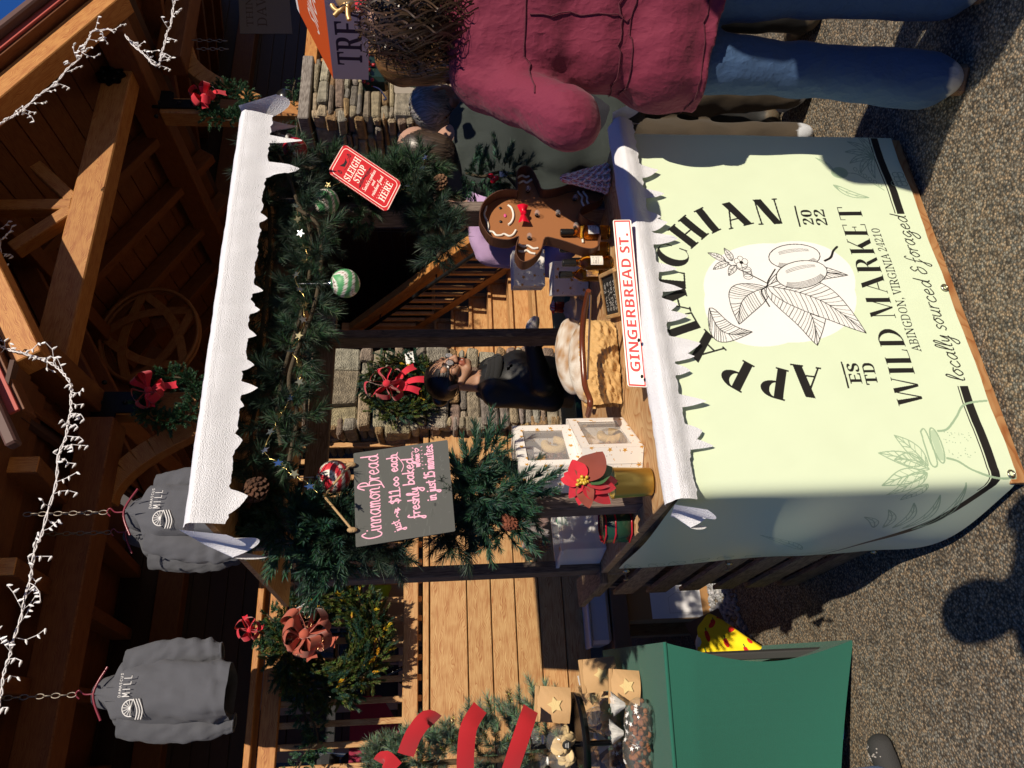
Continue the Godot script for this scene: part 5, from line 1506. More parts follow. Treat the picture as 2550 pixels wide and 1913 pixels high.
	bristle(t, [wc + Vector3(0.2, 0.14, 0.08), wc + Vector3(0.26, 0.0, 0.08), wc + Vector3(0.12, -0.25, 0.08), wc + Vector3(-0.15, -0.24, 0.08), wc + Vector3(-0.24, 0.02, 0.08)], 40, "gold", 0.7, 1.2, 0.2, 0.05)
	bow(t, "copper_bow", Vector3(-1.6148, 2.3608, 0.25), 0.15, 11, [Vector3(-0.13, -0.05, 0.02), Vector3(-0.05, -0.17, 0.02)], lin(0.42, 0.09, 0.05), M.velvet, 0.45, 8)
	g = geo(lin(0.6, 0.35, 0.18))
	var bc := Vector3(-1.6168, 2.3573, 0.27)
	for k in 16:
		var sp := []
		var p := bc + Vector3(rr(-0.13, 0.13), rr(-0.12, 0.12), rr(0.0, 0.05))
		for j in 14: sp.append(p + Vector3(cos(j * 0.6), sin(j * 0.6), 0) * 0.0022 * j)
		g.tube(sp, 0.0016, 4)
	obj("gold_scrolls", g, M.steel, t)
	g = geo(lin(0.78, 0.78, 0.8))
	g.box(xf(Vector3(-1.4749, 2.383, 0.2), 0.2, 0.2, 0.6), Vector3(0.06, 0.07, 0.002))
	obj("paper_tag", g, M.paper, t)
	# garland over the deck rail
	t = thing("rail_garland", "fir garland trailing along the deck rail and through its balusters", "garland", BF, Vector3(-1.6377, 2.5189, 0.1))
	bristle(t, [Vector3(-1.5692, 2.6538, 0.12), Vector3(-1.6153, 2.5833, 0.12), Vector3(-1.6396, 2.5148, 0.12), Vector3(-1.7483, 2.4624, 0.12), Vector3(-1.8545, 2.4218, 0.12), Vector3(-1.9786, 2.3915, 0.12), Vector3(-2.0625, 2.3108, 0.12), Vector3(-2.1624, 2.2835, 0.12), Vector3(-2.1988, 2.3342, 0.12), Vector3(-2.2737, 2.3712, 0.12), Vector3(-2.3656, 2.4166, 0.12)], 200, "short", 0.75, 1.5, 0.3, 0.045)
	bristle(t, [Vector3(-1.4806, 2.6102, 0.1), Vector3(-1.5493, 2.5483, 0.1), Vector3(-1.6377, 2.5189, 0.1), Vector3(-1.7247, 2.49, 0.1)], 90, "short", 0.75, 1.5, 0.3, 0.05)
	t = thing("rail_bow", "small red velvet bow on the deck rail above the large wreath", "bow", BF, Vector3(-1.5698, 2.6984, 0.1))
	bow(t, "ribbon", Vector3(-1.572, 2.6935, 0.12), 0.075, 6, [Vector3(0.08, 0.03, 0), Vector3(0.02, -0.08, 0)], lin(0.6, 0.01, 0.035), M.velvet, 0.45, 3)
	# wreaths on the posts
	for q in [[Vector3(2.3085, 3.2257, 0.15), "round fir wreath with red bow on the right porch post", 0.155, Vector3(-0.02, 0.14, 0.08)], [Vector3(-0.1507, 3.3013, 0.15), "round fir wreath with red bow on the left porch post above the canopy", 0.155, Vector3(0.02, 0.11, 0.08)]]:
		var c: Vector3 = q[0]
		t = thing("wreath", q[1], "wreath", BF, c)
		bristle(t, ring(c, q[2], q[2] * 1.05), 330, "short", 0.75, 1.45, 0.3, 0.05, Vector3(0, 0, 1))
		bow(t, "red_bow", c + q[3], 0.115, 7, [Vector3(0.05, -0.15, 0.02), Vector3(-0.1, -0.02, 0.02), Vector3(0.12, 0.03, 0.02)], lin(0.55, 0.008, 0.03), M.velvet, 0.5, 5 if c.x > 1.0 else 6)
	# evergreens round the lamp on the right cap
	t = thing("lamp_garland", "fir greenery bunched round the black globe lamp on the right pillar", "garland", BF, Vector3(2.5301, 2.7641, -0.05))
	bristle(t, [Vector3(2.7191, 2.7647, 0.02), Vector3(2.5455, 2.7745, 0.02), Vector3(2.3772, 2.7404, 0.02), Vector3(2.2125, 2.7133, 0.02), Vector3(2.0906, 2.7201, 0.02)], 90, "short", 0.8, 1.2, 0.3, 0.04)
	t = thing("globe_lamp", "glossy black globe lamp standing on the right stone pillar", "lamp", BF, Vector3(2.6369, 2.7484, -0.1))
	g = geo(lin(0.012, 0.012, 0.014))
	g.ball(xf(Vector3(2.629, 2.8546, -0.1)).scaled_local(Vector3.ONE * 0.085), 28, 18)
	obj("globe", g, M.gloss, t)
	g = geo(lin(0.02, 0.02, 0.022))
	g.lathe([Vector2(0.05, 0.0), Vector2(0.05, 0.02), Vector2(0.02, 0.03), Vector2(0.02, 0.06), Vector2(0.03, 0.07)], 16, xf(Vector3(2.6322, 2.7578, -0.1)))
	obj("stem", g, M.iron, t)

# ---- things on the counter
func gift_box(label: String, p0: Vector3, p1: Vector3, h: float, d: float, window: bool) -> void:
	var t := thing("gift_box", label, "gift box", SF, p0, "white gift boxes with gold stars")
	var x := p1 - p0
	x.y = 0
	var w := x.length()
	x = x.normalized()
	var z := x.cross(Vector3.UP)
	var tr := Transform3D(Basis(x, Vector3.UP, z), p0)
	var g := geo(Color.WHITE)
	var b := 0.004
	if window:
		var m := 0.028
		for r in [[0.0, w, 0.0, m], [0.0, w, h - m, h], [0.0, m, m, h - m], [w - m, w, m, h - m]]:
			g.box(tr * xf(Vector3((r[0] + r[1]) / 2, (r[2] + r[3]) / 2, -0.0015)), Vector3(r[1] - r[0], r[3] - r[2], 0.003))
		g.box(tr * xf(Vector3(w / 2, h / 2, -d)), Vector3(w, h, 0.003))
		for q in [[0.0, 1], [w, 1]]: g.box(tr * xf(Vector3(q[0], h / 2, -d / 2)), Vector3(0.003, h, d))
		for q in [0.0, h]: g.box(tr * xf(Vector3(w / 2, q, -d / 2)), Vector3(w, 0.003, d))
	else:
		g.box(tr * xf(Vector3(w / 2, h / 2, -d / 2)), Vector3(w, h, d), 0.002)
	for i in g.T.size():
		var l: Vector3 = tr.affine_inverse() * g.P[i]
		var n: Vector3 = tr.basis.inverse() * g.N[i]
		g.T[i] = (Vector2(l.x, l.y) if absf(n.z) > 0.7 else Vector2(l.z, l.y) if absf(n.x) > 0.7 else Vector2(l.x, l.z)) / 0.15 + Vector2(p0.x, p0.z)
	obj("carton", g, M.star_print, t)
	g = geo(lin(0.5, 0.48, 0.46))
	g.box(tr * xf(Vector3(-0.002, h / 2, -d * 0.52)), Vector3(0.0012, h * 0.98, 0.0012))
	obj("seam", g, M.paper, t)
	if not window: return
	g = geo(lin(0.25, 0.13, 0.06))
	g.box(tr * xf(Vector3(w / 2, h / 2, -d * 0.8)), Vector3(w - 0.02, h - 0.02, 0.004))
	g.box(tr * xf(Vector3(w * 0.45, h * 0.62, -d * 0.55), 0, 0, 0.1), Vector3(w * 0.5, 0.025, 0.02), 0.003)
	obj("tray", g, M.paper, t)
	g = geo(lin(0.75, 0.7, 0.66))
	g.box(tr * xf(Vector3(w * 0.26, h * 0.38, -d * 0.4), 0, 0.1, 0.1), Vector3(w * 0.24, h * 0.34, 0.003))
	g.box(tr * xf(Vector3(w * 0.62, h * 0.7, -d * 0.4), 0, 0.1, 0.6), Vector3(w * 0.3, h * 0.24, 0.003))
	g.col = lin(0.6, 0.33, 0.07)
	g.box(tr * xf(Vector3(w * 0.38, h * 0.6, -d * 0.5), 0, 0, -0.1), Vector3(w * 0.3, h * 0.2, 0.02), 0.003)
	obj("cards", g, M.paper, t)
	g = geo(lin(0.13, 0.04, 0.02))
	for k in 40: g.ball(tr * xf(Vector3(w * rr(0.36, 0.6), h * rr(0.2, 0.42), -d * 0.42)).scaled_local(Vector3.ONE * rr(0.004, 0.008)), 6, 5)
	obj("dried_fruit", g, M.gloss, t)
	g = geo(lin(0.62, 0.45, 0.22))
	var pts := []
	for k in 15: pts.append(tr * (Vector3(w * 0.72, h * 0.3, -d * 0.35) + Vector3(cos(k * 0.36 + 1.2) * w * 0.13, sin(k * 0.36 + 1.2) * h * 0.16, 0)))
	g.tube(pts, 0.014, 10)
	obj("cookie", g, M.rough, t)
	g = geo(Color.WHITE)
	g.box(tr * xf(Vector3(w / 2, h / 2, -0.005)), Vector3(w - 0.05, h - 0.05, 0.0008))
	obj("window", g, M.glass, t)

func make_goods() -> void:
	var sp := Cv.new(512, 512, Vector2.ZERO, 512.0, Color(0.93, 0.91, 0.89))
	var go := Color(0.8, 0.58, 0.2)
	for k in 9:
		sp.star(Vector2(0.1 + 0.3 * (k % 3) + rr(0, 0.15), 0.1 + 0.3 * (k / 3) + rr(0, 0.15)), rr(0.05, 0.065), go, rr(0, 6))
	for k in 46: sp.dot(Vector2(rr(0.02, 0.98), rr(0.02, 0.98)), rr(0.007, 0.012), go if k % 2 else Color(0.55, 0.5, 0.5))
	var sm := mat("star_print", Color.WHITE, 0.45)
	sm.albedo_texture = tex(sp.im)
	gift_box("white star gift box with clear window standing on the counter behind the poinsettia", Vector3(0.1999, 1, -0.1878), Vector3(0.3759, 1, -0.3807), 0.185, 0.1, true)
	gift_box("white star gift box with clear window stacked on top of another box", Vector3(0.1556, 1.188, -0.205), Vector3(0.3344, 1.188, -0.3321), 0.18, 0.1, true)
	gift_box("white star gift box shaded behind the bottles at the right post", Vector3(1.0175, 1, -0.6411), Vector3(1.1324, 1, -0.5723), 0.14, 0.12, false)
	gift_box("half sunlit white star gift box on top, beside the gingerbread figure", Vector3(1.1707, 1.142, -0.8053), Vector3(1.3115, 1.142, -0.7425), 0.135, 0.12, false)
	# gingerbread tray
	var t := thing("gingerbread_figure", "brown metal gingerbread figure tray with white icing, red bow tie and bulbs", "figure", SF, Vector3(1.152, 1, -0.2355))
	var out := PackedVector2Array()
	var pz := 0.0
	for p: Vector3 in smooth([Vector3(1.1658, 1.3107, -0.2), Vector3(1.171, 1.33, -0.2), Vector3(1.1652, 1.3738, -0.2), Vector3(1.1401, 1.4112, -0.2), Vector3(1.1067, 1.4361, -0.2), Vector3(1.0687, 1.4472, -0.2), Vector3(1.0312, 1.4459, -0.2), Vector3(0.9993, 1.4336, -0.2), Vector3(0.9694, 1.4147, -0.2), Vector3(0.9579, 1.3842, -0.2), Vector3(0.9563, 1.3506, -0.2), Vector3(0.9696, 1.32, -0.2), Vector3(0.9414, 1.3285, -0.2), Vector3(0.9054, 1.3334, -0.2), Vector3(0.8796, 1.3256, -0.2), Vector3(0.8667, 1.3104, -0.2), Vector3(0.8731, 1.2886, -0.2), Vector3(0.8924, 1.2657, -0.2), Vector3(0.9218, 1.246, -0.2), Vector3(0.9648, 1.2305, -0.2), Vector3(0.9598, 1.1967, -0.2), Vector3(0.9466, 1.1582, -0.2), Vector3(0.9334, 1.1293, -0.2), Vector3(0.9218, 1.1017, -0.2), Vector3(0.9202, 1.0676, -0.2), Vector3(0.9467, 1.0454, -0.2), Vector3(1.0159, 1.0405, -0.2), Vector3(1.0381, 1.0759, -0.2), Vector3(1.0604, 1.0974, -0.2), Vector3(1.0795, 1.0997, -0.2), Vector3(1.0953, 1.0869, -0.2), Vector3(1.1149, 1.0495, -0.2), Vector3(1.1382, 1.0156, -0.2), Vector3(1.1652, 1.0039, -0.2), Vector3(1.1886, 1.0099, -0.2), Vector3(1.199, 1.0592, -0.2), Vector3(1.1983, 1.1181, -0.2), Vector3(1.178, 1.1685, -0.2), Vector3(1.1702, 1.223, -0.2), Vector3(1.2025, 1.2347, -0.2), Vector3(1.2369, 1.2451, -0.2), Vector3(1.2661, 1.2573, -0.2), Vector3(1.2769, 1.2781, -0.2), Vector3(1.2655, 1.3003, -0.2), Vector3(1.2361, 1.3106, -0.2), Vector3(1.2034, 1.3098, -0.2), Vector3(1.1658, 1.3107, -0.2)], 3):
		out.append(Vector2(p.x, p.y)); pz = p.z
	out.remove_at(out.size() - 1)
	var zb := pz - 0.045
	var cc := Vector2.ZERO
	for p in out: cc += p / out.size()
	var gb := geo(lin(0.32, 0.125, 0.04))
	gb.prism(out, 0.004, xf(Vector3(0, 0, zb)))
	obj("panel", gb, M.plain, t)
	var g := geo(lin(0.085, 0.035, 0.018))
	for i in out.size():
		var a := out[i]; var b := out[(i + 1) % out.size()]
		var n := (b - a).orthogonal().normalized() * 0.003
		for sd: float in [-1.0, 1.0]:
			var aa := a + n * sd * 0.5; var bb := b + n * sd * 0.5
			if sd > 0: g.quad(Vector3(aa.x, aa.y, zb), Vector3(aa.x, aa.y, pz), Vector3(bb.x, bb.y, pz), Vector3(bb.x, bb.y, zb))
			else: g.quad(Vector3(aa.x, aa.y, zb), Vector3(bb.x, bb.y, zb), Vector3(bb.x, bb.y, pz), Vector3(aa.x, aa.y, pz))
		g.quad(Vector3(a.x + n.x / 2, a.y + n.y / 2, pz), Vector3(a.x - n.x / 2, a.y - n.y / 2, pz), Vector3(b.x - n.x / 2, b.y - n.y / 2, pz), Vector3(b.x + n.x / 2, b.y + n.y / 2, pz))
	obj("rim", g, M.plain, t)
	for ln in [[Vector3(1.1801, 1.3105, -0.242), Vector3(1.189, 1.3314, -0.242), Vector3(1.1798, 1.3462, -0.242), Vector3(1.1905, 1.3627, -0.242), Vector3(1.1777, 1.3776, -0.242), Vector3(1.1776, 1.3946, -0.242), Vector3(1.1614, 1.4038, -0.242), Vector3(1.1452, 1.4173, -0.242), Vector3(1.1187, 1.4226, -0.242), Vector3(1.0923, 1.4293, -0.242), Vector3(1.0681, 1.422, -0.242), Vector3(1.0457, 1.4174, -0.242), Vector3(1.0234, 1.4183, -0.242), Vector3(1.0184, 1.402, -0.242), Vector3(1.0048, 1.3916, -0.242), Vector3(1.0048, 1.375, -0.242), Vector3(1.0099, 1.3637, -0.242), Vector3(1.0015, 1.3476, -0.242), Vector3(1.0083, 1.3334, -0.242), Vector3(1.0271, 1.3225, -0.242)], [Vector3(1.1351, 1.3444, -0.242), Vector3(1.1245, 1.3336, -0.242), Vector3(1.1017, 1.3279, -0.242), Vector3(1.0789, 1.3292, -0.242), Vector3(1.0598, 1.3373, -0.242), Vector3(1.0494, 1.3477, -0.242)], [Vector3(1.2588, 1.3043, -0.242), Vector3(1.2701, 1.2862, -0.242), Vector3(1.2629, 1.2721, -0.242), Vector3(1.2724, 1.254, -0.242), Vector3(1.2745, 1.2379, -0.242)], [Vector3(1.233, 1.3001, -0.242), Vector3(1.2442, 1.2835, -0.242), Vector3(1.237, 1.2709, -0.242), Vector3(1.252, 1.2511, -0.242), Vector3(1.2522, 1.2322, -0.242)], [Vector3(0.9678, 1.3165, -0.242), Vector3(0.9577, 1.3019, -0.242), Vector3(0.9611, 1.2852, -0.242), Vector3(0.9494, 1.2681, -0.242), Vector3(0.9511, 1.2514, -0.242)], [Vector3(0.9394, 1.3196, -0.242), Vector3(0.9361, 1.3047, -0.242), Vector3(0.9411, 1.2907, -0.242), Vector3(0.9311, 1.2776, -0.242), Vector3(0.9277, 1.2627, -0.242)], [Vector3(1.2261, 1.0842, -0.242), Vector3(1.1967, 1.0886, -0.242), Vector3(1.1749, 1.0762, -0.242), Vector3(1.1532, 1.0798, -0.242), Vector3(1.1317, 1.0733, -0.242)], [Vector3(1.2208, 1.0657, -0.242), Vector3(1.1969, 1.0696, -0.242), Vector3(1.1751, 1.0587, -0.242), Vector3(1.1569, 1.0606, -0.242), Vector3(1.1426, 1.0563, -0.242)], [Vector3(1.0714, 1.0837, -0.242), Vector3(1.0574, 1.0894, -0.242), Vector3(1.0417, 1.0824, -0.242), Vector3(1.0158, 1.0921, -0.242), Vector3(0.9731, 1.0936, -0.242)]]:
		var ice := geo(lin(0.8, 0.76, 0.68))
		ice.tube(smooth(ln, 6), 0.0042, 6)
		obj("icing", ice, M.gloss, t)
	g = geo(lin(0.01, 0.01, 0.01))
	for e in [Vector3(1.1233, 1.3717, -0.243), Vector3(1.0639, 1.3733, -0.243)]: g.ball(xf(e).scaled_local(Vector3(0.0055, 0.0055, 0.003)), 12, 8)
	obj("eyes", g, M.gloss, t)
	g = geo(lin(0.6, 0.08, 0.25))
	g.ball(xf(Vector3(1.09, 1.3566, -0.243)).scaled_local(Vector3(0.008, 0.005, 0.003)), 12, 8)
	obj("nose", g, M.plain, t)
	g = geo(lin(0.62, 0.006, 0.025))
	var bc := Vector3(1.0829, 1.2954, -0.225)
	for sd: float in [-1.0, 1.0]:
		g.grid(12, 8, func(u: float, v: float) -> Vector3:
			return bc + Vector3(sd * (0.004 + 0.034 * u), (v - 0.5) * (0.018 + 0.022 * u), 0.012 * sin(PI * v) * (0.7 + 0.3 * sin(u * 3.0))), sd < 0)
	g.box(xf(bc + Vector3(0, 0, 0.006)), Vector3(0.016, 0.02, 0.016), 0.004)
	obj("bow_tie", g, M.gloss, t)
	for p in [Vector3(1.1962, 1.27, -0.235), Vector3(1.0895, 1.2462, -0.235), Vector3(1.0916, 1.1725, -0.235), Vector3(0.9912, 1.2797, -0.235), Vector3(1.1597, 1.1048, -0.235), Vector3(1.0361, 1.1153, -0.235)]:
		g = geo(Color.WHITE)
		g.ball(xf(p + Vector3(0, 0, 0.008)).scaled_local(Vector3(0.0095, 0.0095, 0.013)), 14, 10)
		var o := obj("bulb", g, M.glass, t)
		g = geo(lin(0.6, 0.55, 0.5))
		g.lathe([Vector2(0.007, 0), Vector2(0.007, 0.004), Vector2(0.002, 0.006), Vector2(0.002, 0.012)], 10, Transform3D(Basis(Vector3.RIGHT, Vector3(0, 0, 1), Vector3.UP), p + Vector3(0, 0, -0.006)))
		obj("filament", g, M.steel, o)
	# peppermint tree
	t = thing("candy_tree", "small tree of red and white striped peppermint loops at the right end of the counter", "ornament tree", SF, Vector3(1.1759, 1, -0.1483))
	var tb := Vector3(1.1759, 1, -0.1483)
	g = geo(Color.WHITE)
	for layer in 7:
		var hgt := 0.012 + layer * 0.02
		var rad := 0.04 * (1.0 - layer / 8.0) + 0.004
		var n := 11 - layer
		for k in n:
			var a := TAU * k / n + layer * 0.4
			var d := Vector3(cos(a), 0, sin(a))
			var pts := []
			for j in 9:
				var u := j / 8.0
				pts.append(tb + Vector3(0, hgt, 0) + d * (rad * 0.5 + rad * 0.62 * sin(PI * u)) + Vector3(0, 0.03 * (1.0 - u) - 0.02 * sin(PI * u), 0) + d.cross(Vector3.UP) * 0.006 * sin(TAU * u))
			var i0 := g.P.size()
			g.tube(pts, 0.0052, 8)
			for i in range(i0, g.P.size()):
				var st: float = fposmod((i - i0) % 9 / 8.0 * 2.0 + (i - i0) / 9 * 0.12, 0.5)
				g.C[i] = lin(0.55, 0.02, 0.04) if st < 0.17 else lin(0.8, 0.74, 0.72)
	obj("loops", g, M.gloss, t)
	g = geo(lin(0.75, 0.7, 0.68))
	g.lathe([Vector2(0.034, 0), Vector2(0.02, 0.08), Vector2(0.003, 0.15)], 14, xf(tb))
	obj("cone", g, M.gloss, t)
	g = geo(Color.WHITE)
	g.ball(Transform3D(Basis.from_euler(Vector3(1.4, 0, 0)), tb + Vector3(0, 0.158, 0)).scaled_local(Vector3(0.012, 0.006, 0.012)), 24, 10)
	for i in g.P.size():
		var l := g.P[i] - tb - Vector3(0, 0.158, 0)
		g.C[i] = lin(0.6, 0.02, 0.04) if fposmod(atan2(l.y, l.x) / TAU * 6.0 + l.length() * 30.0, 1.0) < 0.5 else lin(0.8, 0.76, 0.74)
	obj("mint", g, M.gloss, t)
	# bottles
	var lab := Cv.new(160, 180, Vector2.ZERO, 160.0, Color(0.92, 0.9, 0.86))
	for k in 4: hand(lab, ["simple", "syrup", "lavender", "rosemary"][k], Vector2(0.12, 0.85 - k * 0.15), 0.07, 0.014, Color(0.2, 0.2, 0.2), 0.72, 0.1)
	lab.arc(Vector2(0.5, 0.22), Vector2(0.3, 0.12), 0, TAU, 0.012, Color(0.5, 0.5, 0.5))
	var lm := mat_tex("label_print", tex(lab.im), 0.6)
	var amber := mat("amber", lin(0.8, 0.42, 0.06), 0.03)
	amber.albedo_color = Color(0.92, 0.68, 0.22, 0.0)
	amber.vertex_color_use_as_albedo = false
	amber.refraction_enabled = true; amber.refraction_scale = 0.035
	for q in [[Vector3(1.0096, 1, -0.2314), "amber syrup bottle with black cap and white label nearest the street sign end"], [Vector3(0.9682, 1, -0.2699), "second amber syrup bottle, between the other bottles"], [Vector3(0.8946, 1, -0.2496), "amber syrup bottle with low white label at the left of the front row"], [Vector3(0.9021, 1, -0.3303), "amber syrup bottle half hidden at the back left of the bottles"]]:
		var p: Vector3 = q[0]
		t = thing("syrup_bottle", q[1], "bottle", SF, p, "amber syrup bottles")
		g = geo(Color.WHITE)
		g.lathe([Vector2(0.0, 0.001), Vector2(0.021, 0.001), Vector2(0.0245, 0.005), Vector2(0.0245, 0.088), Vector2(0.022, 0.1), Vector2(0.012, 0.113), Vector2(0.0105, 0.12), Vector2(0.0105, 0.138), Vector2(0.0, 0.138)], 28, xf(p))
		obj("glass_bottle", g, M.amber, t)
		g = geo(lin(0.012, 0.012, 0.014))
		g.lathe([Vector2(0.0118, 0.126), Vector2(0.0125, 0.129), Vector2(0.0125, 0.146), Vector2(0.0132, 0.148), Vector2(0.0125, 0.15), Vector2(0.0125, 0.169), Vector2(0.011, 0.171), Vector2(0.0, 0.171)], 24, xf(p))
		obj("cap", g, M.gloss, t)
		g = geo(Color.WHITE)
		g.grid(10, 1, func(u: float, v: float) -> Vector3:
			var a := PI * 0.5 + 0.85 - u * 1.5
			return p + Vector3(cos(a) * 0.0249, 0.078 - v * 0.042, sin(a) * 0.0249))
		obj("label", g, lm, t)
	# poinsettia in a gold can
	var pp := Vector3(0.0832, 1, -0.163)
	t = thing("poinsettia", "red poinsettia leaning out of a gold metal can at the left end of the counter", "potted plant", SF, pp)
	g = geo(lin(0.6, 0.46, 0.13))
	g.lathe([Vector2(0.0, 0.002), Vector2(0.039, 0.002), Vector2(0.04, 0.006), Vector2(0.044, 0.11), Vector2(0.046, 0.112), Vector2(0.0455, 0.115), Vector2(0.043, 0.114), Vector2(0.041, 0.09), Vector2(0.0, 0.088)], 40, xf(pp))
	obj("pot", g, M.gold, t)
	var fc := Vector3(0.0177, 1.235, 0.0292) 
	var n0 := Vector3(0.15, 0.25, 1).normalized()
	g = geo(lin(0.05, 0.13, 0.04))
	g.tube(smooth([pp + Vector3(0, 0.08, 0), pp.lerp(fc, 0.6) + Vector3(0, 0.02, -0.01), fc]), 0.005, 6)
	obj("stem", g, M.rough, t)
	for k in 11:
		var a := [0.3, 1.25, 2.2, 3.3, 4.1, 5.0, 5.7, 0.9, 2.8, 4.6, 5.35][k] as float
		var l: float = [0.07, 0.06, 0.05, 0.065, 0.08, 0.095, 0.11, 0.06, 0.05, 0.085, 0.1][k]
		g = geo(vary(lin(0.55, 0.012, 0.03), 0.2))
		if k in [6, 3]: g.col = lin(0.24, 0.05, 0.03)
		if k in [10]: g.col = lin(0.04, 0.12, 0.035)
		var d := Vector3(cos(a), sin(a), 0)
		var s := d.cross(n0).normalized()
		var droop := 0.25 + 0.2 * (k % 3)
		g.grid(8, 12, func(u: float, v: float) -> Vector3:
			var w := 0.36 * l * pow(sin(PI * pow(v, 0.75)), 0.8)
			return fc + d * l * v + s * (u - 0.5) * 2.0 * w + n0 * (0.02 - droop * l * v * v + absf(u - 0.5) * 0.25 * w + 0.004 * sin(v * 14.0) * absf(u - 0.5) - 0.004 * (k / 7)))
		obj("bract", g, M.velvet, t)
	g = geo(lin(0.6, 0.4, 0.04))
	for k in 14: g.ball(xf(fc + n0 * 0.028 + Vector3(rr(-0.014, 0.014), rr(-0.014, 0.014), rr(-0.003, 0.006))).scaled_local(Vector3.ONE * 0.0048), 8, 6)
	obj("flower_buds", g, M.gloss, t)
	# clear tub of treats with a green tin
	var bp := Vector3(0.1309, 1, -0.9237)
	t = thing("plastic_tub", "translucent plastic tub of wrapped treats standing on the rear corner of the counter", "tub", SF, bp)
	g = geo(Color.WHITE)
	var bt := Transform3D(Basis(Vector3.UP, 0.15), bp)
	for q in [[Vector3(0, 0.08, 0.075), Vector3(0.17, 0.16, 0.003)], [Vector3(0, 0.08, -0.075), Vector3(0.17, 0.16, 0.003)], [Vector3(0.086, 0.08, 0), Vector3(0.003, 0.16, 0.15)], [Vector3(-0.086, 0.08, 0), Vector3(0.003, 0.16, 0.15)], [Vector3(0, 0.003, 0), Vector3(0.17, 0.003, 0.15)], [Vector3(0, 0.163, 0.081), Vector3(0.195, 0.012, 0.014)], [Vector3(0, 0.163, -0.081), Vector3(0.195, 0.012, 0.014)], [Vector3(0.093, 0.163, 0), Vector3(0.014, 0.012, 0.148)], [Vector3(-0.093, 0.163, 0), Vector3(0.014, 0.012, 0.148)]]:
		g.box(bt * xf(q[0]), q[1])
	obj("tub", g, M.poly, t)
	for k in 9:
		g = geo([lin(0.02, 0.12, 0.06), lin(0.6, 0.5, 0.35), lin(0.02, 0.08, 0.3), lin(0.5, 0.03, 0.04), lin(0.55, 0.42, 0.26), lin(0.7, 0.7, 0.7), lin(0.3, 0.14, 0.07), lin(0.65, 0.55, 0.4), lin(0.05, 0.18, 0.1)][k])
		g.box(bt * xf(Vector3(-0.055 + 0.055 * (k % 3), 0.035 + 0.05 * (k / 3), 0.03 * sin(k * 2.0)), rr(-0.4, 0.4), rr(-0.5, 0.5), rr(-0.4, 0.4)), Vector3(0.05, 0.045, 0.03), 0.01)
		obj("treat", g, M.gloss, t)
	g = geo(lin(0.24, 0.13, 0.1))
	var wrap := FastNoiseLite.new()
	wrap.frequency = 9.0
	for k in 3:
		var bc2 := bt * Vector3(0.05 - 0.05 * k, 0.2, 0.02)
		g.col = [lin(0.35, 0.24, 0.22), lin(0.5, 0.45, 0.44), lin(0.16, 0.07, 0.04)][k]
		g.grid(22, 10, func(u: float, v: float) -> Vector3:
			var r := 0.012 + 0.05 * v * (0.6 + 0.4 * sin(u * 44.0))
			return bc2 + Vector3(cos(u * TAU) * r, 0.09 * v + 0.02 * wrap.get_noise_2d(u * 9.0, v * 3.0 + k), sin(u * TAU) * r))
	obj("gathered_wrap", g, M.cellophane2, t)
	var tp := Vector3(0.0465, 1, -0.4742)
	t = thing("holiday_tin", "dark green eight sided holiday tin with red rims beside the left post", "tin", SF, tp)
	g = geo(lin(0.012, 0.05, 0.03))
	g.lathe([Vector2(0, 0.002), Vector2(0.058, 0.002), Vector2(0.058, 0.085), Vector2(0, 0.085)], 8, xf(tp))
	obj("body", g, M.gloss, t)
	g = geo(lin(0.4, 0.015, 0.03))
	for y in [0.004, 0.055, 0.086]:
		var rg := []
		for k in 9: rg.append(tp + Vector3(cos(TAU * k / 8.0) * 0.059, y, sin(TAU * k / 8.0) * 0.059))
		g.tube(rg, 0.003, 5, false)
	obj("rim", g, M.gloss, t)
	# bread in a kraft bag with a bow knife across
	var bg := Vector3(0.523, 1, -0.2653)
	t = thing("bread_bag", "folded kraft paper bag holding flour dusted loaves on the counter", "bread bag", SF, bg)
	var a0 := Vector3(0.4146, 1, -0.3708); var a1 := Vector3(0.711, 1, -0.3157)
	var bx := (a1 - a0); bx.y = 0
	var bl := bx.length()
	bx = bx.normalized()
	var bz := bx.cross(Vector3.UP)
	var nz := FastNoiseLite.new()
	nz.frequency = 7.0; nz.seed = 2
	g = geo(lin(0.55, 0.34, 0.13))
	for sd in [1, -1]:
		g.grid(44, 26, func(u: float, v: float) -> Vector3:
			var e := pow(sin(PI * clampf(u * 0.93 + 0.06, 0, 1)), 0.45)
			var y := 0.13 * v * (0.75 + 0.25 * e) + 0.012 * nz.get_noise_2d(u * 3.0, 9.0) * v
			var cr := 0.022 * absf(nz.get_noise_2d(u * 0.7 + sd, v * 0.5)) + 0.008 * nz.get_noise_2d(u * 2.2, v * 1.4)
			return a0 + bx * bl * (u * (0.94 + 0.06 * v) + 0.01 * sin(v * 6.0)) + Vector3.UP * (y + 0.004) + bz * sd * (e * (0.055 * sin(PI * (0.18 + 0.62 * v))) + cr), sd < 0)
	obj("kraft_bag", g, M.paper, t)
	g = geo(lin(0.5, 0.4, 0.3))
	g.ball(Transform3D(Basis(bx, Vector3.UP, bz), a0.lerp(a1, 0.5) + Vector3(0, 0.105, -0.01)).scaled_local(Vector3(bl * 0.46, 0.06, 0.05)), 30, 18)
	for i in g.P.size():
		var v := nz.get_noise_3d(g.P[i].x * 3.0, g.P[i].y * 3.0, g.P[i].z * 3.0)
		g.C[i] = lin(0.34, 0.2, 0.1).lerp(lin(0.62, 0.57, 0.5), clampf(0.55 + v * 1.6, 0, 1))
		g.P[i] += g.N[i] * 0.003 * v
	obj("loaf", g, M.rough, t)
	t = thing("bread_bag", "second loaf in a clear bag lying behind the wooden bread knife", "bread bag", SF, Vector3(0.8754, 1, -0.9351))
	g = geo(lin(0.6, 0.54, 0.46))
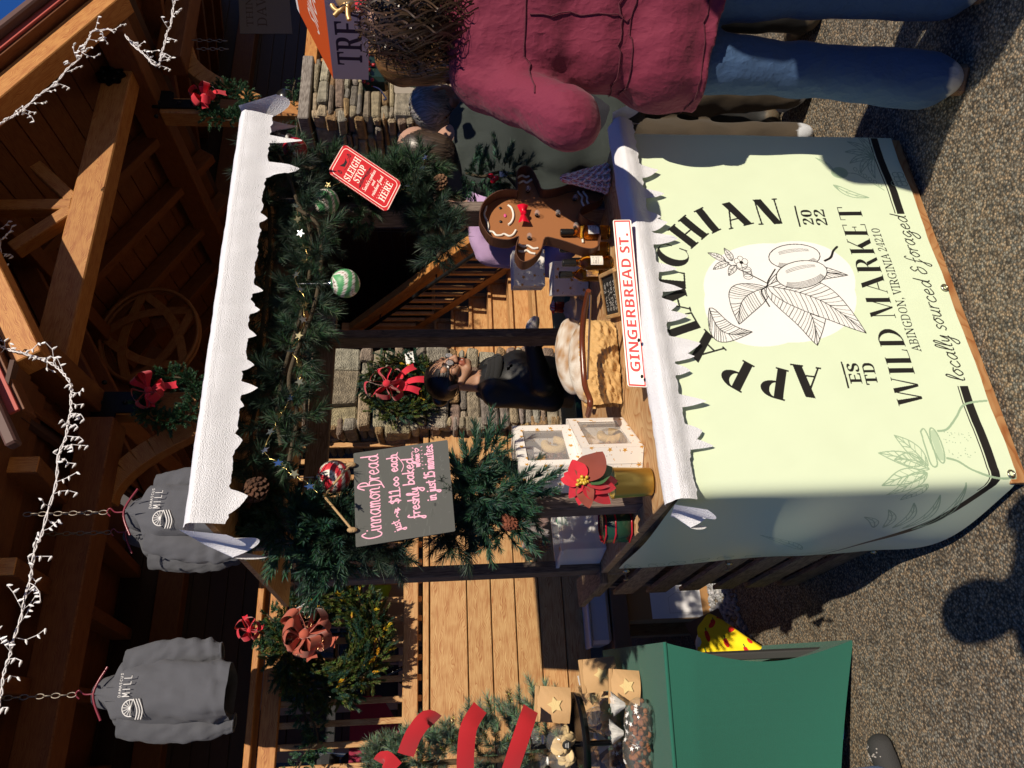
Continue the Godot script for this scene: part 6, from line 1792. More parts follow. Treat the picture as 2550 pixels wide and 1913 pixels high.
	var lc := Vector3(0.7279, 1.03, -0.5895)
	g.ball(Transform3D(Basis(bx, Vector3.UP, bz), lc + Vector3(0, 0.07, -0.02)).scaled_local(Vector3(0.15, 0.062, 0.06)), 30, 18)
	for i in g.P.size():
		var v := nz.get_noise_3d(g.P[i].x * 2.5 + 9.0, g.P[i].y * 2.5, g.P[i].z * 2.5)
		g.C[i] = lin(0.36, 0.2, 0.09).lerp(lin(0.62, 0.58, 0.52), clampf(0.65 + v * 1.8, 0, 1))
		g.P[i] += g.N[i] * 0.003 * v
	obj("loaf", g, M.rough, t)
	t = thing("bow_knife", "long wooden fiddle bow bread knife laid across the loaves", "bread knife", SF, Vector3(0.5493, 1.13, -0.2561))
	g = geo(lin(0.13, 0.035, 0.015))
	g.tube(smooth([Vector3(0.3126, 1.15, -0.2142), Vector3(0.3351, 1.15, -0.1588), Vector3(0.4108, 1.15, -0.2059), Vector3(0.489, 1.15, -0.1961), Vector3(0.5592, 1.15, -0.1689), Vector3(0.6061, 1.15, -0.103), Vector3(0.6276, 1.15, -0.0113)], 6), [0.008] + range(35).map(func(_i): return 0.0095) + [0.008], 8)
	obj("bow_handle", g, M.gloss, t)
	g = geo(lin(0.3, 0.3, 0.31))
	g.bar(Vector3(0.403, 1.152, -0.1484), Vector3(0.5953, 1.152, 0.0149), 0.002, 0.016, 0.0, Vector3(0, 0.4, 1))
	obj("blade", g, M.steel, t)
	t = thing("price_board", "small pine framed chalkboard lying flat on the counter behind the street sign", "chalkboard", SF, Vector3(0.82, 1, -0.3351))
	var q0 := Vector3(0.7395, 1.015, -0.3495); var q1 := Vector3(0.8023, 1.06, -0.1933); var q2 := Vector3(0.6585, 1.01, -0.1957)
	var qx := (q1 - q0); var qy := (q0 - q2)
	g = geo(lin(0.55, 0.36, 0.16))
	for r in [[Vector2(0, 0), Vector2(1, 0)], [Vector2(0, 1), Vector2(1, 1)], [Vector2(0, 0), Vector2(0, 1)], [Vector2(1, 0), Vector2(1, 1)]]: g.bar(q2 + qx * r[0].x + qy * r[0].y, q2 + qx * r[1].x + qy * r[1].y, 0.013, 0.012, 0.002, qx.cross(qy).normalized())
	obj("frame", g, M.wood, t)
	var pc := Cv.new(300, 200, Vector2.ZERO, 300.0, Color(0.07, 0.07, 0.075))
	for k in 4: hand(pc, ["simple", "syrups", "and tea", "today"][k], Vector2(0.12, 0.52 - k * 0.14), 0.06, 0.012, Color(0.8, 0.8, 0.78), 0.7)
	card(t, "slate", q0, q1, q2, 0.004, mat_tex("price_print", tex(pc.im), 0.8), 0.0, Color.BLACK)
	t = thing("plastic_bag", "crumpled translucent plastic bag beside the rear post", "bag", SF, Vector3(1.0593, 1, -0.8236))
	g = geo(lin(0.7, 0.68, 0.68))
	var cb := Vector3(0.9997, 1.03, -0.7264)
	g.ball(xf(cb + Vector3(0, 0.01, 0)).scaled_local(Vector3(0.05, 0.045, 0.04)), 30, 20)
	for i in g.P.size(): g.P[i] += g.N[i] * (0.02 * nz.get_noise_3d(g.P[i].x * 22.0, g.P[i].y * 22.0, g.P[i].z * 22.0))
	obj("film", g, M.poly, t)
	# vendor's work table behind
	t = thing("work_table", "low table under a dark green cloth behind the stall", "table", SF, Vector3(1.3, 0, -1.75))
	g = geo(lin(0.01, 0.07, 0.05))
	g.box(xf(Vector3(1.35, 0.55, -1.85)), Vector3(1.1, 0.7, 0.5), 0.02)
	obj("cloth", g, M.cloth, t)
	t = thing("jam_jar", "glass jar of red jam with red and white cloth lid on the green table", "jar", SF, Vector3(1.31, 0.9, -1.66))
	var jp := Vector3(1.6076, 0.9015, -1.68)
	g = geo(lin(0.4, 0.03, 0.015))
	g.lathe([Vector2(0, 0), Vector2(0.03, 0), Vector2(0.032, 0.06), Vector2(0.026, 0.07), Vector2(0, 0.07)], 20, xf(jp + Vector3(0, -0.02, 0)))
	obj("jar", g, M.gloss, t)
	g = geo(lin(0.75, 0.6, 0.58))
	g.grid(40, 6, func(u: float, v: float) -> Vector3:
		var r := 0.03 * v + 0.012 * maxf(0.0, v - 0.7) * (2.0 + sin(u * 60.0))
		return jp + Vector3(cos(u * TAU) * r, 0.075 - 0.02 * maxf(0.0, v - 0.6) / 0.4, sin(u * TAU) * r))
	for i in g.P.size(): if (int(g.P[i].x * 160.0) + int(g.P[i].y * 160.0)) % 2 == 0: g.C[i] = lin(0.55, 0.03, 0.04)
	obj("cloth_lid", g, M.cloth, t)

# ---- things about the porch
func fairy(label: String, pts: Array, n: int, sd: int) -> void:
	var t := thing("fairy_lights", label, "string lights", BF, pts[0])
	rng.seed = sd
	var s := smooth(pts, 6)
	var g := geo(lin(0.72, 0.7, 0.72))
	for m in 2:
		var w := []
		for i in s.size(): w.append(s[i] + Vector3(cos(i * 1.3 + m * PI), sin(i * 1.3 + m * PI), cos(i * 0.7)) * 0.006)
		g.tube(w, 0.0034, 5)
	obj("wire", g, M.plain, t)
	g = geo(lin(0.74, 0.72, 0.74))
	var gb := geo(lin(0.8, 0.8, 0.82))
	for q in along(pts, n):
		var p: Vector3 = q[0]
		for br in 1 + int(rng.randf() * 1.25):
			var path := [p]
			var d := Vector3(rr(-0.7, 0.7), rr(-1.3, 0.35), rr(-0.3, 0.6)).normalized()
			for k in 2 + int(rng.randf() * 2.0):
				p = p + d * rr(0.025, 0.05)
				path.append(p)
				d = (d + Vector3(rr(-0.8, 0.8), rr(-0.7, 0.5), rr(-0.4, 0.4))).normalized()
				gb.tube([p, p + d.cross(Vector3(0.3, 0.2, 0.9)).normalized() * 0.012, p + d.cross(Vector3(0.3, 0.2, 0.9)).normalized() * 0.028], [0.005, 0.0065, 0.0015], 6)
			g.tube(path, 0.0022, 4)
			p = q[0]
	obj("drop_wires", g, M.plain, t)
	var o := obj("bulbs", gb, M.gloss, t)
	o.set_meta("kind", "stuff")

func chain(t: Node3D, a: Vector3, b: Vector3) -> void:
	var g := geo(lin(0.22, 0.19, 0.16))
	var n := int(a.distance_to(b) / 0.034)
	for k in n:
		var c := a.lerp(b, (k + 0.5) / n)
		var x := Vector3.RIGHT.rotated(Vector3.UP, 0.5 + (PI / 2) * (k % 2))
		var ringp := []
		for j in 13: ringp.append(c + x * cos(TAU * j / 12.0) * 0.011 + Vector3.UP * sin(TAU * j / 12.0) * 0.021)
		g.tube(ringp, 0.0032, 5, false)
	obj("chain", g, M.iron, t)

# a hooded sweatshirt on a hanger: neck, hem, two cuffs
func hoodie(label: String, nk: Vector3, hem: Vector3, cl: Vector3, cr: Vector3, w: float, print_it: bool) -> void:
	var t := thing("hooded_sweatshirt", label, "sweatshirt", Transform3D(), nk, "grey sweatshirts hung on chains")
	var c := lin(0.085, 0.09, 0.105)
	var n := FastNoiseLite.new()
	n.seed = int(nk.x * 100.0); n.frequency = 3.0
	var ax := (cr - cl); ax.y = 0
	ax = ax.normalized()
	var fz := ax.cross(Vector3.UP)
	var ring_at := func(u: float, v: float) -> Vector3:
		var a := TAU * u
		var ctr := nk.lerp(hem, v)
		var half := w * (0.3 + 0.7 * smoothstep(0.0, 0.16, v)) * (1.0 - 0.12 * smoothstep(0.88, 1.0, v))
		var deep := w * (0.3 + 0.42 * smoothstep(0.0, 0.35, v))
		var fold := 0.01 * sin(a * 4.0 + 2.0 * n.get_noise_2d(v * 2.0, 5.0)) * v + 0.018 * n.get_noise_3d(cos(a) * 0.35, sin(a) * 0.35, v * 0.6)
		return ctr + ax * cos(a) * (half + fold) + fz * sin(a) * (deep + fold) + Vector3(0, -0.05 * absf(cos(a)) * (1.0 - smoothstep(0.0, 0.2, v)), 0)
	var g := geo(c)
	g.grid(64, 40, ring_at)
	obj("body", g, M.cloth, t)
	for sd: float in [-1.0, 1.0]:
		var sh: Vector3 = nk.lerp(hem, 0.2) + ax * sd * w * 0.8
		var cu: Vector3 = cl if sd < 0 else cr
		var side := (cu - sh).cross(fz).normalized()
		g = geo(c)
		g.grid(28, 36, func(u: float, v: float) -> Vector3:
			var a := TAU * u
			var ctr := sh.lerp(cu, v) + ax * sd * 0.03 * sin(PI * v)
			var r := lerpf(0.085, 0.052, v) * (0.78 if v > 0.91 else 1.0)
			var f := 0.012 * n.get_noise_3d(cos(a) * 0.4 + 7.0, sin(a) * 0.4, v * 1.5) + 0.006 * sin(v * 34.0 + a) * smoothstep(0.3, 0.9, v)
			return ctr + side * cos(a) * (r + f) + fz * sin(a) * (r * 0.62 + f))
		obj("sleeve", g, M.cloth, t)
		g = geo(c * 0.9)
		var rg := []
		for k in 13: rg.append(sh.lerp(cu, 0.99) + side * cos(TAU * k / 12.0) * 0.038 + fz * sin(TAU * k / 12.0) * 0.024)
		g.tube(rg, 0.006, 6, false)
		obj("cuff", g, M.cloth, t)
	g = geo(c * 0.9)
	g.ball(Transform3D(Basis(ax, Vector3.UP, fz), nk + Vector3(0, -0.05, 0) - fz * 0.07).scaled_local(Vector3(w * 0.6, 0.1, 0.06)), 24, 16)
	for i in g.P.size(): g.P[i] += g.N[i] * 0.025 * n.get_noise_3dv(g.P[i] * 2.0)
	obj("hood", g, M.cloth, t)
	g = geo(c * 1.2)
	for sd: float in [-1.0, 1.0]:
		var p: Vector3 = nk + fz * (w * 0.5) + ax * sd * 0.03 - Vector3(0, 0.05, 0)
		g.tube(smooth([p, p + Vector3(0, -0.07, 0) + fz * 0.02, p + Vector3(0, -0.15, 0) + fz * 0.025]), 0.003, 5)
	obj("drawstrings", g, M.cloth, t)
	if print_it:
		var pr := geo(lin(0.75, 0.75, 0.75))
		var cc := nk.lerp(hem, 0.3) + fz * (w * 0.72 + 0.012)
		var put := func(pts: Array, wd: float) -> void:
			var l := []
			for p: Vector2 in smooth(pts, 5): l.append(cc + ax * p.x + Vector3.UP * p.y + fz * (0.004 - p.x * p.x * 0.8))
			pr.tube(l, wd, 4)
		for k in 9: put.call([Vector2(-0.06, -0.02), Vector2(-0.06, -0.02) + Vector2.from_angle(k * 0.42 - 0.2) * 0.035], 0.0018)
		var arc := []
		for k in 12: arc.append(Vector2(-0.06, -0.02) + Vector2.from_angle(k * 0.33 - 0.3) * 0.036)
		put.call(arc, 0.003)
		for k in 3: put.call([Vector2(-0.11, -0.045 - k * 0.012), Vector2(-0.07, -0.05 - k * 0.012), Vector2(-0.02, -0.03 - k * 0.012)], 0.003)
		var x := -0.01
		for ch in "DAMASCUS":
			for st in HANDCAPS.get(ch, []):
				var l := []
				for i in range(0, st.size(), 2): l.append(Vector2(x + st[i] * 0.011, 0.03 + st[i + 1] * 0.011))
				put.call(l, 0.0013)
			x += 0.0135
		x = -0.01
		for ch in "MILL":
			for st in HANDCAPS.get(ch, []):
				var l := []
				for i in range(0, st.size(), 2): l.append(Vector2(x + st[i] * 0.02, -0.01 + st[i + 1] * 0.034))
				put.call(l, 0.0022)
			x += 0.026
		obj("chest_print", pr, M.plain, t)
	g = geo(lin(0.2, 0.03, 0.05))
	g.tube(smooth([nk + ax * -0.12 + Vector3(0, -0.03, 0), nk + Vector3(0, 0.02, 0), nk + ax * 0.12 + Vector3(0, -0.03, 0)]), 0.006, 6)
	g.tube(smooth([nk + Vector3(0, 0.02, 0), nk + Vector3(0, 0.06, 0), nk + Vector3(0.02, 0.085, 0), nk + Vector3(0.0, 0.1, 0), nk + Vector3(-0.02, 0.085, 0)]), 0.004, 6)
	obj("hanger", g, M.gloss, t)
	chain(t, nk + Vector3(0, 0.1, 0), nk + Vector3(0, 0.5, 0))

var HANDCAPS := {"D": [[0, 0, 0, 1, .5, .9, .8, .5, .5, .05, 0, 0]], "A": [[0, 0, .4, 1, .8, 0], [.2, .4, .6, .4]], "M": [[0, 0, .05, 1], [.05, 1, .4, .3], [.4, .3, .75, 1], [.75, 1, .8, 0]], "S": [[.7, .85, .4, 1, .1, .8, .6, .35, .4, 0, .05, .15]], "C": [[.75, .85, .4, 1, .05, .5, .4, 0, .75, .15]], "U": [[.05, 1, .1, .2, .4, 0, .7, .2, .75, 1]], "I": [[.3, 0, .3, 1]], "L": [[.1, 1, .1, 0], [.1, 0, .7, 0]]}

func solid(t: Node3D, called: String, p: Vector3, s: Vector3, c: Color, m := "plain", ry := 0.0, bev := 0.004) -> void:
	var g := geo(c)
	g.box(xf(p, 0, ry, 0), s, bev)
	obj(called, g, M[m], t)

func make_porch_things() -> void:
	fairy("white wired fairy lights looped up the lit rake beam of the gable", [Vector3(1.3421, 4.2553, 0.93), Vector3(1.5068, 4.1324, 0.93), Vector3(1.6666, 4.0246, 0.93), Vector3(1.8128, 3.9511, 0.93), Vector3(1.9484, 3.8927, 0.93), Vector3(2.0854, 3.8775, 0.93), Vector3(2.1482, 3.861, 0.93), Vector3(2.1812, 3.7858, 0.93), Vector3(2.1547, 3.7232, 0.93)], 17, 21)
	fairy("white fairy lights drooping at the far right below the gable eave", [Vector3(2.2158, 3.6947, 0.85), Vector3(2.1118, 3.6114, 0.85), Vector3(2.0239, 3.5237, 0.85), Vector3(1.9573, 3.4704, 0.85), Vector3(1.9802, 3.4405, 0.85), Vector3(2.1046, 3.4374, 0.85), Vector3(2.247, 3.4285, 0.85), Vector3(2.3581, 3.4173, 0.85), Vector3(2.5732, 3.4223, 0.85), Vector3(2.6937, 3.4248, 0.85)], 15, 22)
	fairy("long white fairy lights strung along the left eave past the rafter tails", [Vector3(-0.1657, 3.9212, 0.93), Vector3(-0.1922, 3.8552, 0.93), Vector3(-0.2141, 3.7762, 0.93), Vector3(-0.2669, 3.649, 0.93), Vector3(-0.3166, 3.5831, 0.93), Vector3(-0.3889, 3.5235, 0.93), Vector3(-0.4712, 3.5042, 0.93), Vector3(-0.5674, 3.4941, 0.93), Vector3(-0.6703, 3.4923, 0.93), Vector3(-0.7876, 3.5046, 0.93), Vector3(-0.9658, 3.4928, 0.93), Vector3(-1.1675, 3.5084, 0.93), Vector3(-1.2572, 3.5211, 0.93), Vector3(-1.4174, 3.5185, 0.93), Vector3(-1.5254, 3.5223, 0.93), Vector3(-1.6686, 3.5299, 0.93), Vector3(-1.7617, 3.5387, 0.93), Vector3(-1.863, 3.5384, 0.93), Vector3(-1.9826, 3.535, 0.93)], 34, 23)
	fairy("short white fairy lights trailing down inside the gable top", [Vector3(0.849, 4.341, 0.6), Vector3(0.6566, 4.2748, 0.6), Vector3(0.4983, 4.2534, 0.6), Vector3(0.3582, 4.2087, 0.6), Vector3(0.1945, 4.1813, 0.6), Vector3(0.0878, 4.1444, 0.6)], 9, 24)
	rng.seed = 77
	hoodie("grey hooded sweatshirt with white mill print hung above the deck rail", Vector3(-1.4685, 3.2552, -3.7193), Vector3(-1.4427, 2.6028, -3.6089), Vector3(-1.5913, 2.5853, -3.6072), Vector3(-1.2879, 2.6689, -3.7154), 0.14, true)
	hoodie("grey hooded sweatshirt with white print half hidden behind the canopy felt", Vector3(-0.6296, 3.188, -3.9139), Vector3(-0.6377, 2.522, -3.8023), Vector3(-0.8108, 2.5901, -3.7583), Vector3(-0.4786, 2.6279, -3.9124), 0.14, true)
	hoodie("plain grey hooded sweatshirt hung behind another over the deck", Vector3(-0.8096, 3.3512, -4.3307), Vector3(-0.8181, 2.6245, -4.2134), Vector3(-0.9397, 2.7145, -4.2217), Vector3(-0.6773, 2.7392, -4.3244), 0.14, false)
	for q in [[Vector3(2.9285, 3.5477, 0.2), Vector3(2.9319, 3.2791, 0.2), "loose steel chain hanging at the right of the gable"], [Vector3(2.8344, 3.4992, 0.2), Vector3(2.8448, 3.2606, 0.2), "second loose steel chain hanging at the right of the gable, a little lower"]]:
		var t := thing("hanging_chain", q[2], "chain", BF, q[1], "loose chains under the eave")
		chain(t, q[0], q[1])
	# faded banner in the shade
	var fb := Cv.new(500, 380, Vector2.ZERO, 500.0, Color(0.42, 0.39, 0.37))
	typeset(fb, "DAVERA", Vector2(0.1, 0.36), 0.14, 0.8, Color(0.3, 0.24, 0.2))
	typeset(fb, "THINIARY", Vector2(0.1, 0.56), 0.1, 0.8, Color(0.3, 0.24, 0.2))
	var t := thing("cloth_banner", "faded grey cloth banner hanging in the shade at the far right", "banner", BF, Vector3(4.1158, 3.2384, -0.5))
	card(t, "sheet", Vector3(3.8207, 3.4384, -0.5), Vector3(4.7665, 3.5635, -0.5), Vector3(3.8428, 2.9653, -0.5), 0.004, mat_tex("faded_print", tex(fb.im), 0.9), 0.0, lin(0.2, 0.18, 0.17))
	# awning of the next stall
	var tw := Cv.new(1400, 260, Vector2.ZERO, 400.0, Color(0.86, 0.85, 0.88))
	typeset(tw, "TREATS", Vector2(0.5, 0.1), 0.44, 2.6, Color(0.08, 0.08, 0.26), true, true)
	t = thing("awning", "white and orange market awning lettered TREATS at the far right", "awning", Transform3D(), Vector3(1.7417, 1.9946, -4.2557))
	var al := Vector3(1.746, 2.1923, -4.274); var bl := Vector3(1.7371, 1.9923, -4.2555); var ar := Vector3(1.7515, 2.0613, -2.9564)
	card(t, "valance", al, al + (ar - al) * 1.0, bl, 0.004, mat_tex("treat_print", tex(tw.im), 0.6), 0.0, lin(0.7, 0.7, 0.72))
	var tp := Cv.new(700, 200, Vector2.ZERO, 400.0, Color(0.85, 0.34, 0.08))
	tp.line([Vector2(0, 0.49), Vector2(1.75, 0.49)], 0.05, Color(0.95, 0.95, 0.95))
	hand(tp, "sweets", Vector2(0.35, 0.15), 0.13, 0.02, Color(0.95, 0.9, 0.85), 0.8, 0.3)
	var up := (al - bl).normalized()
	var bk := (ar - al).normalized().cross(up)
	card(t, "canopy", al + up * 0.22 - bk * 0.4 , ar + up * 0.22 - bk * 0.4, al, 0.004, mat_tex("orange_print", tex(tp.im), 0.6), 0.0, lin(0.7, 0.2, 0.04))
	# gold reindeer ornament
	t = thing("gold_reindeer", "gold glitter reindeer ornament with red scarf in front of the awning", "ornament", Transform3D(), Vector3(1.3427, 1.8594, -2.6365))
	var g := geo(lin(0.55, 0.36, 0.16))
	g.ball(xf(Vector3(1.377, 1.9041, -2.6406)).scaled_local(Vector3(0.06, 0.05, 0.04)), 20, 14)
	for s in [[Vector3(1.3329, 1.9132, -2.6213), Vector3(1.3079, 1.9344, -2.6233), Vector3(1.3165, 1.9524, -2.6249), Vector3(1.3306, 1.9607, -2.6257)], [Vector3(1.3356, 1.9048, -2.6206), Vector3(1.2992, 1.9051, -2.6206), Vector3(1.2851, 1.9025, -2.6203), Vector3(1.2767, 1.8998, -2.6201)], [Vector3(1.3107, 1.9343, -2.6233), Vector3(1.2996, 1.9442, -2.6242), Vector3(1.2912, 1.9527, -2.625)], [Vector3(1.3712, 1.8873, -2.639), Vector3(1.3851, 1.859, -2.6364), Vector3(1.3991, 1.8448, -2.6351)]]: g.tube(smooth(s, 4), 0.009, 8)
	obj("body", g, M.glitter2, t)
	g = geo(lin(0.65, 0.008, 0.03))
	g.tube(smooth([Vector3(1.3447, 1.8635, -2.5866), Vector3(1.3169, 1.8541, -2.5858), Vector3(1.3002, 1.8474, -2.5851)], 5), [0.02] + range(9).map(func(i): return 0.02 + 0.001 * i) + [0.012], 10)
	obj("red_scarf", g, M.velvet, t)
	# tote and planter hung on the right pillar
	var tt := Cv.new(300, 300, Vector2.ZERO, 300.0, Color(0.7, 0.66, 0.6))
	for k in 9:
		var x := 0.15 + 0.085 * k
		for j in 4: tt.fill(PackedVector2Array([Vector2(x - 0.06 + 0.012 * j, 0.2 + 0.08 * j), Vector2(x + 0.06 - 0.012 * j, 0.2 + 0.08 * j), Vector2(x, 0.34 + 0.08 * j)]), Color(0.1, 0.22, 0.14))
	t = thing("tote_bag", "cream cloth tote bag printed with green fir trees by the right pillar", "tote bag", Transform3D(), Vector3(1.922, 1.7273, -4.6328))
	card(t, "bag", Vector3(1.8185, 1.8727, -4.6462), Vector3(2.0529, 1.8735, -4.5458), Vector3(1.8165, 1.6736, -4.6278), 0.03, mat_tex("tote_print", tex(tt.im), 0.9), 0.01, lin(0.45, 0.42, 0.38))
	t = thing("planter", "dark green hanging planter with red berries beside the blonde woman", "planter", Transform3D(), Vector3(1.9365, 1.9263, -4.6511))
	g = geo(lin(0.015, 0.03, 0.022))
	g.box(Transform3D(Basis(Vector3.UP, 0.4), Vector3(1.9372, 1.9886, -4.6569)), Vector3(0.2, 0.16, 0.12), 0.02)
	obj("trough", g, M.gloss, t)
	g = geo(lin(0.35, 0.02, 0.03))
	for k in 30: g.ball(xf(Vector3(1.9337, 2.0086, -4.6085) + Vector3(rr(-0.08, 0.08), rr(-0.02, 0.05), rr(-0.02, 0.06))).scaled_local(Vector3.ONE * 0.012), 6, 5)
	obj("berries", g, M.gloss, t)
	g = geo(lin(0.5, 0.5, 0.5))
	g.tube(smooth([Vector3(1.842, 1.9972, -4.6074), Vector3(1.8244, 1.9604, -4.6041), Vector3(1.792, 1.9361, -4.6018), Vector3(1.7646, 1.9192, -4.6002), Vector3(1.7549, 1.9365, -4.6018)], 5), 0.006, 6)
	obj("hook", g, M.steel, t)
	# on the deck, behind the balusters
	t = thing("folding_chair", "black folding chair on the deck seen through the balusters", "chair", BF, Vector3(-1.9, 1.72, -0.9))
	for q in [[Vector3(-1.7, 1.72, -0.75), Vector3(-1.95, 2.5, -0.95)], [Vector3(-2.15, 1.72, -0.75), Vector3(-2.4, 2.5, -0.95)], [Vector3(-1.7, 2.1, -1.0), Vector3(-1.95, 1.72, -0.65)], [Vector3(-2.15, 2.1, -1.0), Vector3(-2.4, 1.72, -0.65)]]: board(t, "leg", q[0], q[1], 0.022, 0.022, lin(0.02, 0.02, 0.022), "gloss")
	solid(t, "seat", Vector3(-2.05, 2.12, -0.85), Vector3(0.45, 0.03, 0.4), lin(0.02, 0.02, 0.022))
	solid(t, "backrest", Vector3(-2.15, 2.42, -0.98), Vector3(0.46, 0.16, 0.02), lin(0.03, 0.03, 0.035), "cloth")
	t = thing("camp_chair", "dark fabric camp chair with pale cuffs on the left of the deck", "chair", BF, Vector3(-2.6, 1.72, -0.8))
	for q in [[-2.4, 2.35], [-2.4, 2.2], [-2.75, 2.35]]: solid(t, "fabric", Vector3(q[0], q[1], -0.8), Vector3(0.3, 0.11, 0.3), lin(0.025, 0.027, 0.03), "cloth", 0.0, 0.03)
	for x in [-2.3, -2.55, -2.9]: board(t, "leg", Vector3(x, 1.72, -0.8), Vector3(x + 0.05, 2.45, -0.8), 0.025, 0.025, lin(0.3, 0.3, 0.3), "steel")
	t = thing("cup_rack", "black wire rack of upturned clear cups on the deck", "rack", BF, Vector3(-1.75, 1.72, -0.4))
	for x in [-1.55, -1.95]: board(t, "upright", Vector3(x, 1.72, -0.4), Vector3(x, 2.35, -0.4), 0.018, 0.018, lin(0.015, 0.015, 0.015), "gloss")
	for y in [2.05, 2.28]: board(t, "shelf", Vector3(-1.55, y, -0.4), Vector3(-1.95, y, -0.4), 0.12, 0.012, lin(0.015, 0.015, 0.015), "gloss")
	for k in 6:
		g = geo(lin(0.5, 0.48, 0.45))
		g.lathe([Vector2(0.05, 0), Vector2(0.045, 0.005), Vector2(0.036, 0.11), Vector2(0, 0.112)], 20, xf(Vector3(-1.62 - 0.11 * (k % 3), 2.057 if k < 3 else 2.287, -0.4)))
		obj("cup", g, M.poly, t)
	t = thing("burgundy_cloth", "burgundy cloth pennant hanging on the deck behind the balusters", "cloth", BF, Vector3(-2.12, 2.0, -0.28))
	g = geo(lin(0.3, 0.02, 0.06))
	g.prism(PackedVector2Array([Vector2(-2.3, 2.16), Vector2(-2.3, 1.98), Vector2(-2.12, 1.86), Vector2(-1.93, 1.98), Vector2(-1.93, 2.16)]), 0.006, xf(Vector3(0, 0, -0.28)))
	obj("cloth", g, M.cloth, t)
	t = thing("cardboard_box", "open cardboard carton on the deck behind the large wreath", "box", BF, Vector3(-1.4, 1.72, -0.5))
	solid(t, "carton", Vector3(-1.42, 1.9, -0.5), Vector3(0.42, 0.32, 0.3), lin(0.42, 0.27, 0.14), "paper")
	g = geo(lin(0.4, 0.25, 0.13))
	g.box(xf(Vector3(-1.42, 2.08, -0.32), 0.5), Vector3(0.4, 0.008, 0.12))
	obj("flap", g, M.paper, t)
	t = thing("neon_bag", "neon yellow green bag on the deck near the chalkboard", "bag", BF, Vector3(-0.98, 1.72, -0.35))
	g = geo(lin(0.45, 0.75, 0.04))
	g.ball(xf(Vector3(-1.278, 2.0132, -0.35)).scaled_local(Vector3(0.1, 0.07, 0.06)), 20, 14)
	for i in g.P.size(): g.P[i] += g.N[i] * 0.014 * sin(g.P[i].x * 60.0) * cos(g.P[i].y * 70.0)
	obj("bag", g, M.cloth, t)
	t = thing("duffel_bag", "black bag with straps standing on the deck behind the chalkboard", "bag", BF, Vector3(-0.8, 1.72, -0.5))
	solid(t, "bag", Vector3(-0.72, 1.95, -0.5), Vector3(0.5, 0.4, 0.3), lin(0.02, 0.02, 0.024), "cloth", 0.1, 0.06)
	board(t, "strap", Vector3(-0.6, 2.2, -0.4), Vector3(-0.9, 2.15, -0.36), 0.03, 0.012, lin(0.3, 0.3, 0.3), "cloth")

# ---- the green table at the left
func cookie_bag(label: String, p: Vector3, s: float, top: Vector3, n: int, tagged: bool) -> void:
	var t := thing("cookie_bag", label, "cookie bag", Transform3D(), p, "clear bags of cookies on the green table")
	for k in n:
		var g := geo(vary(lin(0.62, 0.47, 0.25), 0.12))
		var c := p + Vector3(rr(-0.5, 0.5) * s, s * (0.25 + 0.8 * k / n), rr(-0.4, 0.4) * s)
		g.ball(Transform3D(Basis.from_euler(Vector3(rr(0, 3), rr(0, 3), rr(0, 3))), c).scaled_local(Vector3(s * 0.42, s * 0.16, s * 0.4)), 14, 8)
		obj("cookie", g, M.rough, t)
	var g := geo(Color.WHITE)
	var nz := FastNoiseLite.new()
	nz.frequency = 5.0; nz.seed = n
	g.grid(26, 16, func(u: float, v: float) -> Vector3:
		var a := u * TAU
		var r := s * (0.78 * sin(PI * (0.12 + 0.8 * minf(1.0, v / 0.72))) if v < 0.72 else 0.22 + 1.1 * (v - 0.76))
		var c := p + Vector3(0, s * 0.08, 0) + (top - p) * v
		return c + Vector3(cos(a), 0.1 * sin(a * 3.0), sin(a)) * r * (1.0 + 0.25 * nz.get_noise_2d(u * 12.0, v * 6.0) + (0.18 * sin(a * 7.0) if v > 0.76 else 0.0)))
	obj("cellophane", g, M.cellophane, t)
	g = geo(lin(0.75, 0.74, 0.72))
	var rg := []
	for k in 9: rg.append(p + Vector3(0, s * 0.08, 0) + (top - p) * 0.74 + Vector3(cos(TAU * k / 8.0), 0, sin(TAU * k / 8.0)) * s * 0.2)
	g.tube(rg, s * 0.06, 6, false)
	obj("tie", g, M.plain, t)
	if tagged:
		g = geo(lin(0.012, 0.012, 0.012))
		var tc := p + Vector3(0.15 * s, s * 0.5, s * 0.76)
		g.ball(xf(tc).scaled_local(Vector3(s * 0.26, s * 0.26, 0.003)), 20, 8)
		var o := obj("label", g, M.plain, t)
		g = geo(lin(0.7, 0.7, 0.7))
		for k in 3: g.box(xf(tc + Vector3(0, s * (0.08 - 0.08 * k), 0.0035)), Vector3(s * (0.2 + 0.05 * k), s * 0.025, 0.001))
		obj("print", g, M.plain, o)

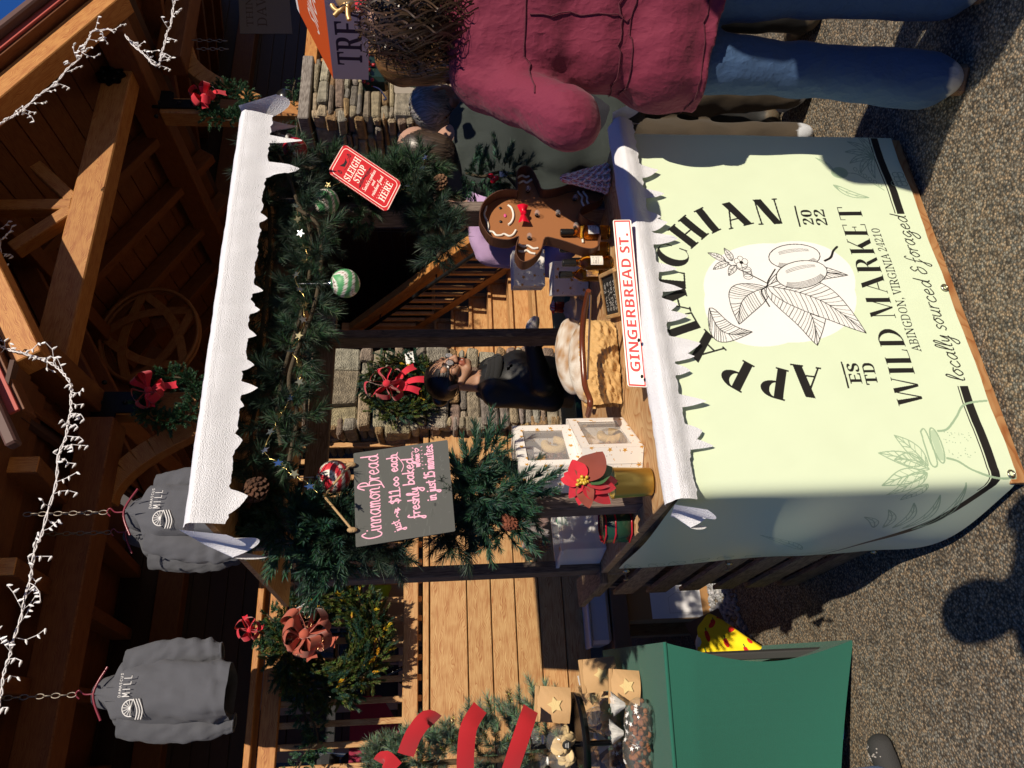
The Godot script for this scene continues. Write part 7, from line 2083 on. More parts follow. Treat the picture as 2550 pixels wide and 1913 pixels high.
func paper_bag(label: String, p: Vector3, w: float, h: float, ry: float, tilt: float) -> void:
	var t := thing("paper_bag", label, "paper bag", Transform3D(), p, "kraft paper bags on the green table")
	var tr := Transform3D(Basis(Vector3.UP, ry) * Basis(Vector3(0, 0, 1), tilt), p)
	var nz := FastNoiseLite.new()
	nz.frequency = 9.0; nz.seed = int(w * 1000.0)
	var g := geo(lin(0.5, 0.31, 0.15))
	for sd: float in [1.0, -1.0]:
		g.grid(12, 14, func(u: float, v: float) -> Vector3:
			var d := w * 0.28 * (1.0 - pow(v, 1.6) * 0.9) * sin(PI * (0.1 + 0.8 * u))
			return tr * Vector3((u - 0.5) * w, v * h, sd * (d + 0.004 + 0.003 * nz.get_noise_2d(u * 4.0, v * 4.0))), sd < 0)
	obj("bag", g, M.paper, t)
	g = geo(lin(0.46, 0.28, 0.13))
	g.box(tr * xf(Vector3(0, h * 0.94, 0.006)), Vector3(w * 1.01, h * 0.12, 0.012), 0.003)
	obj("fold", g, M.paper, t)
	g = geo(lin(0.65, 0.5, 0.24))
	var poly := PackedVector2Array()
	for k in 10: poly.append(Vector2.from_angle(TAU * k / 10.0 + 0.3) * (w * 0.24 if k % 2 == 0 else w * 0.13))
	g.prism(poly, 0.004, tr * xf(Vector3(0, h * 0.45, w * 0.2 + 0.012), -0.22))
	obj("cookie", g, M.rough, t)

func make_left_table() -> void:
	var t := thing("display_table", "table under a tight dark green stretch cloth at the left", "table", Transform3D(), Vector3(-1.7, 0, -3.2))
	var fr := Vector3(-1.0, 0.75, -2.78)
	var lx := Vector3(-0.968, 0, 0.25).normalized()
	var bk := Vector3(-0.36, 0, -0.933).normalized()
	var c := lin(0.012, 0.115, 0.08)
	var g := geo(c)
	var nz := FastNoiseLite.new()
	nz.frequency = 1.5
	g.grid(30, 20, func(u: float, v: float) -> Vector3: return fr + lx * 1.9 * u + bk * 1.2 * v + Vector3(0, 0.002 * nz.get_noise_2d(u * 5.0, v * 5.0), 0))
	obj("cloth_top", g, M.cloth, t)
	g = geo(c)
	var front := func(u: float, v: float) -> Vector3:
		var w := 1.9 * u
		var pinch := 0.075 * sin(PI * v) * (1.0 - u) + 0.02 * v
		var arch := 0.17 * sin(PI * clampf(u * 1.0, 0.0, 1.0))
		var r := 0.02 * (1.0 - cos(minf(1.0, v * 8.0) * PI / 2))
		return fr + lx * (w + pinch * (1.0 - u)) - bk.cross(Vector3.UP).cross(Vector3.UP) * 0.0 + Vector3(0, -r - v * (0.735 - arch), 0) + lx.cross(Vector3.UP) * -1.0 * (0.012 - 0.05 * sin(PI * v) * sin(PI * u) - 0.012 * (1.0 - minf(1.0, v * 8.0)))
	g.grid(50, 40, front, true)
	obj("cloth_front", g, M.cloth, t)
	g = geo(c)
	var fo := lx.cross(Vector3.UP) * -1.0
	g.grid(30, 40, func(u: float, v: float) -> Vector3:
		var pinch := 0.075 * sin(PI * v) + 0.02 * v
		var arch := 0.13 * sin(PI * u)
		var r := 0.02 * (1.0 - cos(minf(1.0, v * 8.0) * PI / 2))
		return fr + bk * 1.2 * u + lx * (pinch + 0.06 * sin(PI * u) * sin(PI * v)) + fo * 0.012 * (1.0 - u) * minf(1.0, v * 8.0) + Vector3(0, -r - v * (0.735 - arch), 0))
	obj("cloth_side", g, M.cloth, t)
	g = geo(c * 1.1)
	g.tube([fr + Vector3(0.0, -0.003, 0.0), fr + lx * 1.9 + Vector3(0, -0.003, 0)], 0.008, 8)
	obj("piping", g, M.cloth, t)
	for q in [0.06, 1.8]:
		for b in [0.08, 1.1]: board(t, "leg", fr + lx * q + bk * b - Vector3(0, 0.75, 0), fr + lx * q + bk * b - Vector3(0, 0.02, 0), 0.03, 0.03, lin(0.15, 0.15, 0.15), "iron")
	# goods
	paper_bag("crumpled kraft paper bag with cookie window nearest the table corner", Vector3(-1.3208, 0.76, -3.1285), 0.14, 0.13, 0.5, -0.12)
	paper_bag("kraft paper bag leaning behind the front one on the green table", Vector3(-1.39, 0.76, -3.3427) + Vector3(0, 0.02, -0.14), 0.15, 0.17, 0.4, 0.06)
	paper_bag("kraft paper bag with orange biscuits behind the cookie bags", Vector3(-1.6489, 0.76, -3.7769) + Vector3(0, 0.01, -0.05), 0.13, 0.13, 0.3, 0.05)
	paper_bag("kraft paper bag with star cookie window on the upper tier", Vector3(-1.3728, 1.0645, -3.1154), 0.14, 0.15, 0.35, -0.1)
	cookie_bag("clear bag of pale cookies with round black label in the middle", Vector3(-1.6424, 0.76, -3.5107), 0.075, Vector3(-1.6424, 0.76, -3.5107) + Vector3(0.06, 0.24, 0.02), 8, true)
	cookie_bag("clear bag of pale cookies just behind the paper bags", Vector3(-1.555, 0.76, -3.4663) + Vector3(0, 0, -0.1), 0.07, Vector3(-1.555, 0.76, -3.4663) + Vector3(-0.12, 0.2, -0.06), 7, false)
	cookie_bag("clear bag of pale cookies with round black label beside the nut bags", Vector3(-1.6353, 0.76, -3.3527) + Vector3(0, 0, 0.02), 0.06, Vector3(-1.6353, 0.76, -3.3527) + Vector3(0.03, 0.2, 0.02), 6, true)
	cookie_bag("clear bag of pale cookies with round black label at the bottom left", Vector3(-1.74, 0.76, -3.3951), 0.08, Vector3(-1.74, 0.76, -3.3951) + Vector3(-0.02, 0.26, 0.0), 8, true)
	cookie_bag("clear bag of round cookies on the upper black tier", Vector3(-1.4994, 1.0574, -3.0646), 0.075, Vector3(-1.4894, 1.2218, -3.0797), 8, true)
	cookie_bag("second clear bag of round cookies on the upper black tier by the tree", Vector3(-1.5584, 1.0547, -3.0643), 0.07, Vector3(-1.5907, 1.1976, -3.0775), 7, false)
	for q in [[Vector3(-1.3842, 0.76, -2.944), "clear bag of sugared nuts with white stars lying at the table edge"], [Vector3(-1.5156, 0.76, -2.9784), "clear bag of sugared nuts with white stars at the front left"], [Vector3(-1.6923, 0.76, -3.2454), "small clear bag of sugared nuts half hidden by the cookies"]]:
		var p: Vector3 = q[0]
		t = thing("nut_bag", q[1], "nut bag", Transform3D(), p, "bags of sugared nuts")
		g = geo(Color.WHITE)
		for k in 90:
			g.col = vary(lin(0.22, 0.085, 0.035), 0.3)
			var d := Vector3(rr(-1, 1), rr(0, 1), rr(-1, 1))
			if d.length() > 1.1: continue
			g.ball(Transform3D(Basis.from_euler(Vector3(rr(0, 6), rr(0, 6), 0)), p + d * Vector3(0.085, 0.075, 0.06) + Vector3(0, 0.012, 0)).scaled_local(Vector3(0.013, 0.0095, 0.0105)), 7, 5)
		var o := obj("nuts", g, M.rough, t)
		o.set_meta("kind", "stuff")
		g = geo(Color.WHITE)
		g.ball(xf(p + Vector3(0, 0.045, 0)).scaled_local(Vector3(0.1, 0.062, 0.076)), 24, 14)
		for i in g.P.size(): g.P[i] += g.N[i] * 0.01 * nz.get_noise_3dv(g.P[i] * 22.0)
		obj("cellophane", g, M.cellophane, t)
		g = geo(lin(0.8, 0.8, 0.8))
		for k in 9:
			var a := rr(0.2, PI - 0.2); var e := rr(0.15, 1.2)
			var dn := Vector3(cos(a) * cos(e), sin(e), sin(a) * cos(e))
			var st := PackedVector2Array()
			for m in 10: st.append(Vector2.from_angle(TAU * m / 10.0 + k) * (0.011 if m % 2 == 0 else 0.0045))
			g.prism(st, 0.001, Transform3D(Basis.looking_at(-dn, Vector3(0.1, 1, 0.2)), p + Vector3(0, 0.045, 0) + dn * Vector3(0.103, 0.066, 0.08)))
		obj("printed_stars", g, M.plain, t)
		g = geo(lin(0.7, 0.7, 0.7))
		g.grid(22, 5, func(u: float, v: float) -> Vector3:
			var r := 0.01 + 0.04 * v * (0.7 + 0.3 * sin(u * 50.0))
			return p + Vector3(0.05, 0.09, -0.06) + Vector3(cos(u * TAU) * r, 0.05 * v, sin(u * TAU) * r - 0.02 * v))
		obj("gather", g, M.cellophane2, t)
	t = thing("tier_tray", "round black two tier serving stand on the green table", "stand", Transform3D(), Vector3(-1.849, 0.75, -3.7367))
	g = geo(lin(0.01, 0.01, 0.012))
	var tc := Vector3(-1.4744, 1.0371, -3.0627)
	g.lathe([Vector2(0.0, 0), Vector2(0.2, 0), Vector2(0.205, 0.03), Vector2(0.2, 0.03), Vector2(0.196, 0.006), Vector2(0, 0.006)], 40, xf(tc + Vector3(-0.05, -0.02, -0.02)))
	obj("tray", g, M.gloss, t)
	g = geo(lin(0.01, 0.01, 0.012))
	g.tube([tc + Vector3(-0.05, -0.15, -0.02), tc + Vector3(-0.05, 0.2, -0.02)], 0.012, 10)
	obj("pole", g, M.gloss, t)
	# menu cards standing at the back
	t = thing("card_stack", "white and kraft cards standing in a clear rack at the back of the green table", "cards", Transform3D(), Vector3(-1.5497, 0.76, -3.8698))
	for k in 5: solid(t, "card", Vector3(-1.5606, 0.76, -3.8703) + Vector3(-0.02 * k, 0.05, -0.03 * k), Vector3(0.1, 0.11, 0.003), [lin(0.6, 0.6, 0.6), lin(0.4, 0.26, 0.14)][k % 2], "paper", 0.7 + 0.1 * k, 0.0)
	# little fir tree with ribbons
	var tb := Vector3(-1.6843, 0.9939, -3.3098)
	t = thing("christmas_tree", "frosted table top fir tree with wide red ribbons and gold tinsel at the left edge", "tree", Transform3D(), tb)
	g = geo(lin(0.1, 0.06, 0.03))
	g.tube([tb, tb + Vector3(0, 0.95, 0)], [0.02, 0.008], 8)
	obj("trunk", g, M.rough, t)
	var ts := []; var cs := []; var tn := []
	for k in 420:
		var u := rng.randf()
		var a := rr(0, TAU)
		var r := 0.34 * (1.0 - u * 0.86)
		var d := Vector3(cos(a), rr(-0.15, 0.5), sin(a)).normalized()
		ts.append(point_to(tb + Vector3(0, 0.06 + 0.86 * u, 0) + d * r * rr(0.45, 0.95), d + Vector3(rr(-0.5, 0.5), rr(-0.3, 0.5), rr(-0.5, 0.5)), rr(0.9, 1.3)))
		cs.append(vary(Color.WHITE, 0.3))
		if k % 6 == 0: tn.append(point_to(tb + Vector3(0, 0.06 + 0.86 * u, 0) + d * r * rr(0.85, 1.02), d, 1.1))
	many("needles", sprig["blue"], M.needle, t, ts, cs)
	many("tinsel", sprig["tinsel"], M.steel, t, tn)
	for q in [[Vector3(-1.5263, 1.7564, -3.0789), Vector3(-1.4296, 1.7212, -3.0455), Vector3(-1.3645, 1.6683, -3.0406), Vector3(-1.3917, 1.6313, -3.0673)], [Vector3(-1.5852, 1.5141, -3.0063), Vector3(-1.4775, 1.5104, -2.9859), Vector3(-1.3805, 1.4965, -2.9846), Vector3(-1.3207, 1.4488, -3.0204)], [Vector3(-1.5603, 1.3338, -2.9696), Vector3(-1.4536, 1.3025, -2.9466), Vector3(-1.3666, 1.2674, -2.9634), Vector3(-1.3277, 1.243, -3.0014)], [Vector3(-1.5942, 1.8654, -3.1592), Vector3(-1.5674, 1.8433, -3.1371), Vector3(-1.6099, 1.8018, -3.1333)]]:
		g = geo(lin(0.45, 0.004, 0.012))
		var sm := smooth(q, 6)
		g.grid(sm.size() - 1, 3, func(u: float, v: float) -> Vector3:
			var i := int(round(u * (sm.size() - 1)))
			var d: Vector3 = sm[mini(i + 1, sm.size() - 1)] - sm[maxi(i - 1, 0)]
			var s := d.normalized().cross(Vector3(0, 0, 1)).normalized()
			return sm[i] + s * (v - 0.5) * 0.07 + Vector3(0, 0, 0.003 * sin(PI * v)))
		obj("red_ribbon", g, M.velvet, t)
	# beside the deck
	var face := Vector3(-0.408, 0, -0.913)
	var ob := Cv.new(520, 520, Vector2.ZERO, 520.0, Color(0.62, 0.46, 0.28))
	ob.fill(PackedVector2Array([Vector2(0, 0.1), Vector2(1, 0.1), Vector2(1, 0.72), Vector2(0, 0.72)]), Color(0.9, 0.9, 0.91))
	typeset(ob, "ONEUP", Vector2(0.34, 0.78), 0.13, 0.6, Color(0.95, 0.94, 0.92), false, true)
	for k in 2: ob.dot(Vector2(0.385 + 0.04 * k, 0.94), 0.012, Color(0.95, 0.94, 0.92))
	typeset(ob, "ONEUP", Vector2(0.38, 0.36), 0.055, 0.26, Color(0.45, 0.4, 0.36), false, false)
	for k in 8: ob.line([Vector2(0.3, 0.62 + k * 0.011), Vector2(0.92, 0.62 + k * 0.011)], 0.004, Color(0.6, 0.52, 0.45))
	ob.line([Vector2(0.05, 0.15), Vector2(0.05, 0.5), Vector2(0.2, 0.5), Vector2(0.25, 0.4), Vector2(0.25, 0.15)], 0.004, Color(0.7, 0.7, 0.7))
	t = thing("carton", "printed cardboard carton with a white panel lettered ONEUP standing on the gravel", "box", BF, Vector3(-1.3, 0, 0.12))
	solid(t, "box", Vector3(-1.3, 0.255, -0.02), Vector3(0.6, 0.51, 0.3), lin(0.36, 0.22, 0.1), "paper")
	card(t, "printed_face", Vector3(-1.595, 0.505, 0.134), Vector3(-1.005, 0.505, 0.134), Vector3(-1.595, 0.005, 0.134), 0.002, mat_tex("carton_print", tex(ob.im), 0.7))
	t = thing("storage_tub", "long white translucent storage tub on brown cartons under the deck edge", "tub", BF, Vector3(-1.4, 0.62, 0.0))
	solid(t, "tub", Vector3(-1.35, 0.69, 0.02), Vector3(0.75, 0.13, 0.3), lin(0.55, 0.54, 0.58), "gloss", 0.0, 0.02)
	g = geo(lin(0.5, 0.5, 0.56))
	g.box(xf(Vector3(-1.35, 0.755, 0.02)), Vector3(0.79, 0.02, 0.34), 0.008)
	obj("rim", g, M.gloss, t)
	t = thing("flat_carton", "flat brown carton between the white tub and the printed carton", "box", BF, Vector3(-1.35, 0.51, 0.0))
	solid(t, "carton", Vector3(-1.35, 0.565, 0.0), Vector3(0.85, 0.1, 0.34), lin(0.2, 0.11, 0.06), "paper")
	# yellow pouch printed with red peppers
	var yb := Cv.new(300, 300, Vector2.ZERO, 300.0, Color(0.96, 0.85, 0.06))
	for k in 12:
		var p := Vector2(0.1 + 0.27 * (k % 4) + rr(-0.03, 0.03), 0.15 + 0.33 * (k / 4))
		yb.ell(p, Vector2(0.075, 0.045), Color(0.85, 0.12, 0.1), rr(-0.5, 0.5))
		yb.ell(p + Vector2(0.05, 0.02), Vector2(0.04, 0.035), Color(0.75, 0.08, 0.08))
		yb.line([p + Vector2(0.08, 0.03), p + Vector2(0.12, 0.06)], 0.02, Color(0.1, 0.4, 0.15))
	t = thing("yellow_pouch", "bright yellow cloth pouch printed with red peppers beside the green table", "bag", Transform3D(), Vector3(-1.447, 0, -3.7322))
	var ya := Vector3(-1.3038, 0.2698, -3.5945); var ye := Vector3(-1.2649, 0.079, -3.1752)
	g = geo(Color.WHITE)
	var yd := (ye - ya)
	var ys := yd.cross(Vector3(0, 0.3, 1)).normalized()
	var yu := ys.cross(yd).normalized()
	g.grid(40, 24, func(u: float, v: float) -> Vector3:
		var r := lerpf(0.135, 0.012, pow(v, 1.25))
		var a := TAU * u
		return ya + yd * v + ys * cos(a) * r * (1.0 + 0.07 * sin(a * 4.0 + v * 5.0)) + yu * sin(a) * r * (0.62 + 0.06 * sin(a * 6.0)))
	for i in g.T.size(): g.T[i] *= Vector2(2.0, 1.4)
	var ym := mat_tex("pepper_print", tex(yb.im), 0.8)
	ym.texture_repeat = true
	obj("pouch", g, ym, t)
	g = geo(lin(0.7, 0.7, 0.7))
	g.ball(xf(ya + yd * 0.05).scaled_local(Vector3(0.09, 0.09, 0.05)), 16, 12)
	obj("white_lining", g, M.cloth, t)
	t = thing("cardboard_flap", "torn piece of brown corrugated cardboard on the gravel behind the pouch", "cardboard", Transform3D(), Vector3(-1.406, -0, -4.1219))
	g = geo(lin(0.16, 0.09, 0.05))
	g.box(Transform3D(Basis.from_euler(Vector3(-0.5, 0.4, 0.35)), Vector3(-1.3443, 0.1691, -3.8865)), Vector3(0.16, 0.2, 0.006))
	obj("sheet", g, M.paper, t)
	# foil tray and wooden block by the table foot
	var fp := Vector3(-1.4385, 0, -2.9217)
	t = thing("foil_tray", "shiny aluminium foil tray lying on the asphalt under the cloth corner", "tray", Transform3D(), fp)
	g = geo(lin(0.85, 0.85, 0.86))
	var rc := func(r: float, y: float) -> Array:
		var o := []
		for k in 33:
			var a := TAU * k / 32.0
			var q := Vector2(signf(cos(a)) * pow(absf(cos(a)), 0.4), signf(sin(a)) * pow(absf(sin(a)), 0.4))
			o.append(fp + Vector3(q.x * 0.15 * r, y, q.y * 0.1 * r).rotated(Vector3.UP, -0.6))
		return o
	var prs := [rc.call(0.01, 0.006), rc.call(0.4, 0.01), rc.call(0.45, 0.006), rc.call(0.75, 0.01), rc.call(0.82, 0.006), rc.call(1.0, 0.04), rc.call(1.08, 0.042), rc.call(1.1, 0.036)]
	g.grid(32, 7, func(u: float, v: float) -> Vector3: return prs[int(round(v * 7))][int(round(u * 32))] + Vector3(0, 0.002 * sin(u * 130.0) * (1 if v > 0.7 else 0), 0), true)
	obj("foil", g, M.foil, t)
	t = thing("wooden_block", "weathered grey wooden block with a green mark at the table foot", "block", Transform3D(), Vector3(-1.282, 0, -2.9572))
	g = geo(lin(0.14, 0.13, 0.12))
	g.box(Transform3D(Basis(Vector3.UP, 0.4), Vector3(-1.287, 0, -2.9573) + Vector3(-0.02, 0.035, -0.05)), Vector3(0.16, 0.07, 0.1), 0.012)
	obj("block", g, M.weathered, t)
	g = geo(lin(0.08, 0.6, 0.1))
	g.box(Transform3D(Basis(Vector3.UP, 0.4), Vector3(-1.287, 0, -2.9573) + Vector3(0.02, 0.071, 0.0)), Vector3(0.05, 0.003, 0.015))
	obj("green_mark", g, M.plain, t)

# ---- people: bones [a, b, radius a, radius b, colour, (flat factor, flat direction)] joined as one skin by surface nets
func flesh(bones: Array, cell: float, k: float, amp := 0.0, freq := 8.0, cut := Vector3.INF) -> Geo:
	var lo := Vector3(1e9, 1e9, 1e9); var hi := -lo
	for b in bones:
		var r: float = maxf(b[2], b[3]) + cell * 3.0 + k * 0.5
		for e in 2:
			lo = lo.min(b[e] - Vector3.ONE * r); hi = hi.max(b[e] + Vector3.ONE * r)
	var nx := int((hi.x - lo.x) / cell) + 2; var ny := int((hi.y - lo.y) / cell) + 2; var nz := int((hi.z - lo.z) / cell) + 2
	var f := PackedFloat32Array()
	f.resize(nx * ny * nz)
	f.fill(1.0)
	var ns := FastNoiseLite.new()
	ns.frequency = freq; ns.seed = bones.size(); ns.fractal_octaves = 2
	for b in bones:
		var a: Vector3 = b[0]; var ba: Vector3 = b[1] - b[0]
		var ra: float = b[2]; var rb: float = b[3]
		var r: float = maxf(ra, rb) + cell * 2.5 + k * 0.5
		var flat: float = b[5] if b.size() > 5 else 1.0
		var fd: Vector3 = b[6] if b.size() > 5 else Vector3.ZERO
		var l2 := maxf(ba.length_squared(), 1e-8)
		var p0 := (a.min(b[1]) - Vector3.ONE * r - lo) / cell
		var p1 := (a.max(b[1]) + Vector3.ONE * r - lo) / cell
		for z in range(maxi(0, int(p0.z)), mini(nz, int(p1.z) + 2)):
			for y in range(maxi(0, int(p0.y)), mini(ny, int(p1.y) + 2)):
				var i := (z * ny + y) * nx
				for x in range(maxi(0, int(p0.x)), mini(nx, int(p1.x) + 2)):
					var pa := Vector3(lo.x + x * cell - a.x, lo.y + y * cell - a.y, lo.z + z * cell - a.z)
					if flat != 1.0: pa += fd * ((flat - 1.0) * pa.dot(fd))
					var h := clampf(pa.dot(ba) / l2, 0.0, 1.0)
					var d := (pa - ba * h).length() - lerpf(ra, rb, h)
					var o := f[i + x]
					var m := clampf(0.5 + 0.5 * (o - d) / k, 0.0, 1.0)
					f[i + x] = lerpf(o, d, m) - k * m * (1.0 - m)
	if amp > 0.0 or cut != Vector3.INF:
		for z in nz:
			for y in ny:
				for x in nx:
					var i := (z * ny + y) * nx + x
					if absf(f[i]) < 0.06:
						var p := lo + Vector3(x, y, z) * cell
						if amp > 0.0: f[i] += amp * (ns.get_noise_3d(p.x, p.y * 0.7, p.z))
					if cut != Vector3.INF: f[i] = maxf(f[i], cut.x - (lo.y + y * cell) + 0.02 * sin((lo.x + x * cell) * 9.0))
	var g := geo(Color.WHITE)
	var id := PackedInt32Array()
	id.resize(nx * ny * nz)
	id.fill(-1)
	var offs := [0, 1, nx, nx + 1, nx * ny, nx * ny + 1, nx * ny + nx, nx * ny + nx + 1]
	var cor := [Vector3(0, 0, 0), Vector3(1, 0, 0), Vector3(0, 1, 0), Vector3(1, 1, 0), Vector3(0, 0, 1), Vector3(1, 0, 1), Vector3(0, 1, 1), Vector3(1, 1, 1)]
	var ed := [[0, 1], [2, 3], [4, 5], [6, 7], [0, 2], [1, 3], [4, 6], [5, 7], [0, 4], [1, 5], [2, 6], [3, 7]]
	for z in nz - 1:
		for y in ny - 1:
			for x in nx - 1:
				var i := (z * ny + y) * nx + x
				var s0 := f[i]
				if s0 > cell * 2.0 or s0 < -cell * 2.0: continue
				var inside := 0
				for q in offs: if f[i + q] < 0.0: inside += 1
				if inside == 0 or inside == 8: continue
				var acc := Vector3.ZERO
				var n := 0
				for e in ed:
					var va := f[i + offs[e[0]]]; var vb := f[i + offs[e[1]]]
					if (va < 0.0) != (vb < 0.0):
						acc += (cor[e[0]] as Vector3).lerp(cor[e[1]], va / (va - vb))
						n += 1
				var nn := Vector3(f[i + 1] + f[i + 1 + nx] - f[i] - f[i + nx], f[i + nx] + f[i + nx + 1] - f[i] - f[i + 1], f[i + nx * ny] + f[i + nx * ny + 1] - f[i] - f[i + 1])
				id[i] = g.vert(lo + (Vector3(x, y, z) + acc / n) * cell, Vector3.ZERO)
	var axes := [[1, nx, nx * ny], [nx, nx * ny, 1], [nx * ny, 1, nx]]
	for z in range(1, nz - 1):
		for y in range(1, ny - 1):
			for x in range(1, nx - 1):
				var i := (z * ny + y) * nx + x
				if id[i] < 0: continue
				for ax in axes:
					var va := f[i]; var vb := f[i + ax[0]]
					if (va < 0.0) == (vb < 0.0): continue
					var q := [id[i], id[i - ax[1]], id[i - ax[1] - ax[2]], id[i - ax[2]]]
					if q.min() < 0: continue
					if va < 0.0: q.reverse()
					g.I.append_array([q[0], q[1], q[2], q[0], q[2], q[3]])
	for t in range(0, g.I.size(), 3):
		var n := (g.P[g.I[t + 2]] - g.P[g.I[t]]).cross(g.P[g.I[t + 1]] - g.P[g.I[t]])
		for m in 3: g.N[g.I[t + m]] += n
	for v in g.P.size():
		g.N[v] = g.N[v].normalized()
		var best := 1e9
		for b in bones:
			var pa: Vector3 = g.P[v] - b[0]; var ba: Vector3 = b[1] - b[0]
			var h := clampf(pa.dot(ba) / maxf(ba.length_squared(), 1e-8), 0.0, 1.0)
			var d := (pa - ba * h).length() - lerpf(b[2], b[3], h)
			if d < best:
				best = d; g.C[v] = b[4]
	return g

# strands: roots and directions come from a callable(u) giving a list of points
func strands(t: Node3D, called: String, n: int, f: Callable, w: float, c: Color, var_ := 0.4, mid := Vector3.INF) -> void:
	var g := geo(c)
	for i in n:
		var pts: Array = f.call(i)
		g.col = vary(c, var_, 0.08)
		var m := pts.size()
		var i0 := g.P.size()
		for j in m:
			var p: Vector3 = pts[j]
			var d: Vector3 = (pts[mini(j + 1, m - 1)] - pts[maxi(j - 1, 0)]).normalized()
			var nn: Vector3 = (p - mid).cross(d).cross(d) * -1.0
			nn = nn.normalized()
			var s := d.cross(nn) * w * (1.0 if j < m - 1 else 0.3)
			g.vert(p - s, nn); g.vert(p + s, nn)
		for j in m - 1:
			var a := i0 + j * 2
			g.I.append_array([a, a + 2, a + 1, a + 1, a + 2, a + 3])
	obj(called, g, M.hair, t)

func hand_bones(w: Vector3, d: Vector3, up: Vector3, c: Color, s := 1.0, curl := 0.5) -> Array:
	var x := d.cross(up).normalized()
	var o := []
	var pm := w + d * 0.075 * s
	o.append([w, pm, 0.026 * s, 0.03 * s, c, 1.7, up])
	for k in 4:
		var r := pm + x * (k - 1.5) * 0.019 * s
		var l: float = [0.036, 0.042, 0.04, 0.031][k] * s
		var k1 := r + (d - up * curl * 0.5).normalized() * l
		var k2 := k1 + (d - up * curl * 1.4).normalized() * l * 0.8
		o.append([r - d * 0.03 * s, k1, 0.0095 * s, 0.009 * s, c])
		o.append([k1, k2, 0.009 * s, 0.0075 * s, c])
	var tb := w + d * 0.03 * s - x * 0.028 * s
	var t1 := tb + (d * 0.6 - x * 0.7 - up * 0.2).normalized() * 0.04 * s
	o.append([tb, t1, 0.012 * s, 0.011 * s, c])
	o.append([t1, t1 + (d * 0.9 - up * 0.4).normalized() * 0.03 * s, 0.011 * s, 0.008 * s, c])
	return o

# head: T at its centre, z the way the face looks, y up; returns bones
func head_bones(T: Transform3D, c: Color) -> Array:
	var p := func(x: float, y: float, z: float) -> Vector3: return T * Vector3(x, y, z)
	var dark := c * 0.8
	var lip := Color(c.r * 0.85, c.g * 0.5, c.b * 0.5)
	return [[p.call(0, 0.025, -0.025), p.call(0, 0.03, 0.012), 0.084, 0.076, c], [p.call(0, -0.03, 0.01), p.call(0, -0.06, 0.035), 0.06, 0.046, c], [p.call(-0.022, -0.085, 0.06), p.call(0.022, -0.085, 0.06), 0.024, 0.024, c],
		[p.call(-0.05, -0.05, -0.005), p.call(-0.025, -0.085, 0.05), 0.022, 0.02, c], [p.call(0.05, -0.05, -0.005), p.call(0.025, -0.085, 0.05), 0.022, 0.02, c],
		[p.call(0, 0.012, 0.088), p.call(0, -0.028, 0.108), 0.01, 0.013, c], [p.call(-0.012, -0.032, 0.094), p.call(0.012, -0.032, 0.094), 0.011, 0.011, c], [p.call(-0.045, 0.028, 0.062), p.call(0.045, 0.028, 0.062), 0.02, 0.02, c],
		[p.call(-0.042, -0.022, 0.058), p.call(-0.034, -0.03, 0.062), 0.024, 0.02, c], [p.call(0.042, -0.022, 0.058), p.call(0.034, -0.03, 0.062), 0.024, 0.02, c],
		[p.call(-0.02, -0.053, 0.084), p.call(0.02, -0.053, 0.084), 0.007, 0.007, lip], [p.call(-0.018, -0.066, 0.082), p.call(0.018, -0.066, 0.082), 0.009, 0.009, lip],
		[p.call(-0.084, 0.0, -0.012), p.call(-0.082, -0.03, -0.002), 0.016, 0.011, dark], [p.call(0.084, 0.0, -0.012), p.call(0.082, -0.03, -0.002), 0.016, 0.011, dark]]

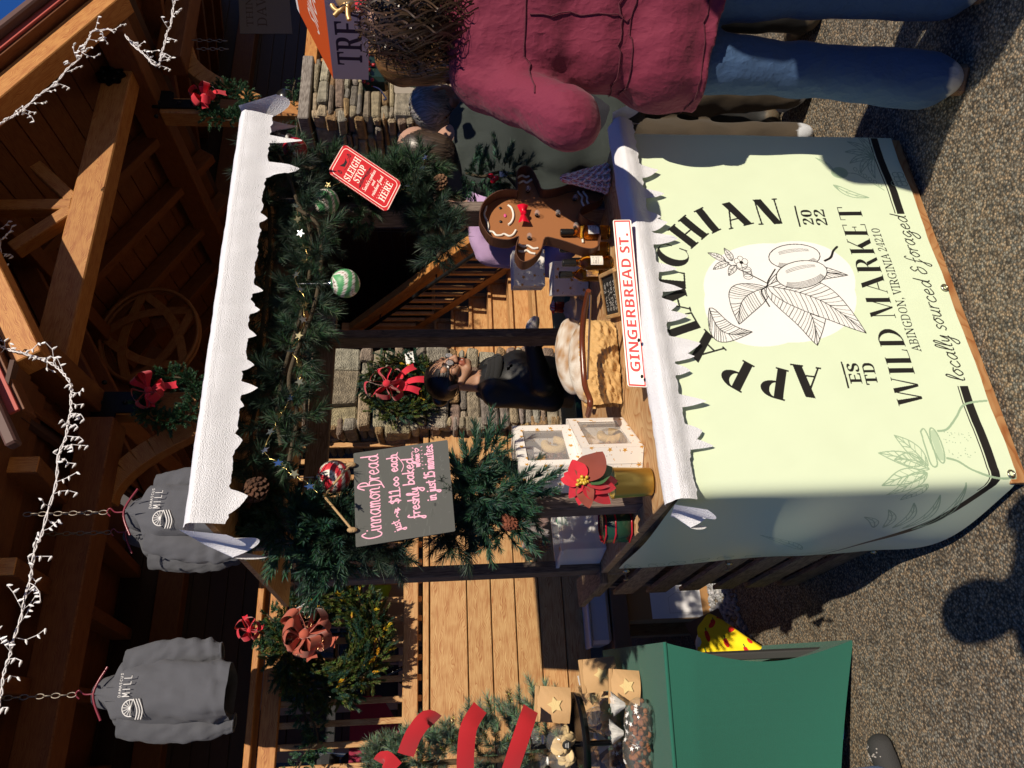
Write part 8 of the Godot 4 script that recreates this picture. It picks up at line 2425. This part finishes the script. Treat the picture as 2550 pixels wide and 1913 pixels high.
func face_bits(t: Node3D, T: Transform3D, c: Color, smile: bool, glasses: bool) -> void:
	for sd: float in [-1.0, 1.0]:
		var g := geo(lin(0.7, 0.68, 0.65))
		var e := T * Vector3(sd * 0.031, 0.006, 0.074)
		g.ball(T * xf(Vector3(sd * 0.031, 0.006, 0.074)).scaled_local(Vector3(0.014, 0.008, 0.012)), 14, 10)
		var o := obj("eye", g, M.gloss, t)
		g = geo(lin(0.03, 0.015, 0.01))
		g.ball(T * xf(Vector3(sd * 0.031, 0.006, 0.083)).scaled_local(Vector3(0.0065, 0.0065, 0.004)), 12, 8)
		obj("iris", g, M.gloss, o)
		g = geo(lin(0.02, 0.012, 0.01))
		g.tube(smooth([T * Vector3(sd * 0.014, 0.028, 0.086), T * Vector3(sd * 0.032, 0.034, 0.083), T * Vector3(sd * 0.052, 0.026, 0.066)]), 0.0035, 5)
		obj("eyebrow", g, M.hair, t)
	if smile:
		var g := geo(lin(0.75, 0.73, 0.7))
		g.grid(10, 3, func(u: float, v: float) -> Vector3:
			var x := (u - 0.5) * 0.042
			return T * Vector3(x, -0.0555 - 0.009 * v * (1.0 - 1.2 * absf(u - 0.5)) + 0.01 * absf(u - 0.5) * 1.2, 0.0925 - 0.02 * absf(u - 0.5)), true)
		obj("teeth", g, M.gloss, t)
	if glasses:
		var g := geo(lin(0.02, 0.02, 0.025))
		for sd: float in [-1.0, 1.0]:
			var rg := []
			for k in 21: rg.append(T * Vector3(sd * 0.033 + cos(TAU * k / 20.0) * 0.025, 0.0 + sin(TAU * k / 20.0) * 0.018, 0.102 - absf(cos(TAU * k / 20.0) * sd * 0.4 + 0.6) * 0.008))
			g.tube(rg, 0.0018, 5, false)
			g.tube([T * Vector3(sd * 0.058, 0.004, 0.094), T * Vector3(sd * 0.084, 0.008, 0.02), T * Vector3(sd * 0.087, 0.0, -0.02)], 0.0022, 5)
		g.tube([T * Vector3(-0.009, 0.004, 0.102), T * Vector3(0.009, 0.004, 0.102)], 0.0018, 5)
		var o := obj("spectacles", g, M.gloss, t)
		g = geo(Color.WHITE)
		for sd: float in [-1.0, 1.0]: g.ball(T * xf(Vector3(sd * 0.033, 0, 0.098)).scaled_local(Vector3(0.024, 0.0175, 0.0012)), 16, 8)
		obj("lens", g, M.glass, o)

func look(at: Vector3, yaw: float, pitch: float, roll := 0.0) -> Transform3D: # yaw 0 looks along +z, pitch down positive
	return Transform3D(Basis(Vector3.UP, yaw) * Basis(Vector3.RIGHT, pitch) * Basis(Vector3(0, 0, 1), roll), at)

func make_people() -> void:
	var r := RandomNumberGenerator.new()
	r.seed = 12
	# the vendor, in black, turned to the right
	var hp := Vector3(0.0425, 1.5546, -3.9138)
	var t := thing("person", "smiling person in black with glasses and tied back dark hair behind the counter", "person", Transform3D(), Vector3(hp.x - 0.02, 0, hp.z))
	var sk := lin(0.36, 0.19, 0.115)
	var H := look(hp, 1.0, 0.0, 0.05).scaled_local(Vector3.ONE * 1.1)
	var bk := lin(0.01, 0.01, 0.011)
	var fw := Vector3(sin(1.15), 0, cos(1.15))
	var rt := Vector3(fw.z, 0, -fw.x) 
	var nk := hp + Vector3(0, -0.145, 0) - fw * 0.03
	var ch := nk + Vector3(0, -0.16, 0)
	var hpv := nk + Vector3(0, -0.62, 0) - fw * 0.03
	var gv := lin(0.55, 0.5, 0.46)
	var hw := Vector3(0.1721, 1.1444, -3.5747)
	var bones := [[hp + Vector3(0, -0.05, 0) - fw * 0.02, nk + Vector3(0, -0.05, 0), 0.055, 0.06, sk],
		[nk + Vector3(0, -0.08, 0) - rt * 0.14, nk + Vector3(0, -0.08, 0) + rt * 0.14, 0.065, 0.065, bk],
		[ch, ch + Vector3(0, -0.18, 0) + fw * 0.015, 0.155, 0.15, bk, 1.25, fw], [ch + Vector3(0, -0.2, 0), hpv, 0.145, 0.17, bk, 1.2, fw], [ch + fw * 0.06 - rt * 0.06 + Vector3(0, -0.06, 0), ch + fw * 0.06 + rt * 0.06 + Vector3(0, -0.06, 0), 0.085, 0.085, bk]]
	for sd: float in [-1.0, 1.0]:
		var sh: Vector3 = nk + Vector3(0, -0.09, 0) + rt * sd * 0.17
		var el := sh + Vector3(0, -0.29, 0) - fw * 0.02 + rt * sd * 0.03
		var wr: Vector3 = hw if sd > 0 else hw + Vector3(-0.06, -0.02, -0.14)
		if sd > 0: el = Vector3(-0.0045, 1.0926, -3.6503)
		bones.append([sh, el, 0.065, 0.055, bk]); bones.append([el, wr, 0.055, 0.042, bk])
		bones.append_array(hand_bones(wr, (wr - el).normalized(), Vector3.UP, gv, 1.05, 0.7))
		bones.append([hpv + rt * sd * 0.08, Vector3(hpv.x, 0.5, hpv.z) + rt * sd * 0.09, 0.1, 0.065, bk]); bones.append([Vector3(hpv.x, 0.5, hpv.z) + rt * sd * 0.09, Vector3(hpv.x, 0.08, hpv.z) + rt * sd * 0.09, 0.065, 0.05, bk])
		bones.append([Vector3(hpv.x, 0.05, hpv.z) + rt * sd * 0.09, Vector3(hpv.x, 0.04, hpv.z) + rt * sd * 0.1 + fw * 0.15, 0.045, 0.04, bk])
	var g := flesh(bones, 0.014, 0.035, 0.012, 7.0)
	var hg := flesh(head_bones(H, sk), 0.0042, 0.014)
	g.add(hg, Transform3D())
	obj("body", g, M.skin, t)
	face_bits(t, H, sk, true, true)
	g = geo(bk)
	for k in 3:
		var rg := []
		for j in 21: rg.append(nk + Vector3(0, -0.045 - 0.02 * k, 0) + fw * (0.02 + cos(TAU * j / 20.0) * (0.085 + 0.012 * k)) + rt * sin(TAU * j / 20.0) * (0.09 + 0.014 * k) + Vector3(0, 0.03 * cos(TAU * j / 20.0 + PI), 0))
		g.tube(rg, 0.022, 8, false)
	obj("cowl_collar", g, M.cloth, t)
	strands(t, "hair", 1500, func(_i: int) -> Array:
		var a := r.randf_range(0.42, TAU - 0.42) + PI / 2
		var rim := H * Vector3(cos(a) * 0.086, 0.03 + 0.055 * absf(cos(a * 0.5)), sin(a) * 0.088)
		var bun := H * Vector3(r.randf_range(-0.02, 0.02), 0.045 + r.randf_range(-0.02, 0.02), -0.125)
		var d0 := Vector3(r.randf_range(-1, 1), r.randf_range(-0.35, 1), r.randf_range(-1, 0.62)).normalized()
		var pts := []
		for j in 8:
			var q := (d0.lerp(Vector3(0, 0.15, -1), j / 7.0)).normalized()
			pts.append(H * (Vector3(0, 0.028, -0.016) + q * Vector3(0.09, 0.094, 0.108)))
		pts.append(bun)
		return pts, 0.0025, lin(0.012, 0.008, 0.007), 0.5, hp)
	g = geo(lin(0.012, 0.008, 0.007))
	g.ball(H * xf(Vector3(0, 0.045, -0.128)).scaled_local(Vector3(0.042, 0.038, 0.034)), 20, 14)
	obj("hair_bun", g, M.hair, t)
	t = thing("bread_roll", "dark wrapped loaf held in the gloved hands of the person in black", "bread", Transform3D(), hw)
	g = geo(lin(0.03, 0.018, 0.012))
	g.ball(Transform3D(Basis(), Vector3(0.2144, 1.1199, -3.5323)).scaled_local(Vector3(0.04, 0.03, 0.07)), 20, 14)
	obj("loaf", g, M.gloss, t)
	# the one in the maroon jacket, back to us
	var mj := lin(0.165, 0.014, 0.04)
	var dn := lin(0.035, 0.075, 0.165)
	var c := Vector3(1.06, 0, -2.14)
	var sk2 := lin(0.42, 0.24, 0.17)
	t = thing("person", "person in a long maroon jacket and flared blue jeans seen from behind at the right", "person", Transform3D(), c)
	var f2 := Vector3(0.35, 0, -0.94)
	var r2 := Vector3(0.94, 0, 0.35)
	var sh0 := c + Vector3(0, 1.46, 0)
	bones = [[c + Vector3(0, 1.56, -0.02), c + Vector3(0, 1.44, 0), 0.055, 0.07, sk2], [c + Vector3(0, 1.66, 0), c + Vector3(0, 1.71, 0) + f2 * 0.02, 0.085, 0.085, sk2], [sh0, c + Vector3(0, 1.0, 0), 0.08, 0.08, mj]]
	for sd: float in [-1.0, 1.0]:
		var hip := c + r2 * sd * 0.095 + Vector3(0, 0.9, 0)
		var kn := c + r2 * sd * 0.11 + Vector3(0, 0.48, 0) + f2 * 0.01
		var an := c + r2 * sd * (0.12 if sd > 0 else 0.13) + Vector3(0, 0.1, 0) + f2 * -0.03
		bones.append([hip - Vector3(0, 0.06, 0), kn, 0.095, 0.075, dn]); bones.append([kn, an, 0.075, 0.088, dn])
		bones.append([an + Vector3(0, -0.05, 0) - f2 * 0.05, an + Vector3(0, -0.065, 0) + f2 * 0.17, 0.042, 0.034, lin(0.5, 0.46, 0.4)])
	g = flesh(bones, 0.014, 0.035, 0.006, 9.0)
	obj("body", g, M.creased, t)
	var jb := [[sh0 - r2 * 0.15, sh0 + r2 * 0.15, 0.075, 0.075, mj], [sh0 + Vector3(0, -0.05, 0) - r2 * 0.06, sh0 + Vector3(0, -0.05, 0) + r2 * 0.06, 0.115, 0.115, mj], [c + Vector3(0, 1.3, 0) - r2 * 0.07, c + Vector3(0, 1.3, 0) + r2 * 0.07, 0.125, 0.125, mj], [c + Vector3(0, 1.12, 0) - r2 * 0.08, c + Vector3(0, 1.12, 0) + r2 * 0.08, 0.12, 0.12, mj], [c + Vector3(0, 0.93, 0) - r2 * 0.11, c + Vector3(0, 0.93, 0) + r2 * 0.11, 0.14, 0.14, mj], [c + Vector3(0, 0.72, 0) - r2 * 0.12, c + Vector3(0, 0.72, 0) + r2 * 0.12, 0.15, 0.15, mj], [c + Vector3(0, 1.5, 0) - r2 * 0.05, c + Vector3(0, 1.53, 0) + r2 * 0.05, 0.075, 0.075, mj]]
	var el2 := Vector3(0.712, 1.2362, -1.9764)
	jb.append([sh0 - r2 * 0.17, el2, 0.08, 0.068, mj])
	jb.append([el2, el2 + Vector3(0.13, 0.04, -0.2), 0.07, 0.058, mj])
	jb.append([sh0 + r2 * 0.17, sh0 + r2 * 0.26 + Vector3(0, -0.27, -0.02), 0.078, 0.065, mj])
	jb.append([sh0 + r2 * 0.26 + Vector3(0, -0.27, -0.02), sh0 + r2 * 0.16 + Vector3(0, -0.3, -0.25), 0.065, 0.052, mj])
	g = flesh(jb, 0.012, 0.06, 0.008, 9.0, Vector3(0.79, 0, 0))
	obj("jacket", g, M.creased, t)
	# seams, drawcord channel and hem of the jacket, lying on its skin
	var skin_at := func(x: float, y: float) -> Vector3: # nearest jacket vertex to a line of sight from behind
		var best := 1e9
		var out := Vector3.ZERO
		for i in range(0, g.P.size(), 2):
			var v: Vector3 = g.P[i] - c
			if v.dot(f2) > 0.02: continue
			var d := absf(v.dot(r2) - x) + absf(v.y - y)
			if d < best: best = d; out = g.P[i] + g.N[i] * 0.003
		return out
	var sm := geo(mj * 0.55)
	for ln in [[Vector2(-0.2, 1.33), Vector2(-0.1, 1.345), Vector2(0.0, 1.35), Vector2(0.1, 1.345), Vector2(0.2, 1.33)], [Vector2(-0.2, 1.08), Vector2(-0.1, 1.075), Vector2(0.0, 1.08), Vector2(0.12, 1.075), Vector2(0.2, 1.08)], [Vector2(-0.2, 1.045), Vector2(-0.1, 1.04), Vector2(0.0, 1.045), Vector2(0.12, 1.04), Vector2(0.2, 1.045)], [Vector2(-0.24, 0.84), Vector2(-0.12, 0.835), Vector2(0.0, 0.84), Vector2(0.12, 0.835), Vector2(0.24, 0.84)], [Vector2(0, 1.34), Vector2(0.005, 1.2), Vector2(0, 1.05)], [Vector2(-0.17, 1.47), Vector2(-0.19, 1.4), Vector2(-0.17, 1.32)]]:
		var l := []
		for p: Vector2 in smooth(ln, 6): l.append(skin_at.call(p.x, p.y))
		sm.tube(l, 0.0022, 4)
	obj("seams", sm, M.cloth, t)
	for sd: float in [-1.0, 1.0]:
		g = geo(lin(0.2, 0.1, 0.05))
		var an := c + r2 * sd * (0.12 if sd > 0 else 0.13) - f2 * 0.03
		g.box(Transform3D(Basis(Vector3.UP, -0.35), an + Vector3(0, 0.014, 0) + f2 * 0.06), Vector3(0.09, 0.026, 0.28), 0.012)
		obj("shoe_sole", g, M.rough, t)
	var ch2 := c + Vector3(0.01, 1.69, 0)
	strands(t, "curly_hair", 620, func(_i: int) -> Array:
		var d := Vector3(r.randf_range(-1, 1), r.randf_range(-0.55, 1), r.randf_range(-0.7, 1)).normalized()
		var p := ch2 + d * 0.085
		var pts := []
		var ax := (d + Vector3(0, -0.9, 0)).normalized()
		var n1 := ax.cross(Vector3(0.3, 0.5, 0.8)).normalized()
		var ph := r.randf() * TAU
		var l := r.randf_range(0.1, 0.22)
		for j in 26:
			var u := j / 25.0
			ax = (d * (1.0 - u) + Vector3(0, -0.9 * u, 0)).normalized()
			pts.append(p + ax * l * u + (n1 * cos(ph + u * 21.0) + n1.cross(ax) * sin(ph + u * 21.0)) * 0.011)
		return pts, 0.0022, lin(0.06, 0.035, 0.02), 0.6, ch2)
	# grey fleece, leaning over the goods
	var fl := lin(0.05, 0.06, 0.058)
	c = Vector3(1.13, 0, -3.1)
	t = thing("person", "person in a dark grey fleece and brown trousers bending over the right of the counter", "person", Transform3D(), c)
	var kh := lin(0.055, 0.04, 0.024)
	bones = [[c + Vector3(-0.03, 0.9, 0), c + Vector3(-0.02, 1.15, -0.02), 0.15, 0.17, lin(0.012, 0.014, 0.022)], [c + Vector3(-0.09, 1.55, -0.06), c + Vector3(-0.06, 1.4, -0.02), 0.06, 0.07, sk2]]
	bones.append([Vector3(0.9666, 1.6671, -3.1208), Vector3(0.9887, 1.6836, -3.1224), 0.088, 0.088, sk2])
	for sd: float in [-1.0, 1.0]:
		var hip := c + Vector3(sd * 0.1, 0.88, 0)
		var kn := c + Vector3(sd * 0.1 + 0.01, 0.47, 0.0)
		var an := c + Vector3(sd * 0.1 + 0.02, 0.1, 0.03)
		bones.append([hip, kn, 0.1, 0.08, kh]); bones.append([kn, an, 0.08, 0.07, kh])
		bones.append([an + Vector3(0, -0.05, 0.04), an + Vector3(0, -0.06, -0.15), 0.042, 0.036, lin(0.5, 0.52, 0.55)])
	g = flesh(bones, 0.016, 0.04, 0.012, 8.0)
	obj("body", g, M.cloth, t)
	var s0 := c + Vector3(-0.06, 1.4, -0.02)
	jb = [[s0 + Vector3(-0.17, 0, 0.0), s0 + Vector3(0.17, -0.02, 0), 0.09, 0.09, fl], [s0 + Vector3(-0.08, -0.1, 0), s0 + Vector3(0.08, -0.1, 0), 0.135, 0.135, fl], [s0 + Vector3(-0.08, -0.32, 0.02), s0 + Vector3(0.1, -0.32, 0.02), 0.15, 0.15, fl], [s0 + Vector3(-0.08, -0.55, 0.02), s0 + Vector3(0.1, -0.55, 0.02), 0.16, 0.16, fl], [s0 + Vector3(0.18, -0.03, 0), s0 + Vector3(0.25, -0.33, -0.05), 0.085, 0.07, fl], [s0 + Vector3(0.25, -0.33, -0.05), s0 + Vector3(0.1, -0.4, -0.28), 0.07, 0.055, fl], [s0 + Vector3(-0.18, -0.02, 0), s0 + Vector3(-0.28, -0.3, 0), 0.085, 0.07, fl], [s0 + Vector3(-0.28, -0.3, 0), s0 + Vector3(-0.25, -0.36, -0.26), 0.07, 0.055, fl], [s0 + Vector3(-0.07, 0.08, -0.02), s0 + Vector3(0.05, 0.08, -0.02), 0.075, 0.075, fl]]
	g = flesh(jb, 0.013, 0.06, 0.014, 5.0, Vector3(0.83, 0, 0))
	obj("fleece", g, M.fleece, t)
	var hc := Vector3(0.9785, 1.6753, -3.1216)
	strands(t, "brown_hair", 1300, func(_i: int) -> Array:
		var d := Vector3(r.randf_range(-1, 1), r.randf_range(-0.5, 1), r.randf_range(-1, 1)).normalized()
		var pts := []
		for j in 7:
			var u := j / 6.0
			var q := (d + Vector3(-0.1, -1.2, 0.25) * u).normalized()
			pts.append(hc + q * Vector3(0.097, 0.1, 0.1) + Vector3(-0.02 * u, -0.06 * u * u, 0.012 * u))
		return pts, 0.0024, lin(0.05, 0.033, 0.024), 0.5, hc)
	# grey haired one with glasses, head bent
	var gp := Vector3(1.2298, 1.5898, -3.2643)
	c = Vector3(gp.x + 0.1, 0, gp.z - 0.1)
	t = thing("person", "grey haired person with glasses and a maroon hood looking down at the stall", "person", Transform3D(), c)
	var sk3 := lin(0.45, 0.25, 0.18)
	H = look(gp, -1.15, 0.75, 0.25)
	bones = [[gp + Vector3(0.04, -0.1, -0.02), c + Vector3(0, 1.32, 0), 0.055, 0.07, sk3], [c + Vector3(-0.12, 1.28, 0), c + Vector3(0.12, 1.28, 0), 0.09, 0.09, lin(0.02, 0.02, 0.025)], [c + Vector3(0, 1.2, 0), c + Vector3(0, 0.85, 0), 0.16, 0.16, lin(0.02, 0.02, 0.025)]]
	for sd: float in [-1.0, 1.0]:
		bones.append([c + Vector3(sd * 0.09, 0.85, 0), c + Vector3(sd * 0.1, 0.46, 0), 0.1, 0.07, lin(0.012, 0.012, 0.015)]); bones.append([c + Vector3(sd * 0.1, 0.46, 0), c + Vector3(sd * 0.1, 0.08, 0), 0.07, 0.055, lin(0.012, 0.012, 0.015)])
		bones.append([c + Vector3(sd * 0.1, 0.045, 0.03), c + Vector3(sd * 0.1, 0.04, -0.15), 0.045, 0.038, lin(0.1, 0.075, 0.05)])
		bones.append([c + Vector3(sd * 0.18, 1.27, 0), c + Vector3(sd * 0.24, 1.0, -0.03), 0.07, 0.055, lin(0.02, 0.02, 0.025)])
	g = flesh(bones, 0.016, 0.04, 0.01)
	g.add(flesh(head_bones(H, sk3), 0.005, 0.014), Transform3D())
	obj("body", g, M.skin, t)
	face_bits(t, H, sk3, false, true)
	g = geo(mj)
	g.tube(smooth([gp + Vector3(0.13, -0.02, 0.02), gp + Vector3(0.12, -0.11, 0.07), gp + Vector3(0.05, -0.17, 0.09), gp + Vector3(-0.04, -0.2, 0.05)], 6), [0.03] + range(17).map(func(_i): return 0.045) + [0.03], 12)
	obj("maroon_hood", g, M.cloth, t)
	strands(t, "grey_hair", 1500, func(_i: int) -> Array:
		var d := Vector3(r.randf_range(-1, 1), r.randf_range(-0.25, 1), r.randf_range(-1, 0.55)).normalized()
		var pts := []
		for j in 7:
			var u := j / 6.0
			var q := (d + Vector3(0.15 * sin(u * 4.0 + d.x * 9.0), -0.5, 0.5) * u * 0.9).normalized()
			pts.append(H * (Vector3(0, 0.024, -0.015) + q * Vector3(0.094, 0.098, 0.108) * (1.0 + 0.08 * u)))
		return pts, 0.0026, lin(0.24, 0.235, 0.22), 0.45, gp)
	# blonde, head bowed, dark collar with a cream band
	var bp := Vector3(1.3354, 1.7172, -3.025)
	c = Vector3(bp.x + 0.09, 0, bp.z + 0.04)
	t = thing("person", "person with long blonde hair bowing their head, dark collar with cream band", "person", Transform3D(), c)
	H = look(bp, -1.35, 0.7, 0.15)
	var dk := lin(0.025, 0.028, 0.032)
	bones = [[bp + Vector3(0.05, -0.06, 0), c + Vector3(0, 1.42, 0), 0.055, 0.065, sk2], [c + Vector3(-0.13, 1.36, 0), c + Vector3(0.13, 1.36, 0), 0.085, 0.085, dk], [c + Vector3(0, 1.28, 0), c + Vector3(0, 0.9, 0), 0.16, 0.16, dk]]
	for sd: float in [-1.0, 1.0]:
		bones.append([c + Vector3(sd * 0.09, 0.9, 0), c + Vector3(sd * 0.1, 0.48, 0), 0.1, 0.07, bk]); bones.append([c + Vector3(sd * 0.1, 0.48, 0), c + Vector3(sd * 0.1, 0.08, 0), 0.07, 0.055, bk])
		bones.append([c + Vector3(sd * 0.1, 0.045, 0.03), c + Vector3(sd * 0.1, 0.04, -0.15), 0.045, 0.038, lin(0.1, 0.075, 0.05)])
		bones.append([c + Vector3(sd * 0.19, 1.35, 0), c + Vector3(sd * 0.24, 1.05, 0), 0.07, 0.055, dk])
	g = flesh(bones, 0.016, 0.04, 0.01)
	g.add(flesh(head_bones(H, sk2), 0.005, 0.014), Transform3D())
	obj("body", g, M.skin, t)
	face_bits(t, H, sk2, false, false)
	var nb := c + Vector3(-0.02, 1.41, 0.02)
	for q in [[0.0, 0.03, dk * 1.4], [0.035, 0.02, lin(0.6, 0.55, 0.42)], [0.06, 0.018, dk]]:
		g = geo(q[2])
		var rg := []
		for j in 25: rg.append(nb + Vector3(cos(TAU * j / 24.0) * 0.1, q[0] * 0.9 + 0.02 * cos(TAU * j / 24.0), sin(TAU * j / 24.0) * 0.09))
		g.tube(rg, q[1] * 1.1, 10, false)
		obj("collar", g, M.cloth, t)
	strands(t, "blonde_hair", 1900, func(_i: int) -> Array:
		var d := Vector3(r.randf_range(-1, 1), r.randf_range(-0.3, 1), r.randf_range(-1, 0.7)).normalized()
		var pts := []
		var fall := r.randf_range(0.02, 0.13)
		for j in 9:
			var u := j / 8.0
			var q := (d + H.basis.inverse() * Vector3(-0.1, -1.0, 0.05) * u * 1.1).normalized()
			pts.append(H * (Vector3(0, 0.024, -0.015) + q * Vector3(0.096, 0.1, 0.112)) + Vector3(-0.01, -fall * u * u, 0.02 * u))
		return pts, 0.0026, lin(0.2, 0.105, 0.038), 0.5, bp)
	# lavender garment behind the gingerbread figure
	c = Vector3(0.86, 0, -3.75)
	t = thing("person", "person in a lavender jacket mostly hidden behind the gingerbread figure", "person", Transform3D(), c)
	var lv := lin(0.45, 0.3, 0.5)
	bones = [[c + Vector3(-0.13, 1.36, 0), c + Vector3(0.13, 1.36, 0), 0.085, 0.085, lv], [c + Vector3(0, 1.28, 0), c + Vector3(0, 0.85, 0), 0.17, 0.17, lv], [c + Vector3(0, 1.58, 0), c + Vector3(0, 1.63, 0), 0.09, 0.09, sk2], [c + Vector3(0, 1.5, 0), c + Vector3(0, 1.4, 0), 0.055, 0.06, sk2]]
	for sd: float in [-1.0, 1.0]:
		bones.append([c + Vector3(sd * 0.19, 1.34, 0), c + Vector3(sd * 0.25, 1.05, 0.02), 0.075, 0.06, lv]); bones.append([c + Vector3(sd * 0.25, 1.05, 0.02), c + Vector3(sd * 0.2, 0.98, 0.2), 0.06, 0.05, lv])
		bones.append([c + Vector3(sd * 0.09, 0.85, 0), c + Vector3(sd * 0.1, 0.46, 0), 0.1, 0.07, bk]); bones.append([c + Vector3(sd * 0.1, 0.46, 0), c + Vector3(sd * 0.1, 0.08, 0), 0.07, 0.055, bk])
		bones.append([c + Vector3(sd * 0.1, 0.045, -0.03), c + Vector3(sd * 0.1, 0.04, 0.15), 0.045, 0.038, bk])
	g = flesh(bones, 0.018, 0.04, 0.014)
	obj("body", g, M.cloth, t)
	strands(t, "hair", 500, func(_i: int) -> Array:
		var d := Vector3(r.randf_range(-1, 1), r.randf_range(-0.3, 1), r.randf_range(-1, 0.4)).normalized()
		var pts := []
		for j in 6: pts.append(c + Vector3(0, 1.62, 0) + (d + Vector3(0, -1, 0) * j / 5.0).normalized() * 0.102 + Vector3(0, -0.08 * j / 5.0, 0))
		return pts, 0.003, lin(0.05, 0.03, 0.02), 0.4, c + Vector3(0, 1.62, 0))
	# one standing out of the frame at the left, only a clog and jeans hem show
	var ft := Vector3(-1.3433, 0, -2.4775)
	c = ft + Vector3(-0.2, 0, 0.16)
	t = thing("person", "person at the left edge showing only a dark perforated clog and blue jeans hem", "person", Transform3D(), c)
	bones = [[c + Vector3(0, 1.45, 0), c + Vector3(0, 0.95, 0), 0.14, 0.15, lin(0.1, 0.1, 0.11)], [c + Vector3(-0.15, 1.42, 0), c + Vector3(0.1, 1.42, 0), 0.08, 0.08, lin(0.1, 0.1, 0.11)], [c + Vector3(-0.03, 1.55, 0), c + Vector3(-0.03, 1.45, 0), 0.055, 0.06, sk2], [c + Vector3(-0.03, 1.64, 0), c + Vector3(-0.03, 1.7, 0), 0.088, 0.088, sk2]]
	for sd: float in [-1.0, 1.0]:
		var an := (ft + Vector3(-0.07, 0.1, 0.06)) if sd > 0 else c + Vector3(-0.16, 0.1, 0.1)
		bones.append([c + Vector3(sd * 0.09, 0.92, 0), (c + Vector3(sd * 0.09, 0.92, 0)).lerp(an, 0.5), 0.1, 0.08, dn * 1.6]); bones.append([(c + Vector3(sd * 0.09, 0.92, 0)).lerp(an, 0.5), an, 0.08, 0.078, dn * 1.6])
		bones.append([c + Vector3(sd * 0.17, 1.4, 0), c + Vector3(sd * 0.2, 1.1, 0.05), 0.07, 0.055, lin(0.1, 0.1, 0.11)])
	g = flesh(bones, 0.016, 0.04, 0.012)
	obj("body", g, M.cloth, t)
	for sd: float in [-1.0, 1.0]:
		var a0 := ft if sd > 0 else c + Vector3(-0.12, 0, 0.0)
		var cg := flesh([[a0 + Vector3(-0.1, 0.04, 0.08), a0 + Vector3(0.03, 0.04, -0.025), 0.04, 0.05, lin(0.035, 0.033, 0.032)], [a0 + Vector3(-0.12, 0.03, 0.1), a0 + Vector3(-0.1, 0.05, 0.08), 0.04, 0.045, lin(0.035, 0.033, 0.032)]], 0.007, 0.03, 0.0, 8.0, Vector3(0.004, 0, 0))
		var o := obj("clog", cg, M.rough, t)
		if sd > 0:
			var dg := geo(lin(0.3, 0.28, 0.26))
			for k in 28:
				var an := r.randf_range(0, TAU); var e := r.randf_range(0.35, 1.3)
				var dd := Vector3(cos(an) * cos(e), sin(e), sin(an) * cos(e))
				dg.ball(xf(a0 + Vector3(0.02, 0.04, -0.02) + dd * 0.0515).scaled_local(Vector3.ONE * 0.0035), 6, 4)
			obj("holes", dg, M.plain, o)
	# people behind the camera whose shadows fall on the asphalt
	for q in [[Vector3(1.72, 0, -0.95), "person in dark clothes behind the camera whose shadow covers the maroon jacket wearer's shoes", 0.0], [Vector3(0.45, 0, -0.12), "person holding a phone beside the camera, whose head shadow falls left of the stall", 1.0]]:
		c = q[0]
		t = thing("person", q[1], "person", Transform3D(), c)
		bones = [[c + Vector3(0, 1.3, 0), c + Vector3(0, 0.95, 0), 0.15, 0.15, dk], [c + Vector3(-0.15, 1.38, 0), c + Vector3(0.15, 1.38, 0), 0.08, 0.08, dk], [c + Vector3(0, 1.5, 0), c + Vector3(0, 1.4, 0), 0.055, 0.06, sk2], [c + Vector3(0, 1.58, 0), c + Vector3(0, 1.63, 0), 0.09, 0.09, sk2]]
		for sd: float in [-1.0, 1.0]:
			bones.append([c + Vector3(sd * 0.09, 0.9, 0), c + Vector3(sd * 0.1, 0.48, 0), 0.1, 0.07, bk]); bones.append([c + Vector3(sd * 0.1, 0.48, 0), c + Vector3(sd * 0.1, 0.06, 0), 0.07, 0.055, bk])
			bones.append([c + Vector3(sd * 0.1, 0.045, 0.03), c + Vector3(sd * 0.1, 0.04, -0.16), 0.045, 0.038, bk])
			var el := c + Vector3(sd * 0.26, 1.12, -0.04)
			bones.append([c + Vector3(sd * 0.19, 1.36, 0), el, 0.07, 0.055, dk])
			bones.append([el, c + (Vector3(sd * 0.1, 1.3, -0.2) if q[2] > 0.5 else Vector3(sd * 0.2, 0.9, -0.1)), 0.055, 0.042, dk])
		g = flesh(bones, 0.02, 0.04, 0.01)
		obj("body", g, M.cloth, t)
